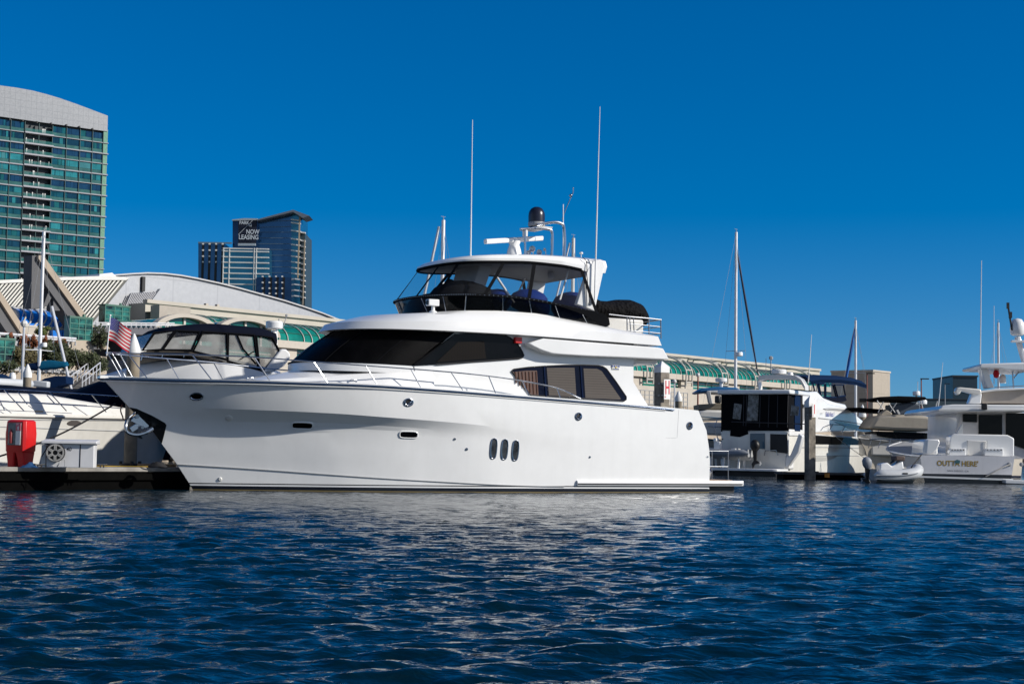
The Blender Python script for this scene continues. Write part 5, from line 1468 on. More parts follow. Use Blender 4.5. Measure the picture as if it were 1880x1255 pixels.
tent = thing('boat_cover', 'black peaked boat cover right under the tip of the big yacht bow', 'boat cover', Fr(*at_y(190, 760, 54)[:2], 54.0))
NF = Fr(*at_y(190, 760, 54)[:2], 54.0)
b = MB(); rws = []
for x, y in ((133, 738), (155, 722), (175, 707), (196, 694.5), (215, 705), (240, 720), (262, 738)):
    p = NF.side(x, y, 0); rws.append([Vector((p.x, 1.5, .7)), Vector((p.x, 1.4, p.z - .3)), Vector((p.x, 0, p.z)), Vector((p.x, -1.4, p.z - .12)), Vector((p.x, -1.5, .7))])
b.loft(rws); b.poly(rws[0]); b.poly(rws[-1]); b.build('cover', DNAVY, tent, smooth=50)
b = MB(); b.bb((rws[0][0].x + .2, -1.4, -.2), (rws[-1][0].x - .2, 1.4, .75)); b.build('hull', M('dark_hull', (.02, .022, .03), .4), tent, bevel=.2)
# ---- sailboats
def sailboat(label, px, ybase, ytop, Y, deg, L=9.0, B=2.9, fb=1.0, spread=None, mastmat=ALU, r=.085, boom=None, cover=None, cabin=True, hullmat=None, mast_u=.55):
    p, q = at_y(px, ybase, Y), None
    f0 = Fr(p.x, p.y, deg); 
    T = thing('sailboat', label, 'sailboat', f0, group='moored sailboats')
    rows = hull_shape(L, B, fb * .9, fb * 1.15, rake=1.5, fine=1.9, stern_in=.7); rows = [[Vector((a.x - L * mast_u, a.y, a.z)) for a in r_] for r_ in rows]
    make_hull(T, rows, hullmat or PAINT('sail_hull', (.72, .71, .68), (.02, .03, .12)), CREAM)
    if cabin:
        house(T, 'coachroof', [(-2.6, fb - .05), (-2.6, fb + .45), (.4, fb + .42), (1.6, fb + .1), (1.7, fb - .05)], .95, .8, fb, fb + .45, WHITE, .05)
    # mast top: keep it upright
    t_ = at_y(px, ytop, Y); mh = t_.z
    b = MB(); b.tube([(0, 0, fb), (0, 0, mh)], [r, r * .8], 10); m = b.build('mast', mastmat, T)
    b = MB()
    for s_ in (spread or (.55,)):
        z = lerp(fb, mh, s_); b.tube([(0, -.85, z - .02), (0, 0, z), (0, .85, z - .02)], .025, 6)
    b.build('spreader', mastmat, m)
    b = MB(); zs = lerp(fb, mh, (spread or (.55,))[-1])
    for sg in (-1, 1): b.tube([(-.1, sg * 1.3, fb), (0, sg * .85, zs), (0, 0, mh - .3)], .010, 4)
    b.tube([(L * (1 - mast_u) - .1, 0, fb * 1.1), (0, 0, mh - .2)], .010, 4); b.tube([(-L * mast_u + .1, 0, fb), (0, 0, mh - .05)], .010, 4)
    b.build('rigging', GREYP, T)
    b = MB(); b.tube([(0, 0, mh), (.0, 0, mh + .25)], .012, 5); b.tube([(-.25, 0, mh + .22), (.2, 0, mh + .22)], .012, 5); b.ball((.0, 0, mh + .1), .05, n=6); b.build('masthead_gear', GREYP, m)
    if boom:
        (bx, bz) = boom; b = MB(); b.tube([(-.1, 0, bz), (bx, 0, bz + .05)], .05, 8); b.build('boom', mastmat, T)
        b = MB(); n = 14; rws = []
        for k in range(n + 1):
            u = k / n; h = lerp(.34, .16, u) * (1 + .1 * math.sin(u * 19)); x = lerp(.05, bx, u)
            rws.append([Vector((x, .13 * math.cos(a), bz + .12 + h * math.sin(a))) for a in [2 * math.pi * j / 12 for j in range(12)]])
        b.loft(rws, 0, True, True); b.build('sail_cover', cover or NAVYC, T, smooth=60)
    return T, f0, m, mh
# teal covered sloop at left, boom towards the right
T, f0, m, mh = sailboat('sailboat with tall white mast and teal sail cover in front of the green hotel tower', 69, 760, 425, 80, 140, L=10, boom=None, spread=(.45,), r=.10)
b = MB(); rws = []
for k in range(15):
    u = k / 14; x = lerp(50, 123, u); h = .05 + .19 * math.sin(math.pi * min(1, .12 + u * .80)) ** .8
    p = f0.L(at_y(x, 668.5 + 2.0 * math.sin(u * 9) * .5 - 2.2 * u + 2.5 * (1 - u), 80))
    rws.append([p + Vector((0, .12 * math.cos(a) * (1.3 if math.sin(a) < 0 else .6), h * math.sin(a) * (1.25 if math.sin(a) < 0 else .75))) for a in [2 * math.pi * j / 12 for j in range(12)]])
b.loft(rws, 0, True, True); o_ = b.build('sail_cover', [TEAL, NAVYC], T, smooth=60)
for f_ in o_.data.polygons: f_.material_index = 1 if f_.center.x * f0.c < (f0.L(at_y(76, 670, 80)).x * f0.c) else 0
b = MB(); p0 = at_y(95, 562, 80.5); p1 = at_y(131, 716, 80.5); b.tube([f0.L(p0), f0.L(p1)], .075, 8); b.build('raised_spar', ALU, T)
b = MB(); c = [at_y(x, y, 79.5) for x, y in ((60, 706), (82, 694), (100, 690), (122, 690), (123, 704), (108, 708), (92, 716), (84, 724))]; b.prism([f0.L(p) for p in c], f0.dl(Vector((0, 1.2, 0)))); b.build('spray_hood', NAVYC, T, bevel=.05)
p = at_y(81, 637, 80); radome(T, f0.L(p), .14, .22)
b = MB(); b.beam(f0.L(at_y(63, 704, 79.2)), f0.L(at_y(90, 706, 79.2)), .5, .32); b.build('life_raft', GREYT, T, bevel=.06)
b = MB(); c = [at_y(x, y, 78.8) for x, y in ((86, 724), (100, 714), (128, 713), (147, 722), (147, 728), (70, 728))]; b.prism([f0.L(p) for p in c], f0.dl(Vector((0, 1.4, 0)))); b.build('cockpit_coaming', WHITE, T, bevel=.05)
T, f0, m, mh = sailboat('sailboat mast with wind vane rising left of the yacht hardtop', 807.5, 780, 404, 100, 51, L=10, r=.15, spread=(.62,))
b = MB(); b.tube([f0.L(at_y(806, 416, 100)), f0.L(at_y(774, 566, 100))], .09, 8); b.build('raised_spar', ALU, T)
T, f0, m, mh = sailboat('sailboat whose stubby cream mast top shows above the yacht hardtop, right of the dome', 1048.5, 790, 437, 104, 51, L=10, r=.14, mastmat=CREAM, spread=(.6,))
b = MB(); b.tube([f0.L(at_y(1046, 446, 104)), f0.L(at_y(1018, 560, 104))], .07, 8); b.build('raised_spar', ALU, T)
T, f0, m, mh = sailboat('tall sailboat mast with dark furled headsail right of the white yacht', 1350, 790, 426, 120, 51, L=11, r=.13, spread=(.47,))
b = MB(); p, q = f0.L(at_y(1351.5, 452, 120)), f0.L(at_y(1392, 690, 120)); n_ = 10
b.tube([p.lerp(q, k / n_) for k in range(n_ + 1)], [.04 + .05 * math.sin(math.pi * k / n_) for k in range(n_ + 1)], 8); b.build('furled_headsail', M('dark_sailcloth', (.02, .025, .05), .8), T)
p = f0.L(at_y(1357, 650, 120)); radome(m, p + Vector((0, 0, -.15)), .28, .3)
T, f0, m, mh = sailboat('sailboat mast with bright blue furled headsail in front of the concrete block', 1571, 790, 588, 130, 51, L=9, r=.12, spread=(.62,))
b = MB(); p, q = f0.L(at_y(1569.5, 600, 130)), f0.L(at_y(1552, 705, 130)); b.tube([p.lerp(q, k / 8) for k in range(9)], [.05, .09, .12, .13, .13, .13, .12, .1, .05], 8); b.build('furled_headsail', M('blue_sailcloth', (.005, .12, .42), .7), T)
sailboat('far sailboat mast beside the right hand yacht hardtop', 1834, 790, 592, 150, 51, L=10, r=.13, spread=(.7,))
# ---- small inflatable with cover at far left
IF = Fr(*at_y(10, 740, 76)[:2], 54)
ib = thing('inflatable_boat', 'pale grey inflatable boat hung high behind the covered powerboat at left', 'dinghy', IF)
b = MB(); zc = at_y(10, 704, 76).z
pa = [Vector((x, y, zc + .12 * max(0, x) ** 2 * .2)) for x, y in ((-2.4, -.62), (-.8, -.68), (.5, -.6), (1.15, -.25), (1.2, .0), (1.15, .25), (.5, .6), (-.8, .68), (-2.4, .62))]
b.tube(catmull(pa, 4), .22, 10); b.build('tube', GREYT, ib, smooth=60)
b = MB(); b.bb((-2.3, -.5, zc - .2), (.8, .5, zc - .05)); b.build('floor', GREYP, ib)
b = MB(); p = Vector((-.6, 0, zc + .1)); b.ball(p + Vector((0, 0, .15)), .5, n=10, sc=(1.6, .9, .45)); b.build('cover', NAVYC, ib)
b = MB(); b.lathe((.35, 0, zc + .1), [(.13, 0), (.17, .25), (.12, .42), (.02, .46)], 12); b.build('white_fender', WHITE, ib)
b = MB()
for x in (-1.8, .3): b.beam((x, 0, 0.0), (x, 0, zc - .2), .1, .1)
b.build('cradle', GREYP, ib)

# ---- cruiser with the black camper canvas just behind the yacht bow
CB = Fr(*at_y(330, 800, 51.5)[:2], 206.0)
cb_ = thing('flybridge_cruiser', 'white cruiser with black camper canvas and round radar behind the bow of the big yacht', 'motor boat', CB)
def B_(px, py, t): return CB.side(px, py, t)
tipx = B_(184, 691, 0).x; sz = B_(184, 691, 0).z
rows = hull_shape(12.5, 4.3, sz - .55, sz - .02, rake=4.4, fine=2.0); off = tipx - 12.5
rows = [[Vector((p.x + off, p.y, p.z)) for p in r] for r in rows]
make_hull(cb_, rows, PAINT('white_hull', (.74, .73, .71)), WHITE, STEEL)
fd = [(190, 690), (236, 676), (262, 668), (300, 661), (345, 656.5), (400, 656), (440, 664), (470, 672), (500, 680)]
b = MB(); rws = []
for x, y in fd:
    p = B_(x, y, .5); w = min(1.85, .15 + (tipx - p.x) * .55)
    rws.append([Vector((p.x, w, sz - .07)), Vector((p.x, w * .96, max(p.z - .28, sz - .05))), Vector((p.x, w * .7, p.z - .05)), Vector((p.x, 0, p.z + .02)), Vector((p.x, -w * .7, p.z - .05)), Vector((p.x, -w * .96, max(p.z - .28, sz - .05))), Vector((p.x, -w, sz - .07))])
b.loft(rws); b.poly(rws[0]); b.poly(rws[-1]); b.build('foredeck', WHITE, cb_, smooth=40)
# canvas roof and window panels
rt_ = [(283, 606), (300, 603.5), (330, 600), (372, 598), (405, 600.5), (430, 602.5), (456, 606), (480, 615)]
b = MB(); rws = []
for i, (x, y) in enumerate(rt_):
    p = B_(x, y, 0); w = 1.75
    rws.append([Vector((p.x, w, p.z - .22)), Vector((p.x, w * .92, p.z - .04)), Vector((p.x, w * .5, p.z + .02)), Vector((p.x, 0, p.z + .03)), Vector((p.x, -w * .5, p.z + .02)), Vector((p.x, -w * .92, p.z - .04)), Vector((p.x, -w, p.z - .22))])
b.loft(rws); b.loft([[r[0] for r in rws], [r[0] + Vector((0, 0, -.16)) for r in rws]]); b.loft([[r[-1] for r in rws], [r[-1] + Vector((0, 0, -.16)) for r in rws]]); b.loft([[r for r in rws[0]], [r + Vector((.12, 0, -.2)) for r in rws[0]]]); b.build('canvas_roof', DNAVY, cb_, smooth=50)
W1 = 1.75
pan = [[(283, 611), (320, 607), (297, 642), (262, 643)], [(323, 607), (366, 609), (352, 643), (300, 642)], [(372, 609), (416, 612), (417, 660), (355, 645)], [(419, 612), (466, 615), (474, 678), (418, 663)], [(470, 616), (500, 620), (514, 648), (484, 682), (476, 679)]]
gv = M('cloudy_vinyl', (.42, .42, .40), .2, alpha=.5, var=.3, scale=1.5, bump=.3, bscale=3)
for i, pp_ in enumerate(pan):
    b = MB(); P = [B_(x, y, W1 if i else lerp(W1, .6, .0)) for x, y in pp_]; b.prism(P, (0, -.02, 0)); g = b.build('canvas_window', gv, cb_)
    b = MB(); b.tube(P, .05, 6, closed=True); b.build('canvas_edge', CANV, g)
b = MB(); P = [B_(x, y, W1) for x, y in pan[0][:1] + pan[0][3:]]
b.prism([P[0], mir(P[0]), mir(P[1]), P[1]], (.02, 0, 0)); b.build('canvas_window', gv, cb_)
b = MB(); b.tube([B_(435, 614, 1.77), B_(446, 640, 1.77), B_(470, 668, 1.77)], .03, 6); b.tube([B_(466, 645, 1.77), B_(440, 660, 1.77)], .02, 6); b.build('zip_line', CANV, cb_)
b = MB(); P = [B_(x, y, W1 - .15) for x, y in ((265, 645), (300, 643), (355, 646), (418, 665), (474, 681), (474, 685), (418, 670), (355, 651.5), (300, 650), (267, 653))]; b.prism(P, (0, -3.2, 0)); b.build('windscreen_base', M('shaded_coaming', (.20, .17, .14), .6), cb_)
b = MB(); P = [B_(x, y, W1 + .1) for x, y in ((484, 682), (505, 655), (517, 640), (526, 641), (533, 648), (533, 657), (522, 672), (505, 681), (490, 684))]; b.prism(P, (0, -.35, 0)); b.build('radar_arch', WHITE, cb_, bevel=.05)
b = MB(); p = B_(503, 606, .4); b.tube([B_(503, 640, .4), p], .09, 10); b.tube([B_(508, 640, .2), B_(508, 600, .2)], .03, 6); b.build('radar_post', WHITE, cb_)
p = B_(503.5, 604, .4); radome(cb_, p, .28, .26)
b = MB(); b.tube([B_(520, 600, .2), B_(526, 580, .2)], .014, 5); b.ball(B_(526, 579, .2), .05, n=6); b.tube([B_(512, 596, .2), B_(512, 585, .2)], .02, 5); b.build('wind_vane', GREYP, cb_)
b = MB(); tr = [B_(x, y, 1.6) for x, y in ((380, 672.5), (430, 677), (485, 681.5))]; b.tube(tr, .02, 6); b.build('grab_rail', STEEL, cb_)
b = MB(); rp = [B_(x, y, 1.4) for x, y in ((262, 651), (300, 646.5), (340, 645.5), (380, 648.5), (410, 654))]; b.tube(rp, .02, 6)
for p in rp: b.tube([p, p + Vector((.05, 0, -.18))], .016, 5)
b.build('foredeck_rail', STEEL, cb_)
b = MB()
for px, py in ((388, 676.5), (456, 696)): b.ball(B_(px, py, 1.6), .05, n=8)
b.build('vent', GREYP, cb_)
# ================================================================== RIGHT HAND BOATS
# ---- express cruiser with blue hardtop, half hidden behind the yacht stern
G = Fr(*at_y(1345, 800, 104)[:2], 238.0)
g_ = thing('hardtop_cruiser', 'cream cruiser with blue edged hardtop half hidden behind the stern of the big yacht', 'motor boat', G)
rows = hull_shape(12, 4.0, 1.5, 2.2); rows = [[Vector((p.x - 7.5, p.y, p.z)) for p in r] for r in rows]
make_hull(g_, rows, PAINT('cream_hull_b', (.62, .58, .50)), CREAM, M('teal_stripe', (.02, .12, .22), .4))
def G_(x, y, Y=101.5): return G.L(at_y(x, y, Y))
def gpoly(name, px, mat, Y, dy, bevel=.04, T=g_, f=G):
    b = MB(); b.prism([f.L(at_y(x, y, Y)) for x, y in px], f.dl(Vector((0, dy, 0)))); return b.build(name, mat, T, bevel=bevel)
gpoly('hardtop', ((1279, 719), (1290, 712), (1320, 709.5), (1352, 711), (1362, 716), (1340, 721), (1310, 718), (1285, 721)), M('hardtop_blue', (.02, .12, .28), .4), 101.5, 3.2, .1)
gpoly('hardtop_liner', ((1298, 717), (1345, 715.5), (1340, 723), (1304, 720)), OFFW, 101.3, 3.0)
gpoly('arch', ((1297, 718), (1304, 717), (1308, 738), (1313, 746), (1305, 746), (1301, 738)), GREYP, 101.2, .5)
gpoly('arch', ((1338, 718), (1345, 717), (1347, 744), (1341, 744)), GREYP, 101.2, .5)
gpoly('windscreen', ((1282, 742), (1300, 741), (1345, 739), (1346, 750), (1283, 752)), M('tan_mesh', (.22, .19, .14), .8), 101.0, 2.8)
gpoly('cabin', ((1281, 754), (1300, 752), (1345, 753), (1345, 770), (1284, 772)), CREAM, 100.8, 3.2, .15)
gpoly('stripe', ((1281, 763), (1345, 768), (1345, 769.6), (1281, 764.6)), M('teal_stripe', (.02, .12, .22), .4), 100.6, .1)
gpoly('lower_cabin', ((1284, 774), (1345, 776), (1345, 800), (1288, 796)), CREAM, 100.4, 3.4, .1)
b = MB()
for x0, y0, x1, y1 in ((1310, 786, 1317, 770), (1318, 806, 1312, 782), (1300, 782, 1345, 785)): b.tube([G_(x0, y0, 100), G_(x1, y1, 100)], .03, 5)
b.build('bow_rail', STEEL, g_)
b = MB(); p = G_(1318, 733, 100.8); b.box(p, (.35, .35, .5)); b.build('outboard_rest', BLACK, g_, bevel=.08)
radome(g_, G_(1324, 701, 102), .38, .25)
b = MB(); b.tube([G_(1324, 712, 102), G_(1324, 701, 102)], .12, 8); b.build('mast_post', WHITE, g_)

# ---- flybridge cruiser, stern to us (name on the side of the bridge)
BN = frame_through(1449, 874.5, (0, -2.1, 0), 60.0)
bn_ = thing('flybridge_cruiser', 'white flybridge cruiser with black cockpit enclosure and blue bimini behind the I pile', 'motor boat', BN)
def BS(px, py, t=-2.1): return BN.side(px, py, t)
def BX(px, py, s=0.0): return BN.cross(px, py, s)
Lb = BS(1640, 816, 0).x; zs0, zb0 = BX(1465, 793, .2).z, BS(1640, 814, 0).z
rows = hull_shape(Lb, 4.2, zs0, zb0 - .02, rake=1.6, fine=2.3)
make_hull(bn_, rows, PAINT('bella_hull', (.74, .72, .66), (.01, .012, .02), .15), WHITE, CREAM)
def bt(z): return 2.1
# dark hull window, styling lines
def hullt(s):
    return 2.1 * (1 if s < .4 * Lb else max(.05, 1 - ((s - .4 * Lb) / (.6 * Lb)) ** 2.3))
def on_hull(px, py, o=.02):
    t = 2.1
    for _ in range(8): p = BS(px, py, -t); t = hullt(max(p.x, 0)) * .99
    p = BS(px, py, -t); return Vector((p.x, p.y - o, p.z))
bhit = hitter(BN, rows, -1)
def hull_strip(name, top, bot, mat, o=.02):
    ct_, cb2 = curve(top), curve(bot); x0_, x1_ = top[0][0], top[-1][0]; n = 14; b = MB(); A, Bk = [], []
    xs_ = [lerp(x0_, x1_, k / n) for k in range(n + 1)]
    b.loft([[bhit(x, lerp(ct_(x), cb2(x), u), o)[0] for u in (0, .33, .66, 1)] for x in xs_]); return b.build(name, mat, bn_, smooth=60)
hull_strip('hull_window', [(1494, 797.5), (1520, 797.8), (1550, 801), (1578, 807.5), (1603, 815.5)], [(1494, 815), (1520, 815.3), (1550, 815.8), (1578, 816.3), (1603, 816.2)], DGLASS)
hull_strip('vent_grille', [(1497, 838.5), (1520, 837.8), (1537, 836.5)], [(1497, 846.5), (1520, 844.5), (1537, 837.2)], M('grille_grey', (.42, .42, .40), .5))
b = MB(); cA, cB = curve([(1466, 821), (1500, 820.5), (1560, 821.5), (1600, 824)]), curve([(1497, 837), (1535, 836), (1575, 836.5)])
b.tube([bhit(x, cA(x), .01)[0] for x in range(1466, 1604, 8)], .022, 5); b.tube([bhit(x, cB(x), .01)[0] for x in range(1497, 1580, 8)], .018, 5); b.build('styling_line', GREYP, bn_)
# superstructure
sup = [(1466, 795), (1500, 727), (1510, 731), (1520, 740), (1545, 745), (1556, 748), (1580, 768), (1592, 778), (1600, 790), (1560, 792), (1530, 792)]
def sboard(px, t, o=0): 
    p = BS(px[0], px[1], t); return (p.x, p.z)
tz_ = 1.85
P = [BS(x, y, -tz_) for x, y in sup]
b = MB(); b.prism([Vector((p.x, -tz_, p.z)) for p in P], (0, 2 * tz_, 0)); b.build('deckhouse', WHITE, bn_, bevel=.08)
b = MB(); q = [(1529, 773), (1545, 774), (1570, 779), (1585, 782), (1598, 790), (1604, 797), (1560, 787)]; b.prism([Vector((p.x, -tz_ - .03, p.z)) for p in [BS(x, y, -tz_) for x, y in q]], (0, .05, 0)); b.build('side_window', M('navy_window', (.01, .02, .06), .1), bn_)
b = MB(); b.tube([BS(x, y, -tz_ - .03) for x, y in ((1512, 750), (1520, 749.2), (1561, 752.5), (1560, 754), (1516, 751.5), (1512, 750))], .018, 5)
b.tube([BS(x, y, -tz_ - .03) for x, y in ((1503, 767), (1530, 770), (1590, 779))], .022, 5); b.build('styling_groove', GREYP, bn_)
b = MB(); p = BS(1516.5, 764, -tz_ - .045); e = BS(1540, 764.4, -tz_ - .045); ln = (e - p).length
b.text('Bella Nota I', p, e - p, (0, 0, 1), .40, .006, sx=.80, bold=.012); b.build('name_lettering', M('name_blue', (.03, .04, .25), .5), bn_)
b = MB(); p = BS(1506.5, 761, -tz_ - .045); b.text('M/Y', p, e - BS(1516.5, 764, -tz_ - .045), (0, 0, 1), .2, .006, sx=1.2); b.build('small_lettering', GREYP, bn_)
# cockpit hardtop, black enclosure across the stern and round the side
r0, r1, r2 = BX(1350, 719, .3), BX(1499, 721, .3), BS(1507, 720, -2.0)
zr = (r0.z + r1.z) / 2
b = MB(); b.prism([(-.2, 2.15, zr - .12), (-.2, -2.2, zr - .12), (3.2, -2.2, zr - .12), (3.2, 2.15, zr - .12)], (0, 0, .26)); b.build('cockpit_hardtop', WHITE, bn_, bevel=.08)
zc0 = BX(1420, 787, .1).z
b = MB(); b.bb((.05, -2.0, zc0 - .1), (.12, 2.0, zr - .12)); b.bb((.1, -2.02, zc0 - .05), (2.4, -1.96, zr - .12)); b.bb((.1, 2.02, zc0 - .25), (2.4, 1.96, zr - .12)); ce = b.build('cockpit_enclosure', CANV, bn_)
for q in (((1374, 724), (1393, 725), (1391, 772), (1371, 772)), ((1453, 743), (1467, 746), (1465, 763), (1451, 762)), ((1348, 740), (1362, 742), (1359, 770), (1345, 768))):
    P = [BX(x, y, .03) for x, y in q]; b = MB(); b.prism(P, (.02, 0, 0)); b.build('enclosure_window', M('pale_vinyl', (.17, .175, .18), .2, var=.8, scale=2.5), ce)
b = MB()
for px in (1366, 1371, 1396, 1412, 1428, 1447, 1471): b.tube([BX(px, 725, .03), BX(px - 1.5, 784, .03)], .022, 5)
b.tube([BX(1343, 774, .03), BX(1478, 778, .03)], .03, 5); b.build('canvas_seam', M('seam_grey', (.03, .03, .035), .7), ce)
b = MB(); b.prism([BX(x, y, -.02) for x, y in ((1342, 780), (1370, 782), (1374, 796), (1358, 802), (1340, 800))], (.04, 0, 0)); b.build('loose_flap', CANV, ce)
b = MB(); b.bb((1.0, -2.06, zc0 - .1), (1.9, -2.02, zr - .1)); b.build('blue_curtain', NAVYC, bn_)
b = MB(); b.bb((.15, -2.0, .6), (.25, 2.0, zc0 + .02)); b.bb((.15, -2.05, zs0 - .2), (2.6, -1.9, zc0 + .0)); tr_ = b.build('transom_wall', WHITE, bn_, bevel=.05)
P = [BX(x, y, -.05) for x, y in ((1377, 795), (1404, 795), (1404, 824), (1377, 821))]; b = MB(); b.prism(P, (.03, 0, 0)); b.build('transom_window', M('blue_grey_glass', (.05, .10, .15), .1), tr_)
P = [BX(x, y, -.06) for x, y in ((1414, 796), (1445, 797), (1446, 832), (1414, 828))]; b = MB(); b.prism(P, (.05, 0, 0)); b.build('cockpit_door', BLACK, tr_)
b = MB(); b.prism([BX(x, y, .05) for x, y in ((1466, 795), (1460, 812), (1450, 836), (1436, 838), (1437, 856), (1446, 858), (1466, 830), (1474, 800))], (.4, 0, 0)); b.build('quarter_moulding', WHITE, bn_, bevel=.06)
b = MB(); zp = BX(1330, 868, -1.2).z
b.prism([(0, 2.05, .28), (-1.5, 1.95, .28), (-1.65, 1.7, .28), (-1.65, -1.7, .28), (-1.5, -1.95, .28), (0, -2.05, .28)], (0, 0, .14)); b.build('swim_platform', WHITE, bn_, bevel=.03)
b = MB(); b.prism([(0, 1.95, -.3), (-1.3, 1.8, -.3), (-1.3, -1.8, -.3), (0, -1.95, -.3)], (0, 0, .575)); b.build('platform_base', BLACK, bn_)
b = MB(); b.bb((.1, -2.05, .4), (.9, 2.05, BX(1430, 838, .1).z)); b.build('transom_step', WHITE, bn_, bevel=.08)
b = MB(); b.tube([BX(x, y, -.1) for x, y in ((1403, 836), (1405, 827), (1425, 826), (1428, 836))], .025, 6); b.build('transom_rail', STEEL, bn_)
# radar arch and flybridge
zf_ = zr + .14
a0, a1 = BX(1394, 693, .9), BX(1467, 693, .9)
b = MB(); ar = [BX(x, y, 1.0) for x, y in ((1396, 713), (1393, 700), (1396, 694), (1404, 692.5), (1440, 692), (1462, 693), (1473, 700), (1481, 713))]
b.loft([[p + Vector((dx, 0, dz)) for dx, dz in ((-.25, -.13), (.35, -.13), (.35, .13), (-.25, .13))] for p in ar], 0, True, True); b.build('radar_arch', CREAM, bn_, bevel=.04)
radome(bn_, BX(1430, 687, 1.2), .42, .28); 
b = MB(); b.tube([BX(1430, 692, 1.2), BX(1430, 686, 1.2)], .16, 10); b.build('radar_post', WHITE, bn_)
b = MB(); b.lathe(BX(1451, 692, 1.1), [(.14, 0), (.18, .12), (.14, .24), (.02, .3)], 14); b.build('satellite_dome', WHITE, bn_)
whip(bn_, BX(1484, 703, 1.2), BX(1490, 614, 1.2), .03)
b = MB(); b.tube([BX(1415, 690, 1.2), BX(1415.5, 658, 1.2)], .03, 5); b.ball(BX(1415.5, 657, 1.2), .13, n=6); b.tube([BX(1406, 690, 1.2), BX(1406.5, 657, 1.2)], .015, 5); b.build('mast_light', GREYP, bn_)
fbp = [(1496, 727), (1500, 713), (1530, 734), (1545, 740), (1548, 746), (1520, 742)]
b = MB(); P = [BS(x, y, -1.75) for x, y in ((1450, 722), (1500, 718), (1512, 730), (1530, 737), (1552, 742), (1556, 749), (1500, 745), (1450, 740))]; b.prism([Vector((p.x, -1.75, p.z)) for p in P], (0, 3.5, 0)); b.build('flybridge_coaming', WHITE, bn_, bevel=.06)
bt_ = [(1443, 690), (1462, 687.5), (1500, 688), (1530, 692), (1549, 698)]
b = MB(); rws = []
for x, y in bt_:
    p = BS(x, y, 0); rws.append([Vector((p.x, 1.5, p.z - .28)), Vector((p.x, 1.2, p.z - .05)), Vector((p.x, 0, p.z)), Vector((p.x, -1.2, p.z - .05)), Vector((p.x, -1.5, p.z - .28)), Vector((p.x, -1.5, p.z - .5))])
b.loft(rws); b.loft([[p + Vector((0, 0, -.03)) for p in r] for r in rws]); b.build('bimini_top', NAVYC, bn_, smooth=50)
for q in (((1492, 702), (1500, 704), (1506, 729), (1498, 728)), ((1503, 704), (1514, 705), (1514, 729), (1508, 729)), ((1516, 705), (1529, 706), (1535, 729), (1516, 729)), ((1532, 706), (1548, 706), (1552, 726), (1538, 728))):
    b = MB(); P = [BS(x, y, -1.5) for x, y in q]; b.prism(P, (0, .02, 0)); g = b.build('enclosure_window', VINYL, bn_)
    b = MB(); b.tube(P, .05, 6, closed=True); b.build('canvas_edge', NAVYC, g)
b = MB(); P = [BS(x, y, -1.52) for x, y in ((1500, 729), (1552, 727), (1555, 735), (1545, 738), (1525, 735), (1508, 732))]; b.prism(P, (0, 3.0, 0)); b.build('canvas_skirt', DNAVY, bn_)
b = MB(); br = [on_hull(x, y, -.2) for x, y in ((1513, 790), (1517, 784), (1530, 778.5), (1560, 780), (1600, 786), (1625, 790))]
b.tube(br, .025, 6); b.build('bow_rail', STEEL, bn_)
for (x0, y0), (x1, y1) in (((1535, 779), (1529, 789)), ((1559, 780), (1552, 793)), ((1582, 783), (1574, 796)), ((1604, 785.5), (1597, 798)), ((1619, 789), (1612, 801))):
    b = MB(); b.tube([on_hull(x0, y0, -.2), on_hull(x1, y1, -.2)], .022, 5); b.build('rail_stanchion', STEEL, bn_)
b = MB(); b.tube([on_hull(1522, 789, -.1), on_hull(1540, 815, .4), on_hull(1574, 855, 1.2)], .018, 5); b.build('mooring_line', ROPEW, bn_)
b = MB(); b.lathe(on_hull(1602, 812, .25) + Vector((0, 0, -1.1)), [(.05, 0), (.2, .15), (.2, .8), (.05, .95)], 12); b.build('fender', M('fender_navy', (.04, .06, .10), .6), bn_)
# ---- tender with black outboard on its platform
TD = Fr(*BN.W((-.95, 1.25, 0))[:2], BN.deg + 90)
td = thing('inflatable_tender', 'dark grey inflatable tender with black outboard on the swim platform of the boat behind', 'dinghy', TD)
zt0 = 1.25
b = MB(); pa = [Vector(p) for p in ((-1.55, -.62, zt0), (-.2, -.64, zt0), (1.1, -.5, zt0 + .08), (1.6, -.15, zt0 + .2), (1.6, .15, zt0 + .2), (1.1, .5, zt0 + .08), (-.2, .64, zt0), (-1.55, .62, zt0))]
P = catmull(pa, 5); b.tube(P, [.07] + [.21] * (len(P) - 2) + [.07], 12); b.build('tube', DGREYT, td, smooth=60)
b = MB(); b.loft([[Vector((x, -.5, zt0 - .08)), Vector((x, 0, zt0 - .38 + .12 * max(0, x))), Vector((x, .5, zt0 - .08))] for x in (-1.45, -.5, .5, 1.3)]); b.bb((-1.45, -.45, zt0 - .2), (-1.38, .45, zt0 + .22)); b.build('rigid_floor', GREYP, td)
b = MB(); b.box((.5, 0, zt0 + .4), (.4, .4, .5)); b.box((.62, 0, zt0 + .72), (.2, .44, .24)); b.build('steering_console', WHITE, td, bevel=.05)
b = MB(); b.tube([(.35, -.2, zt0 + .75), (.25, -.1, zt0 + .8), (.35, .2, zt0 + .75)], .02, 6); b.build('steering_wheel', BLACK, td)
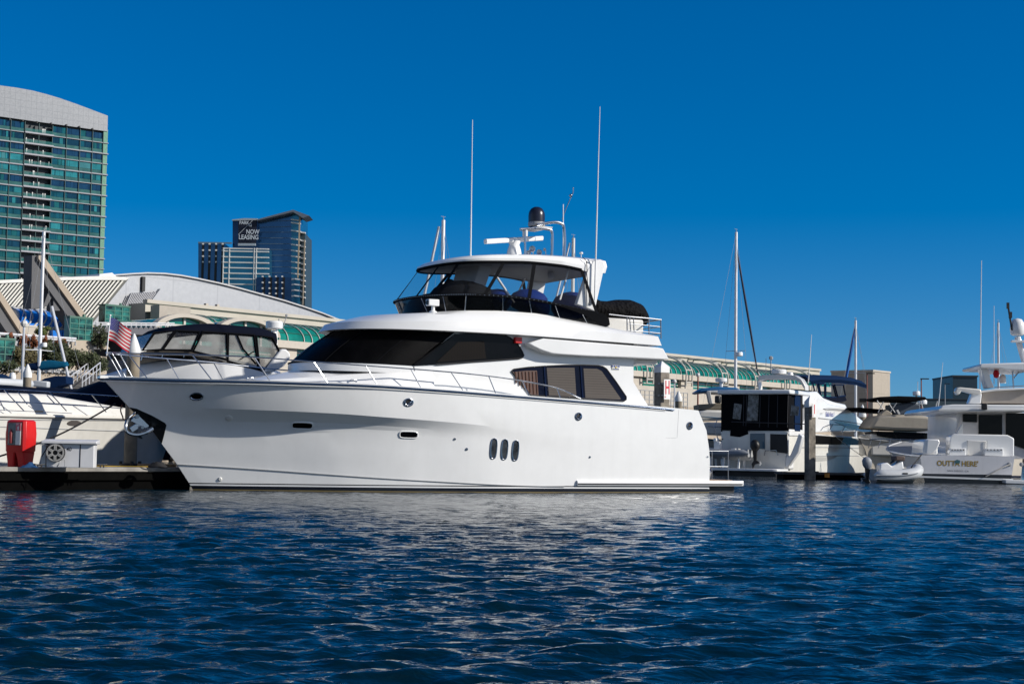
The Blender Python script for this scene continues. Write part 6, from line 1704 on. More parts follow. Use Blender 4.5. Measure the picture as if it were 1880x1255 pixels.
def outboard(T, p, d, mat, s=1.0):
    """outboard engine: cowl, leg, lower unit and propeller; d points aft"""
    d = Vector(d).normalized(); p = Vector(p); n = Vector((-d.y, d.x, 0))
    b = MB(); rws = []
    for h, l0, l1, w in ((.0, -.10, .16, .11), (.12, -.17, .24, .17), (.32, -.2, .27, .19), (.48, -.18, .2, .17), (.58, -.08, .08, .1)):
        rws.append([p + d * (l0 if c < 0 else l1) * abs(c) * s + n * w * e * s + Vector((0, 0, h * s)) for c, e in ((-1, -.6), (-.6, -1), (.6, -1), (1, -.5), (1, .5), (.6, 1), (-.6, 1), (-1, .6))])
    b.loft(rws, 0, True, True); o = b.build('outboard_engine', mat, T, smooth=50)
    b = MB(); b.prism([p + d * x * s + n * -.05 * s + Vector((0, 0, z * s)) for x, z in ((-.12, 0), (.14, 0), (.10, -.5), (.26, -.58), (.24, -.66), (.02, -.72), (-.1, -.95), (-.16, -.7), (-.04, -.5))], n * .1 * s)
    b.build('engine_leg', BLACK, o, bevel=.01)
    b = MB(); c = p + d * .3 * s + Vector((0, 0, -.66 * s)); up_ = Vector((0, 0, 1))
    for k in range(3):
        a = 2 * math.pi * k / 3; r_ = n * math.cos(a) + up_ * math.sin(a); q_ = n * -math.sin(a) + up_ * math.cos(a)
        b.prism([c, c + r_ * .1 * s + q_ * .05 * s, c + r_ * .15 * s, c + r_ * .1 * s - q_ * .05 * s], d * .02)
    b.build('propeller', GREYP, o)
    return o
outboard(td, (-1.68, 0, zt0 + .15), (-1, 0, 0), BLACK, 1.05)
b = MB()
for x in (-.9, .0, .8): b.beam((x, -.45, .42), (x, -.35, zt0 - .2), .08, .1); b.beam((x, .45, .42), (x, .35, zt0 - .2), .08, .1); b.beam((x, -.5, zt0 - .22), (x, .5, zt0 - .22), .1, .08)
b.build('chock', WHITE, td)
b = MB(); b.box((-.6, 0, zt0 + .22), (.3, 1.0, .1)); b.build('seat', OFFW, td, bevel=.03)
# ---- grey RIB afloat
RB = Fr(*on_z(1628, 885.6, 0)[:2], 6.0)
rb = thing('inflatable_dinghy', 'light grey inflatable dinghy with raised outboard afloat between the two moored boats', 'dinghy', RB)
xs0, xs1 = RB.side(1603, 870, 0).x, RB.side(1686, 862, 0).x
b = MB(); zt0 = .34; hw = .72
P = catmull([Vector(p) for p in ((xs0 - .2, -hw, zt0), (lerp(xs0, xs1, .4), -hw, zt0), (lerp(xs0, xs1, .8), -hw * .8, zt0 + .1), (xs1 - .1, -.2, zt0 + .26), (xs1 - .1, .2, zt0 + .26), (lerp(xs0, xs1, .8), hw * .8, zt0 + .1), (lerp(xs0, xs1, .4), hw, zt0), (xs0 - .2, hw, zt0))], 6)
b.tube(P, [.06, .2] + [.26] * (len(P) - 4) + [.2, .06], 14); tb = b.build('tube', GREYT, rb, smooth=60)
b = MB(); Pl = [p + Vector((0, (-.27 if p.y < 0 else .27) * .97, 0)) for p in P]; b.tube(Pl, .035, 6); b.tube([p + Vector((0, 0, -.16)) + Vector((0, (-.2 if p.y < 0 else .2), 0)) for p in P], .02, 5); b.build('rubbing_strip', DGREYT, tb)
b = MB()
for u in (8, 18): p = P[u]; b.box(p + Vector((0, -.26, .08)), (.22, .05, .06))
b.build('grab_handle', BLACK, tb)
b = MB(); b.loft([[Vector((x, -.6, .15)), Vector((x, 0, -.2)), Vector((x, .6, .15))] for x in (xs0, lerp(xs0, xs1, .5), xs1 - .4)]); b.bb((xs0, -.5, .1), (xs0 + .06, .5, .62)); b.build('rigid_floor', GREYP, rb)
cx = lerp(xs0, xs1, .42)
b = MB(); b.prism([(cx - .7, -.28, .4), (cx - .65, -.28, .85), (cx - .3, -.28, .92), (cx - .1, -.28, .75), (cx + .1, -.28, .85), (cx + .3, -.28, 1.0), (cx + .42, -.28, .98), (cx + .5, -.28, .4)], (0, .56, 0)); b.build('console_seat', WHITE, rb, bevel=.06)
b = MB(); b.lathe((cx + .05, 0, .98), [(.17, -.012), (.18, 0), (.17, .012), (.14, 0), (.17, -.012)], 18, axis=(-.6, 0, .8)); b.build('steering_wheel', BLACK, rb)
b = MB(); b.bb((cx + .55, -.4, .62), (xs1 - .7, .4, .72)); b.build('bow_cushion', OFFW, rb, bevel=.04)
b = MB(); b.bb((cx + .05, -.35, 1.0), (cx + .5, .35, 1.22)); b.build('console_cover', M('brown_bag', (.10, .07, .06), .8), rb, bevel=.05)
b = MB(); b.tube([(cx + .9, 0, .7), (cx + 1.5, .3, 1.3)], .03, 6); b.build('light_pole', BLACK, rb)
og = outboard(rb, (xs0 - .26, 0, .62), (-.95, 0, .25), DGREYT, .92)
# ---- dark fender boat cover blob beside it stays on the dock: coil
# ---- flybridge cruiser with tan cover and black bimini
KF = Fr(*at_y(1668, 800, 96)[:2], 214.0)
kb = thing('flybridge_cruiser', 'beige cruiser with tan windscreen cover and black bimini behind the grey dinghy', 'motor boat', KF)
rows = hull_shape(12.5, 4.2, 1.6, 2.3, rake=1.6); rows = [[Vector((p.x - 8.2, p.y, p.z)) for p in r] for r in rows]
make_hull(kb, rows, PAINT('beige_hull', (.58, .52, .43)), CREAM, GREYP)
def kp(name, px, mat, Y, dy, bevel=.04): return gpoly(name, px, mat, Y, dy, bevel, kb, KF)
kp('tan_cover', ((1596, 786), (1607, 770), (1616, 762), (1660, 761), (1700, 763), (1716, 768), (1728, 783), (1730, 790), (1700, 791), (1640, 789)), TAN, 93.5, 3.4, .3)
kp('saloon_window', ((1606, 791), (1650, 792), (1712, 795), (1712, 806), (1660, 808), (1612, 800)), DGLASS, 93.7, 3.0)
kp('deckhouse', ((1598, 796), (1720, 800), (1728, 840), (1600, 836)), CREAM, 93.9, 3.4, .1)
kp('bimini', ((1606, 731), (1616, 728), (1650, 726.5), (1700, 728), (1702, 733), (1680, 737), (1620, 735)), CANV, 94, 3.2, .08)
kp('black_cover', ((1556, 748), (1580, 747.5), (1640, 753), (1640, 759), (1600, 757), (1565, 753)), CANV, 97, 2.0, .05)
kp('console', ((1640, 742), (1672, 738), (1690, 742), (1690, 762), (1642, 762)), M('slate_blue_cover', (.05, .07, .10), .7), 94.6, 2.2, .08)
kp('seat_cover', ((1618, 758), (1628, 752), (1638, 758), (1638, 764), (1616, 764)), TAN, 94.2, 1.0, .05)
b = MB()
for x0, y0, x1, y1 in ((1610, 735, 1622, 752), (1622, 737, 1612, 757), (1632, 741, 1643, 757), (1690, 735, 1698, 762), (1634, 757, 1646, 739)): b.tube([KF.L(at_y(x0, y0, 93.8)), KF.L(at_y(x1, y1, 93.8))], .03, 5)
b.build('bimini_frame', GREYP, kb)
b = MB(); b.tube([KF.L(at_y(x, y, 92.6)) for x, y in ((1596, 806), (1640, 806), (1690, 808))], .03, 5)
for x in range(1600, 1690, 18): b.tube([KF.L(at_y(x, 806, 92.6)), KF.L(at_y(x - 6, 822, 92.6))], .025, 5)
b.build('bow_rail', STEEL, kb)
radome(kb, KF.L(at_y(1682.5, 726, 95)), .22, .26); b = MB(); b.tube([KF.L(at_y(1682.5, 762, 95)), KF.L(at_y(1682.5, 725, 95))], .06, 8); b.tube([KF.L(at_y(1685, 720, 95)), KF.L(at_y(1685, 700, 95))], .02, 5); b.build('radar_post', WHITE, kb)
b = MB(); b.beam(KF.L(at_y(1647, 752, 93.5)), KF.L(at_y(1651.5, 760, 93.5)), .1, .1); b.build('white_strut', OFFW, kb)
# ---- white sport boat with outriggers behind, seen in the gap
SB = Fr(*at_y(1722, 800, 112)[:2], 80)
sb = thing('sport_fisher', 'small white sport boat with dark windscreen and raised outriggers left of the right hand yacht', 'motor boat', SB)
rows = hull_shape(9, 3.2, 1.4, 1.9); rows = [[Vector((p.x - 3, p.y, p.z)) for p in r] for r in rows]
make_hull(sb, rows, PAINT('white_hull', (.74, .73, .71)), WHITE)
def spp(name, px, mat, Y, dy, bevel=.04): return gpoly(name, px, mat, Y, dy, bevel, sb, SB)
spp('wheelhouse', ((1698, 790), (1704, 764), (1716, 758), (1740, 762), (1752, 776), (1756, 800), (1700, 800)), WHITE, 111, 2.4, .1)
spp('windscreen', ((1706, 764), (1716, 760), (1738, 764), (1742, 774), (1706, 776)), DGLASS, 110.8, .3)
spp('visor_top', ((1722, 763), (1726, 760), (1742, 762), (1742, 766)), OFFW, 110.5, 2.6, .05)
spp('support', ((1732, 766), (1739, 766), (1739, 798), (1732, 798)), WHITE, 110.3, .5)
b = MB(); b.tube([SB.L(at_y(1716, 790, 110)), SB.L(at_y(1724, 735, 110)), SB.L(at_y(1731, 665, 110))], [.05, .035, .015], 6); b.build('outrigger', WHITE, sb)
b = MB(); b.tube([SB.L(at_y(1708, 785, 110)), SB.L(at_y(1721, 736, 110))], [.06, .03], 6); b.build('rod', CREAM, sb)
radome(sb, SB.L(at_y(1694, 742, 111)), .3, .3)

# ---- right hand yacht, transom to us
OH = frame_through(1776, 886.5, (0, 0, 0), 86.0)
oh = thing('motor_yacht', 'large white yacht at the right edge with gold name lettering across its transom', 'yacht', OH)
def OX(px, py, s=0.0): return OH.cross(px, py, s)
hw = abs(OX(1692, 850, .2).y - OX(1866, 850, .2).y) / 2
ycen = (OX(1692, 850, .2).y + OX(1866, 850, .2).y) / 2
zt1 = OX(1776, 836, 0).z
rows = hull_shape(17, hw * 2.1, zt1, zt1 + .8, rake=2.2, stern_in=.95); rows = [[Vector((p.x, p.y, p.z)) for p in r] for r in rows]
LAV = PAINT('yacht_white_b', (.70, .69, .70), (.008, .008, .012), .42)
make_hull(oh, rows, LAV, WHITE, WHITE)
b = MB(); P = [OX(x, y, -.12) for x, y in ((1686, 873), (1860, 878.5), (1860, 882), (1686, 876))]; b.prism(P, (.14, 0, 0)); b.build('transom_guard', WHITE, oh)
b = MB(); P = [OX(x, y, -.7) for x, y in ((1846, 880), (1900, 882), (1900, 889), (1846, 887))]; b.prism(P, (.7, 0, 0)); b.build('swim_platform', WHITE, oh, bevel=.03)
b = MB(); P = [OX(x, y, -.65) for x, y in ((1848, 887), (1900, 889), (1900, 892), (1848, 891))]; b.prism(P, (.6, 0, 0)); b.build('platform_base', BLACK, oh)
b = MB()
def osx(px, py): return OX(px, py, -.004)
p, e = osx(1720, 854), osx(1796, 855.5); wd = (e - p)
GOLD = M('gold_letters', (.42, .27, .05), .35, .4)
b.text("OUTTA HERE'", p, wd, (0, 0, 1), .335, .003, sx=1.0, bold=.03); b.build('name_lettering', GOLD, oh)
v = [Vector(q) for q in b.v]; wtxt = max((q - p).dot(wd.normalized()) for q in v)
o_ = [c for c in oh.children if c.name.startswith('name_lettering')][0]
k = wd.length / wtxt
for vv in o_.data.vertices:
    q = vv.co - p; a = q.dot(wd.normalized()); vv.co = vv.co + wd.normalized() * (a * (k - 1))
b = MB(); p2, e2 = osx(1739, 865), osx(1775, 866); b.text('SAN DIEGO, CA', p2, e2 - p2, (0, 0, 1), .115, .003, sx=1.22, bold=.01); b.build('port_lettering', M('grey_letters', (.16, .16, .18), .5), oh)
b = MB(); pp_ = osx(1758, 848)
b.prism([osx(x, y) for x, y in ((1752, 846), (1757, 843), (1763, 845), (1762, 850), (1754, 850))], (-.015, 0, 0)); b.build('name_emblem', M('emblem_teal', (.05, .14, .16), .5), oh)
b = MB(); h_ = osx(1853, 852); b.lathe(h_, [(.1, 0), (.1, .03), (.06, .05)], 14, axis=(-1, 0, 0)); b.lathe(osx(1875, 852), [(.1, 0), (.1, .03), (.06, .05)], 14, axis=(-1, 0, 0)); b.build('hawse_hole', GREYP, oh)
b = MB(); b.tube(catmull([osx(1853, 852) + Vector((-.05, 0, 0)), osx(1838, 858) + Vector((-.15, 0, 0)), osx(1818, 869) + Vector((-.2, 0, 0)), osx(1808, 874) + Vector((-.2, 0, 0))], 5), .025, 6); b.build('mooring_line', ROPEW, oh)
def op(name, px, mat, s, ds, bevel=.05, T=oh): 
    b = MB(); b.prism([OX(x, y, s) for x, y in px], (ds, 0, 0)); return b.build(name, mat, T, bevel=bevel)
op('cockpit_bulwark', ((1694, 834), (1697, 808), (1702, 805.5), (1722, 806), (1722, 834)), WHITE, .1, 3.0, .08)
op('transom_seat', ((1743, 837), (1745, 800), (1752, 796), (1850, 798), (1862, 804), (1862, 836), (1862, 838)), WHITE, .6, 1.0, .12)
dr_ = op('transom_door', ((1776, 808), (1811, 809), (1809, 836), (1778, 836)), OFFW, .55, .08, .02)
b = MB(); b.bb((OX(1812, 806, .5).x, OX(1812.5, 806, .5).y, OX(1812, 836, .5).z), (OX(1811, 806, .5).x + .02, OX(1811.5, 806, .5).y, OX(1811, 808, .5).z)); b.build('door_seam', GREYP, dr_)
for x0, x1 in ((1743, 1773), (1808, 1842)):
    st_ = op('rod_locker', ((x0, 836), (x0, 828), (x0 + 3, 823), (x1, 822), (x1, 837)), WHITE, .2, .5, .03)
    b = MB()
    for k in range(5): b.lathe(OX(lerp(x0 + 5, x1 - 4, k / 4), 825.5, .19), [(.03, 0), (.03, .02)], 8, axis=(-1, 0, 0))
    b.build('rod_holder', BLACK, st_)
op('side_coaming', ((1702, 806), (1724, 806), (1726, 812), (1720, 826), (1710, 834), (1700, 834)), WHITE, .05, .3, .05)
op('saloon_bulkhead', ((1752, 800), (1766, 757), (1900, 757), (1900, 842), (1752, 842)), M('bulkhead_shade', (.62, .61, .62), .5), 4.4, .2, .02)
op('saloon_window', ((1768, 760), (1794, 760), (1794, 775), (1768, 774)), DGLASS, 4.3, .12, .01)
op('saloon_door', ((1797, 761), (1840, 761), (1840, 798), (1797, 797)), DGLASS, 4.3, .12, .01)
op('saloon_door', ((1847, 758), (1900, 758), (1900, 830), (1847, 812)), DGLASS, 4.3, .12, .01)
op('deckhouse', ((1757, 757), (1900, 757), (1900, 840), (1754, 830)), WHITE, 4.6, 7.5, .05)
op('side_wing', ((1751, 806), (1768, 776), (1768, 806)), WHITE, 3.6, .4, .03)
zov = OX(1780, 748, 0).z
op('overhang', ((1724, 752), (1730, 744), (1750, 742), (1900, 743), (1900, 754.5), (1760, 754), (1727, 755)), WHITE, .6, 9.5, .06)
op('overhang_edge', ((1722, 752), (1726, 750), (1900, 751), (1900, 754), (1724, 755)), OFFW, .45, .2, .02)
op('flybridge_screen', ((1803, 740), (1803, 716), (1830, 714), (1900, 712), (1900, 741)), M('tan_screen', (.40, .35, .30), .7), 2.0, 2.5, .04)
op('flybridge_rail_cap', ((1801, 717), (1830, 713), (1900, 711), (1900, 714), (1830, 717), (1803, 720)), WHITE, 1.8, .5, .03)
op('crane_boom', ((1755, 714), (1757, 711), (1764, 710.5), (1801, 714), (1803, 723), (1790, 724), (1766, 717), (1763, 722), (1758, 725), (1754, 720)), CREAM, 1.5, .5, .06)
op('crane_post', ((1785, 722), (1803, 722), (1801, 741), (1778, 741)), WHITE, 1.6, .6, .05)
op('hardtop_post', ((1800, 672), (1814, 672), (1819, 695), (1826, 711), (1812, 713), (1806, 694)), WHITE, 2.6, .8, .05)
op('hardtop', ((1798, 672), (1801, 667.5), (1850, 666), (1900, 665), (1900, 680), (1850, 679), (1836, 676), (1801, 675)), WHITE, 1.8, 4.0, .06)
b = MB(); b.lathe(OX(1868, 616, 3.4), [(.25, 0), (.33, .08), (.36, .35), (.33, .62), (.22, .8), (.02, .86)], 22); b.build('satellite_dome', WHITE, oh, smooth=60)
b = MB(); b.lathe(OX(1841, 703, 3.4), [(.15, 0), (.17, .15), (.16, .32), (.08, .42), (.01, .44)], 18); b.build('small_dome', WHITE, oh, smooth=60)
op('radar_mast', ((1866, 617), (1874, 617), (1880, 640), (1890, 666), (1880, 666), (1874, 645)), WHITE, 3.2, .5, .05)
op('radar_bar', ((1857, 624), (1900, 625), (1900, 629.5), (1857, 628)), WHITE, 3.0, .2, .02)
b = MB(); b.tube([OX(1858, 606, 3.2), OX(1851, 562, 3.2)], .05, 6); b.box(OX(1850.5, 561, 3.2), (.12, .12, .3)); b.box(OX(1855, 578, 3.2), (.14, .14, .3)); b.build('mast_light', M('dark_lamp', (.03, .03, .03), .5), oh)
whip(oh, OX(1799, 713, 2.2), OX(1802, 478, 2.2), .035)
whip(oh, OX(1825, 705, 4.0), OX(1825, 561, 4.0), .025)
b = MB(); b.tube([OX(x, y, 2.0) for x, y in ((1826, 711), (1900, 707))], .03, 6); b.tube([OX(1859, 679, 3), OX(1861, 712, 3)], .04, 6); b.tube([OX(1872, 680, 3), OX(1861, 694, 3)], .03, 6); b.build('flybridge_rail', STEEL, oh)
b = MB(); b.ball(OX(1829, 686, 3), .16, n=8, sc=(1, 1, 1.4)); b.build('folded_ensign', FR_, oh)
b = MB(); b.box(OX(1807, 746, .4), (.2, .25, .3)); b.build('deck_light', BLACK, oh, bevel=.03)
# ================================================================== DOCKS, PILES AND DOCK GEAR
w0_, w1_ = on_z(0, 900.5, 0), on_z(340, 897.5, 0)
DF = Fr(w0_.x, w0_.y, math.degrees(math.atan2(w1_.y - w0_.y, w1_.x - w0_.x)))
DH = .6
dk = thing('dock', 'floating concrete dock with black fascia at lower left beside the yacht bow', 'dock', DF)
xr_ = DF.side(352, 898, 0).x
b = MB(); b.bb((-16, 0, DH - .12), (xr_, 2.3, DH)); b.build('deck', DECKC, dk, bevel=.02)
b = MB(); b.bb((-16, .04, -.5), (xr_ - .04, 2.26, DH - .12)); b.build('float', DOCKF, dk)
b = MB(); b.bb((-16, -.05, DH - .34), (xr_ + .05, .02, DH - .16)); b.build('waler', M('dark_timber', (.003, .003, .0026), .85, var=.4, scale=8, spec=.05), dk)
b = MB(); b.bb((DF.side(285, 893, 0).x, .2, DH), (DF.side(330, 893, 0).x, .9, DH + .09)); b.build('timber_step', M('worn_timber', (.30, .20, .11), .85, var=.3), dk)
def dock_at(px, py, z=DH): return on_z(px, py, z)
def pile_round(label, p, r, ztop, cone, band, z0=-1.5):
    t_ = thing('mooring_pile', label, 'pile', loc=(p.x, p.y, 0), group='round mooring piles')
    b = MB(); b.lathe((0, 0, 0), [(r, z0), (r, ztop - cone - band)], 24); b.build('shaft', PILEC, t_)
    b = MB(); b.lathe((0, 0, 0), [(r * 1.06, ztop - cone - band - .02), (r * 1.08, ztop - cone), (r * .75, ztop - cone * .62), (r * .32, ztop - cone * .18), (.02, ztop)], 24); b.build('cap', CAPW, t_, smooth=50)
    return t_
p = at_y(238.8, 855, 45.6); zt_ = at_y(240.5, 612, 45.6).z
pr = pile_round('tall round concrete pile with white cone cap behind the yacht bow rail', p, .185, zt_, .46, .12)
b = MB(); b.lathe((0, 0, DH), [(.30, 0), (.30, .06), (.26, .08)], 20)
for k in range(4): a = k * math.pi / 2 + .4; b.lathe((.27 * math.cos(a), .27 * math.sin(a), DH + .08), [(.05, -.05), (.05, .06)], 8)
b.build('pile_guide', BLACK, pr)
p = at_y(49.5, 712, 74); pile_round('round pile with white cone cap rising before the teal sail cover', p, .19, at_y(49.5, 668, 74).z, .42, .2)
p = at_y(1245.5, 750, 80); pile_round('short round pile with white cone cap right of the H pile', p, .175, at_y(1245.5, 717, 80).z, .36, .16)
p = at_y(1583.5, 800, 108); pile_round('round pile with white cone cap beyond the blue bimini cruiser bow', p, .24, at_y(1583.5, 742, 108).z, .7, .14)
p = at_y(1769.5, 800, 92); pile_round('round pile with white cone cap left of the right hand yacht saloon', p, .17, at_y(1769.5, 776, 92).z, .38, .12)
def pile_square(label, px, ytop, yb, Y, letter, small, signpx, s=.40, phi=38.7):
    p = at_y(px, yb, Y); zt = at_y(px, ytop, Y).z
    rz = R(phi)
    t_ = thing('mooring_pile', label, 'pile', loc=(p.x, p.y, 0), rz=-rz, group='square finger piles with letter signs')
    h = s / 2; kpx = Y / F
    zb = zt - 11.5 * kpx; zc = zb - 10.5 * kpx
    b = MB(); b.bb((-h, -h, -1.5), (h, h, zc)); b.build('shaft', M('square_pile', (.24, .21, .17), .85, var=.4, scale=3, bump=.4, bscale=14), t_)
    b = MB(); e = h * 1.04
    b.add([(-e, -e, zc), (e, -e, zc), (e, e, zc), (-e, e, zc), (-e, -e, zb), (e, -e, zb), (e, e, zb), (-e, e, zb), (0, 0, zt)], [(3, 2, 1, 0), (0, 1, 5, 4), (1, 2, 6, 5), (2, 3, 7, 6), (3, 0, 4, 7), (4, 5, 8), (5, 6, 8), (6, 7, 8), (7, 4, 8)]); b.build('cap', CAPW, t_)
    # sign board bracketed off the sunlit face, square to the fairway
    x0, y0, x1, y1 = signpx
    Mi = Matrix.Rotation(rz, 3, 'Z')
    def loc_(px_, py_):
        w = at_y(px_, py_, Y - .46 + (.20 if px_ == x1 else 0)); return Mi @ (w - Vector((p.x, p.y, 0)))
    a, c, d = loc_(x0, y1), loc_(x1, y1), loc_(x0, y0)
    ex, ez = (c - a), (d - a); ny = ex.normalized().cross(ez.normalized())
    b = MB(); b.prism([a, c, c + ez, d], -ny * .02); sg = b.build('sign_board', SIGNW, t_)
    b = MB(); b.beam(a.lerp(c, .3) + ez * .8, Vector((h * .2, -h, (a + ez * .8).z)), .04, .04); b.beam(a.lerp(c, .3) + ez * .2, Vector((h * .2, -h, (a + ez * .2).z)), .04, .04); b.build('sign_bracket', GREYP, t_)
    wx, hz = ex.length, ez.length; X, Z = ex.normalized(), ez.normalized()
    b = MB(); o = a + ny * .004
    def rect(u0, v0, u1, v1): b.prism([o + X * (u0 * wx) + Z * (v0 * hz), o + X * (u1 * wx) + Z * (v0 * hz), o + X * (u1 * wx) + Z * (v1 * hz), o + X * (u0 * wx) + Z * (v1 * hz)], ny * .006)
    if letter == 'H':
        rect(.20, .25, .34, .94); rect(.70, .25, .84, .94); rect(.34, .54, .70, .65)
    else: rect(.42, .25, .58, .95)
    b.build('letter', REDINK, sg)
    b = MB(); b.text(small, o + X * (.06 * wx) + Z * (.08 * hz), X, Z, .10 * hz, .006, sx=.9 * wx / hz * 3.0 / max(1, len(small) * .62) * 1.0, bold=.02); b.build('small_lettering', REDINK, sg)
    return t_
pile_square('square concrete pile with pyramid cap and red H sign behind the yacht stern', 1214.5, 662, 760, 58.7, 'H', 'FINGER', (1219.3, 696, 1231, 732.5), phi=56.8)
pile_square('square weathered concrete pile with pyramid cap and red I sign, nearest the black enclosure', 1487, 725.5, 868, 78, 'I', 'PIER', (1491.5, 741, 1498.8, 765.5), s=.39, phi=64.7)
# ---- finger dock at the I pile
pf = on_z(1500, 880, 0)
FD = Fr(*on_z(1446, 879.5, 0)[:2], 4.0)
fd_ = thing('dock', 'dark finger dock with an orange tag at the foot of the I pile', 'dock', FD)
xe = FD.side(1600, 881, 0).x
b = MB(); b.bb((-.3, -.0, .24), (xe, 1.6, .36)); b.build('deck', M('wet_dock', (.07, .065, .06), .8, var=.3), fd_, bevel=.02)
b = MB()
for k in range(4): b.bb((-.2 + k * xe / 4, .03, -.4), (-.2 + (k + .93) * xe / 4, 1.5, .24))
b.build('float', DOCKF, fd_, bevel=.05)
b = MB(); q0, q1 = FD.side(1514, 876, -.02), FD.side(1523, 868, -.02); b.bb((q0.x, -.03, q0.z), (q1.x, .0, q1.z)); b.build('orange_tag', M('orange_tag', (.62, .24, .02), .5, var=.2, scale=8), fd_)
b = MB(); b.lathe((FD.side(1494, 868, .4).x, .5, .36), [(.28, 0), (.28, .05)], 16); b.build('pile_guide', BLACK, fd_)
# ---- red fire cabinet
cp = dock_at(34, 856.5)
fcab = thing('fire_cabinet', 'bright red fire extinguisher cabinet standing on the dock at the left edge', 'fire cabinet', loc=(cp.x, cp.y + .12, DH), rz=R(-18))
hh = at_y(34, 770, cp.y).z - DH
b = MB()
def ringr(w, d, z, c=.06): return [Vector((x, y, z)) for x, y in ((-w, -d + c), (-w + c, -d), (w - c, -d), (w, -d + c), (w, d - c), (w - c, d), (-w + c, d), (-w, d - c))]
z_ = lambda u: u * hh
b.loft([ringr(.27, .24, z_(.30)), ringr(.30, .27, z_(.34)), ringr(.315, .28, z_(.7)), ringr(.29, .26, z_(.965)), ringr(.24, .2, z_(1.0))], 0, True, True)
b.build('cabinet', RED, fcab, bevel=.01)
for sx_ in (-1, 1):
    b = MB(); o3 = lambda P, dx: [p + Vector((dx * sx_, 0, 0)) for p in P]
    b.loft([o3(ringr(.095, .2, z_(.0), .03), .155), o3(ringr(.105, .22, z_(.16), .03), .155), o3(ringr(.135, .25, z_(.31), .03), .135)], 0, True, True)
    b.build('leg', RED, fcab)

b = MB(); b.bb((-.19, -.30, z_(.46)), (.20, -.277, z_(.93))); dw = b.build('window', M('cabinet_window', (.13, .15, .16), .15, var=.4, scale=6), fcab, bevel=.008)
b = MB(); b.bb((.055, -.312, z_(.465)), (.195, -.3015, z_(.76))); b.build('white_label', SIGNW, dw)
b = MB(); b.bb((.055, -.312, z_(.765)), (.195, -.3015, z_(.925))); rl = b.build('red_label', M('label_pink', (.62, .12, .16), .5), dw)
b = MB(); b.text('FIRE', (.064, -.3125, z_(.885)), (1, 0, 0), (0, 0, 1), .05, .003, sx=.85, bold=.01); b.prism([(.105, -.313, z_(.78)), (.145, -.313, z_(.78)), (.145, -.313, z_(.85)), (.13, -.313, z_(.865)), (.105, -.313, z_(.85))], (0, -.002, 0)); b.build('label_lettering', SIGNW, rl)
b = MB(); b.lathe((-.09, -.302, z_(.5)), [(.055, 0), (.055, .26), (.03, .31), (.02, .36)], 12); b.build('extinguisher', M('dull_red', (.20, .02, .02), .4), dw)
b = MB(); b.tube(catmull([(-.05, -.303, z_(.75)), (-.12, -.306, z_(.72)), (-.13, -.305, z_(.62)), (-.11, -.303, z_(.55))], 4), .012, 6); b.build('hose', BLACK, dw)
rag = dock_at(52, 858); rg_ = thing('blue_tarp', 'crumpled blue tarp on the dock at the foot of the red cabinet', 'tarp', loc=(rag.x, rag.y + .1, DH))
b = MB(); rws = []
for k in range(9):
    u = k / 8; rws.append([Vector((lerp(-.22, .22, u), .14 * math.cos(a) * (1 + .2 * math.sin(7 * u)), max(0, .11 * math.sin(math.pi * u) ** .7 * math.sin(a) * (1 + .4 * math.sin(11 * u + a))))) for a in [math.pi * j / 8 for j in range(9)]])
b.loft(rws); b.build('cloth', M('tarp_blue', (.006, .05, .14), .7, bump=.5, bscale=8), rg_, smooth=50)
for i, (px, lab) in enumerate(((70, 'small black dock cleat between the red cabinet and the dock box'), (185, 'small black dock cleat just right of the white dock box'))):
    q = dock_at(px, 858.2); c_ = thing('dock_cleat', lab, 'cleat', loc=(q.x, q.y + .12, DH), rz=R(DF.deg), group='dock cleats')
    b = MB(); b.tube([(-.15, 0, .09), (-.08, 0, .075), (.08, 0, .075), (.15, 0, .09)], .018, 7)
    for x in (-.05, .05): b.tube([(x, 0, 0), (x, 0, .07)], .018, 7)
    b.build('horn', BLACK, c_)
q = dock_at(190, 857); yc = thing('power_cord', 'yellow shore power cord lying along the dock right of the dock box', 'cord', loc=(q.x, q.y + .5, DH))
b = MB(); b.tube(catmull([(-.7, .1, .02), (-.2, .0, .02), (.3, .15, .02), (.9, .05, .02), (1.3, .25, .02)], 6), .016, 6); b.build('cord', M('cord_yellow', (.45, .28, .03), .6), yc)
# ---- white dock box with hose reel
bp = dock_at(122, 858)
bx_ = thing('dock_box', 'white fibreglass dock box numbered 40 with a round hose reel on its front', 'dock box', loc=(bp.x, bp.y + .32, DH), rz=R(8))
kx = bp.y / F
bw, bhh, bd = 90 * kx, 52 * kx, .62
b = MB(); b.bb((-bw / 2 + .08, -bd / 2, 0), (bw / 2, bd / 2, bhh - .12)); b.build('body', M('box_white', (.66, .66, .67), .4, var=.06), bx_, bevel=.015)
b = MB(); b.prism([(-bw / 2 - .05, -bd / 2 - .10, bhh - .12), (-bw / 2 - .05, -bd / 2 - .10, bhh - .05), (-bw / 2 - .05, bd / 2 + .02, bhh), (-bw / 2 - .05, bd / 2 + .02, bhh - .12)], (bw + .12, 0, 0)); b.build('lid', M('box_white', (.66, .66, .67), .4), bx_, bevel=.015)
b = MB(); b.bb((bw * .215, -bd / 2 - .006, .02), (bw * .235, -bd / 2 - .002, bhh - .13)); b.build('door_gap', BLACK, bx_)
b = MB(); b.bb((-bw / 2 - .06, -bd / 2 + .05, .0), (-bw / 2 + .05, bd / 2 - .1, bhh - .16)); b.build('side_post', OFFW, bx_, bevel=.01)
b = MB(); b.text('40', (-bw * .05, -bd / 2 - .003, bhh - .30), (1, 0, 0), (0, 0, 1), .14, .002, sx=.95, bold=.004); b.build('number', BLACK, bx_)
rc = Vector((-bw * .245, -bd / 2 - .13, bhh * .52)); rr_ = 16.3 * kx
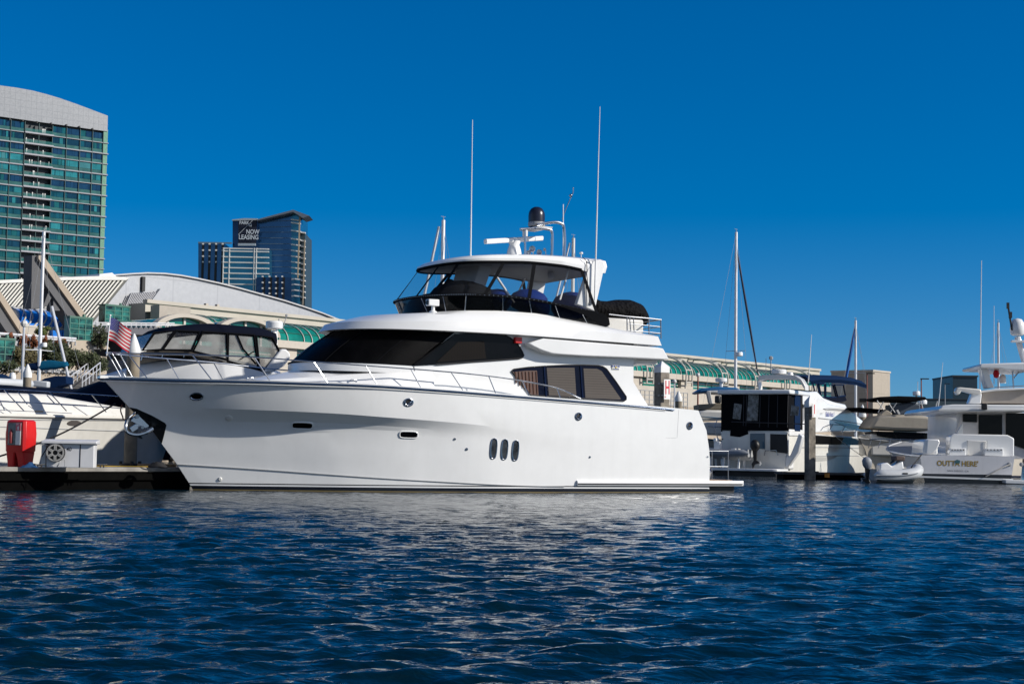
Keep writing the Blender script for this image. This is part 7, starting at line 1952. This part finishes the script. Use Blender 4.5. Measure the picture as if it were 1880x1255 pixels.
b = MB(); b.lathe(rc, [(rr_, -.07), (rr_ * 1.03, -.05), (rr_ * 1.03, .05), (rr_, .07), (rr_ * .9, .07), (rr_ * .9, -.07)], 40, axis=(0, 1, 0)); hr = b.build('hose_reel', BLACK, bx_, smooth=50)
b = MB(); A = [2 * math.pi * k / 40 for k in range(41)]
pt = lambda r, a, y: rc + Vector((r * math.cos(a), y, r * math.sin(a)))
for r0, r1 in ((.80, .97), (.27, .40)): b.loft([[pt(rr_ * r0, a, -.085) for a in A], [pt(rr_ * r1, a, -.085) for a in A], [pt(rr_ * r1, a, -.06) for a in A], [pt(rr_ * r0, a, -.06) for a in A], [pt(rr_ * r0, a, -.085) for a in A]])
for k in range(6):
    a = math.pi / 2 + k * math.pi / 3; n_ = Vector((-math.sin(a), 0, math.cos(a)))
    for o in (-.05, .05): b.beam(pt(rr_ * .38, a, -.075) + n_ * o * rr_ * 1.6, pt(rr_ * .84, a, -.075) + n_ * o * rr_ * 1.6, .028, .035, up=(0, 1, 0))
b.build('reel_spoke', M('reel_grey', (.36, .35, .33), .5), hr)
b = MB(); b.tube(catmull([rc + Vector((.12, -.04, -rr_ * .9)), rc + Vector((.10, -.06, -rr_ * 1.25)), Vector((rc.x + .06, rc.y, .02)), Vector((rc.x + .3, rc.y - .05, .015))], 5), .014, 6); b.tube(catmull([rc + Vector((.16, -.04, -rr_ * .85)), Vector((rc.x + .22, rc.y, .2)), Vector((rc.x + .24, rc.y, .02))], 5), .01, 6); b.build('hose_end', GREYP, hr)
b = MB(); b.box((-bw / 2 + .14, -bd / 2 - .05, bhh - .26), (.10, .1, .18)); b.tube([(-bw / 2 + .1, -bd / 2 - .1, bhh - .22), (-bw / 2 - .02, -bd / 2 - .12, bhh - .45)], .014, 6); b.tube([(-bw / 2 + .02, -bd / 2 - .06, bhh - .1), (-bw / 2 + .25, -bd / 2 - .06, bhh - .2)], .02, 6); b.build('reel_bracket', BLACK, bx_)
# ---- coiled line and mooring lines
cc_ = dock_at(287, 858.5); cl_ = thing('coiled_rope', 'small heap of black coiled rope on the dock by the yacht stem', 'rope', loc=(cc_.x, cc_.y + .15, DH))
b = MB(); b.tube([Vector(((.08 + .10 * (1 - k / 90)) * math.cos(k * .42) * 1.4, (.08 + .10 * (1 - k / 90)) * math.sin(k * .42), .02 + .12 * k / 90 + .012 * math.sin(k * 1.7))) for k in range(90)], .022, 6); b.build('rope', ROPEB, cl_)
m0 = at_y(-14, 841, 41.0); m1 = YF.W(YF.side(212, 740.5, -.12))
ml = thing('mooring_line', 'black mooring line running from the yacht stem past the red cabinet', 'rope', loc=m0)
b = MB(); b.tube([(m1 - m0) * (k / 20) + Vector((0, 0, -.16 * math.sin(math.pi * k / 20))) for k in range(21)], .024, 7); b.build('rope', ROPEB, ml)
m2 = YF.W(YF.side(224, 742, -.05)); m3 = YF.W(YF.side(228, 770, -.25))
m4 = thing('bow_line', 'short brown line hanging from the yacht stem beside the anchor', 'rope', loc=m2)
b = MB(); b.tube(catmull([(0, 0, 0), (m3 - m2) * .4 + Vector((-.06, 0, 0)), (m3 - m2) * .8 + Vector((-.03, 0, 0)), m3 - m2, (m3 - m2) + Vector((.25, 0, .05))], 5), .018, 6); b.build('rope', M('rope_brown', (.10, .03, .02), .9), m4)
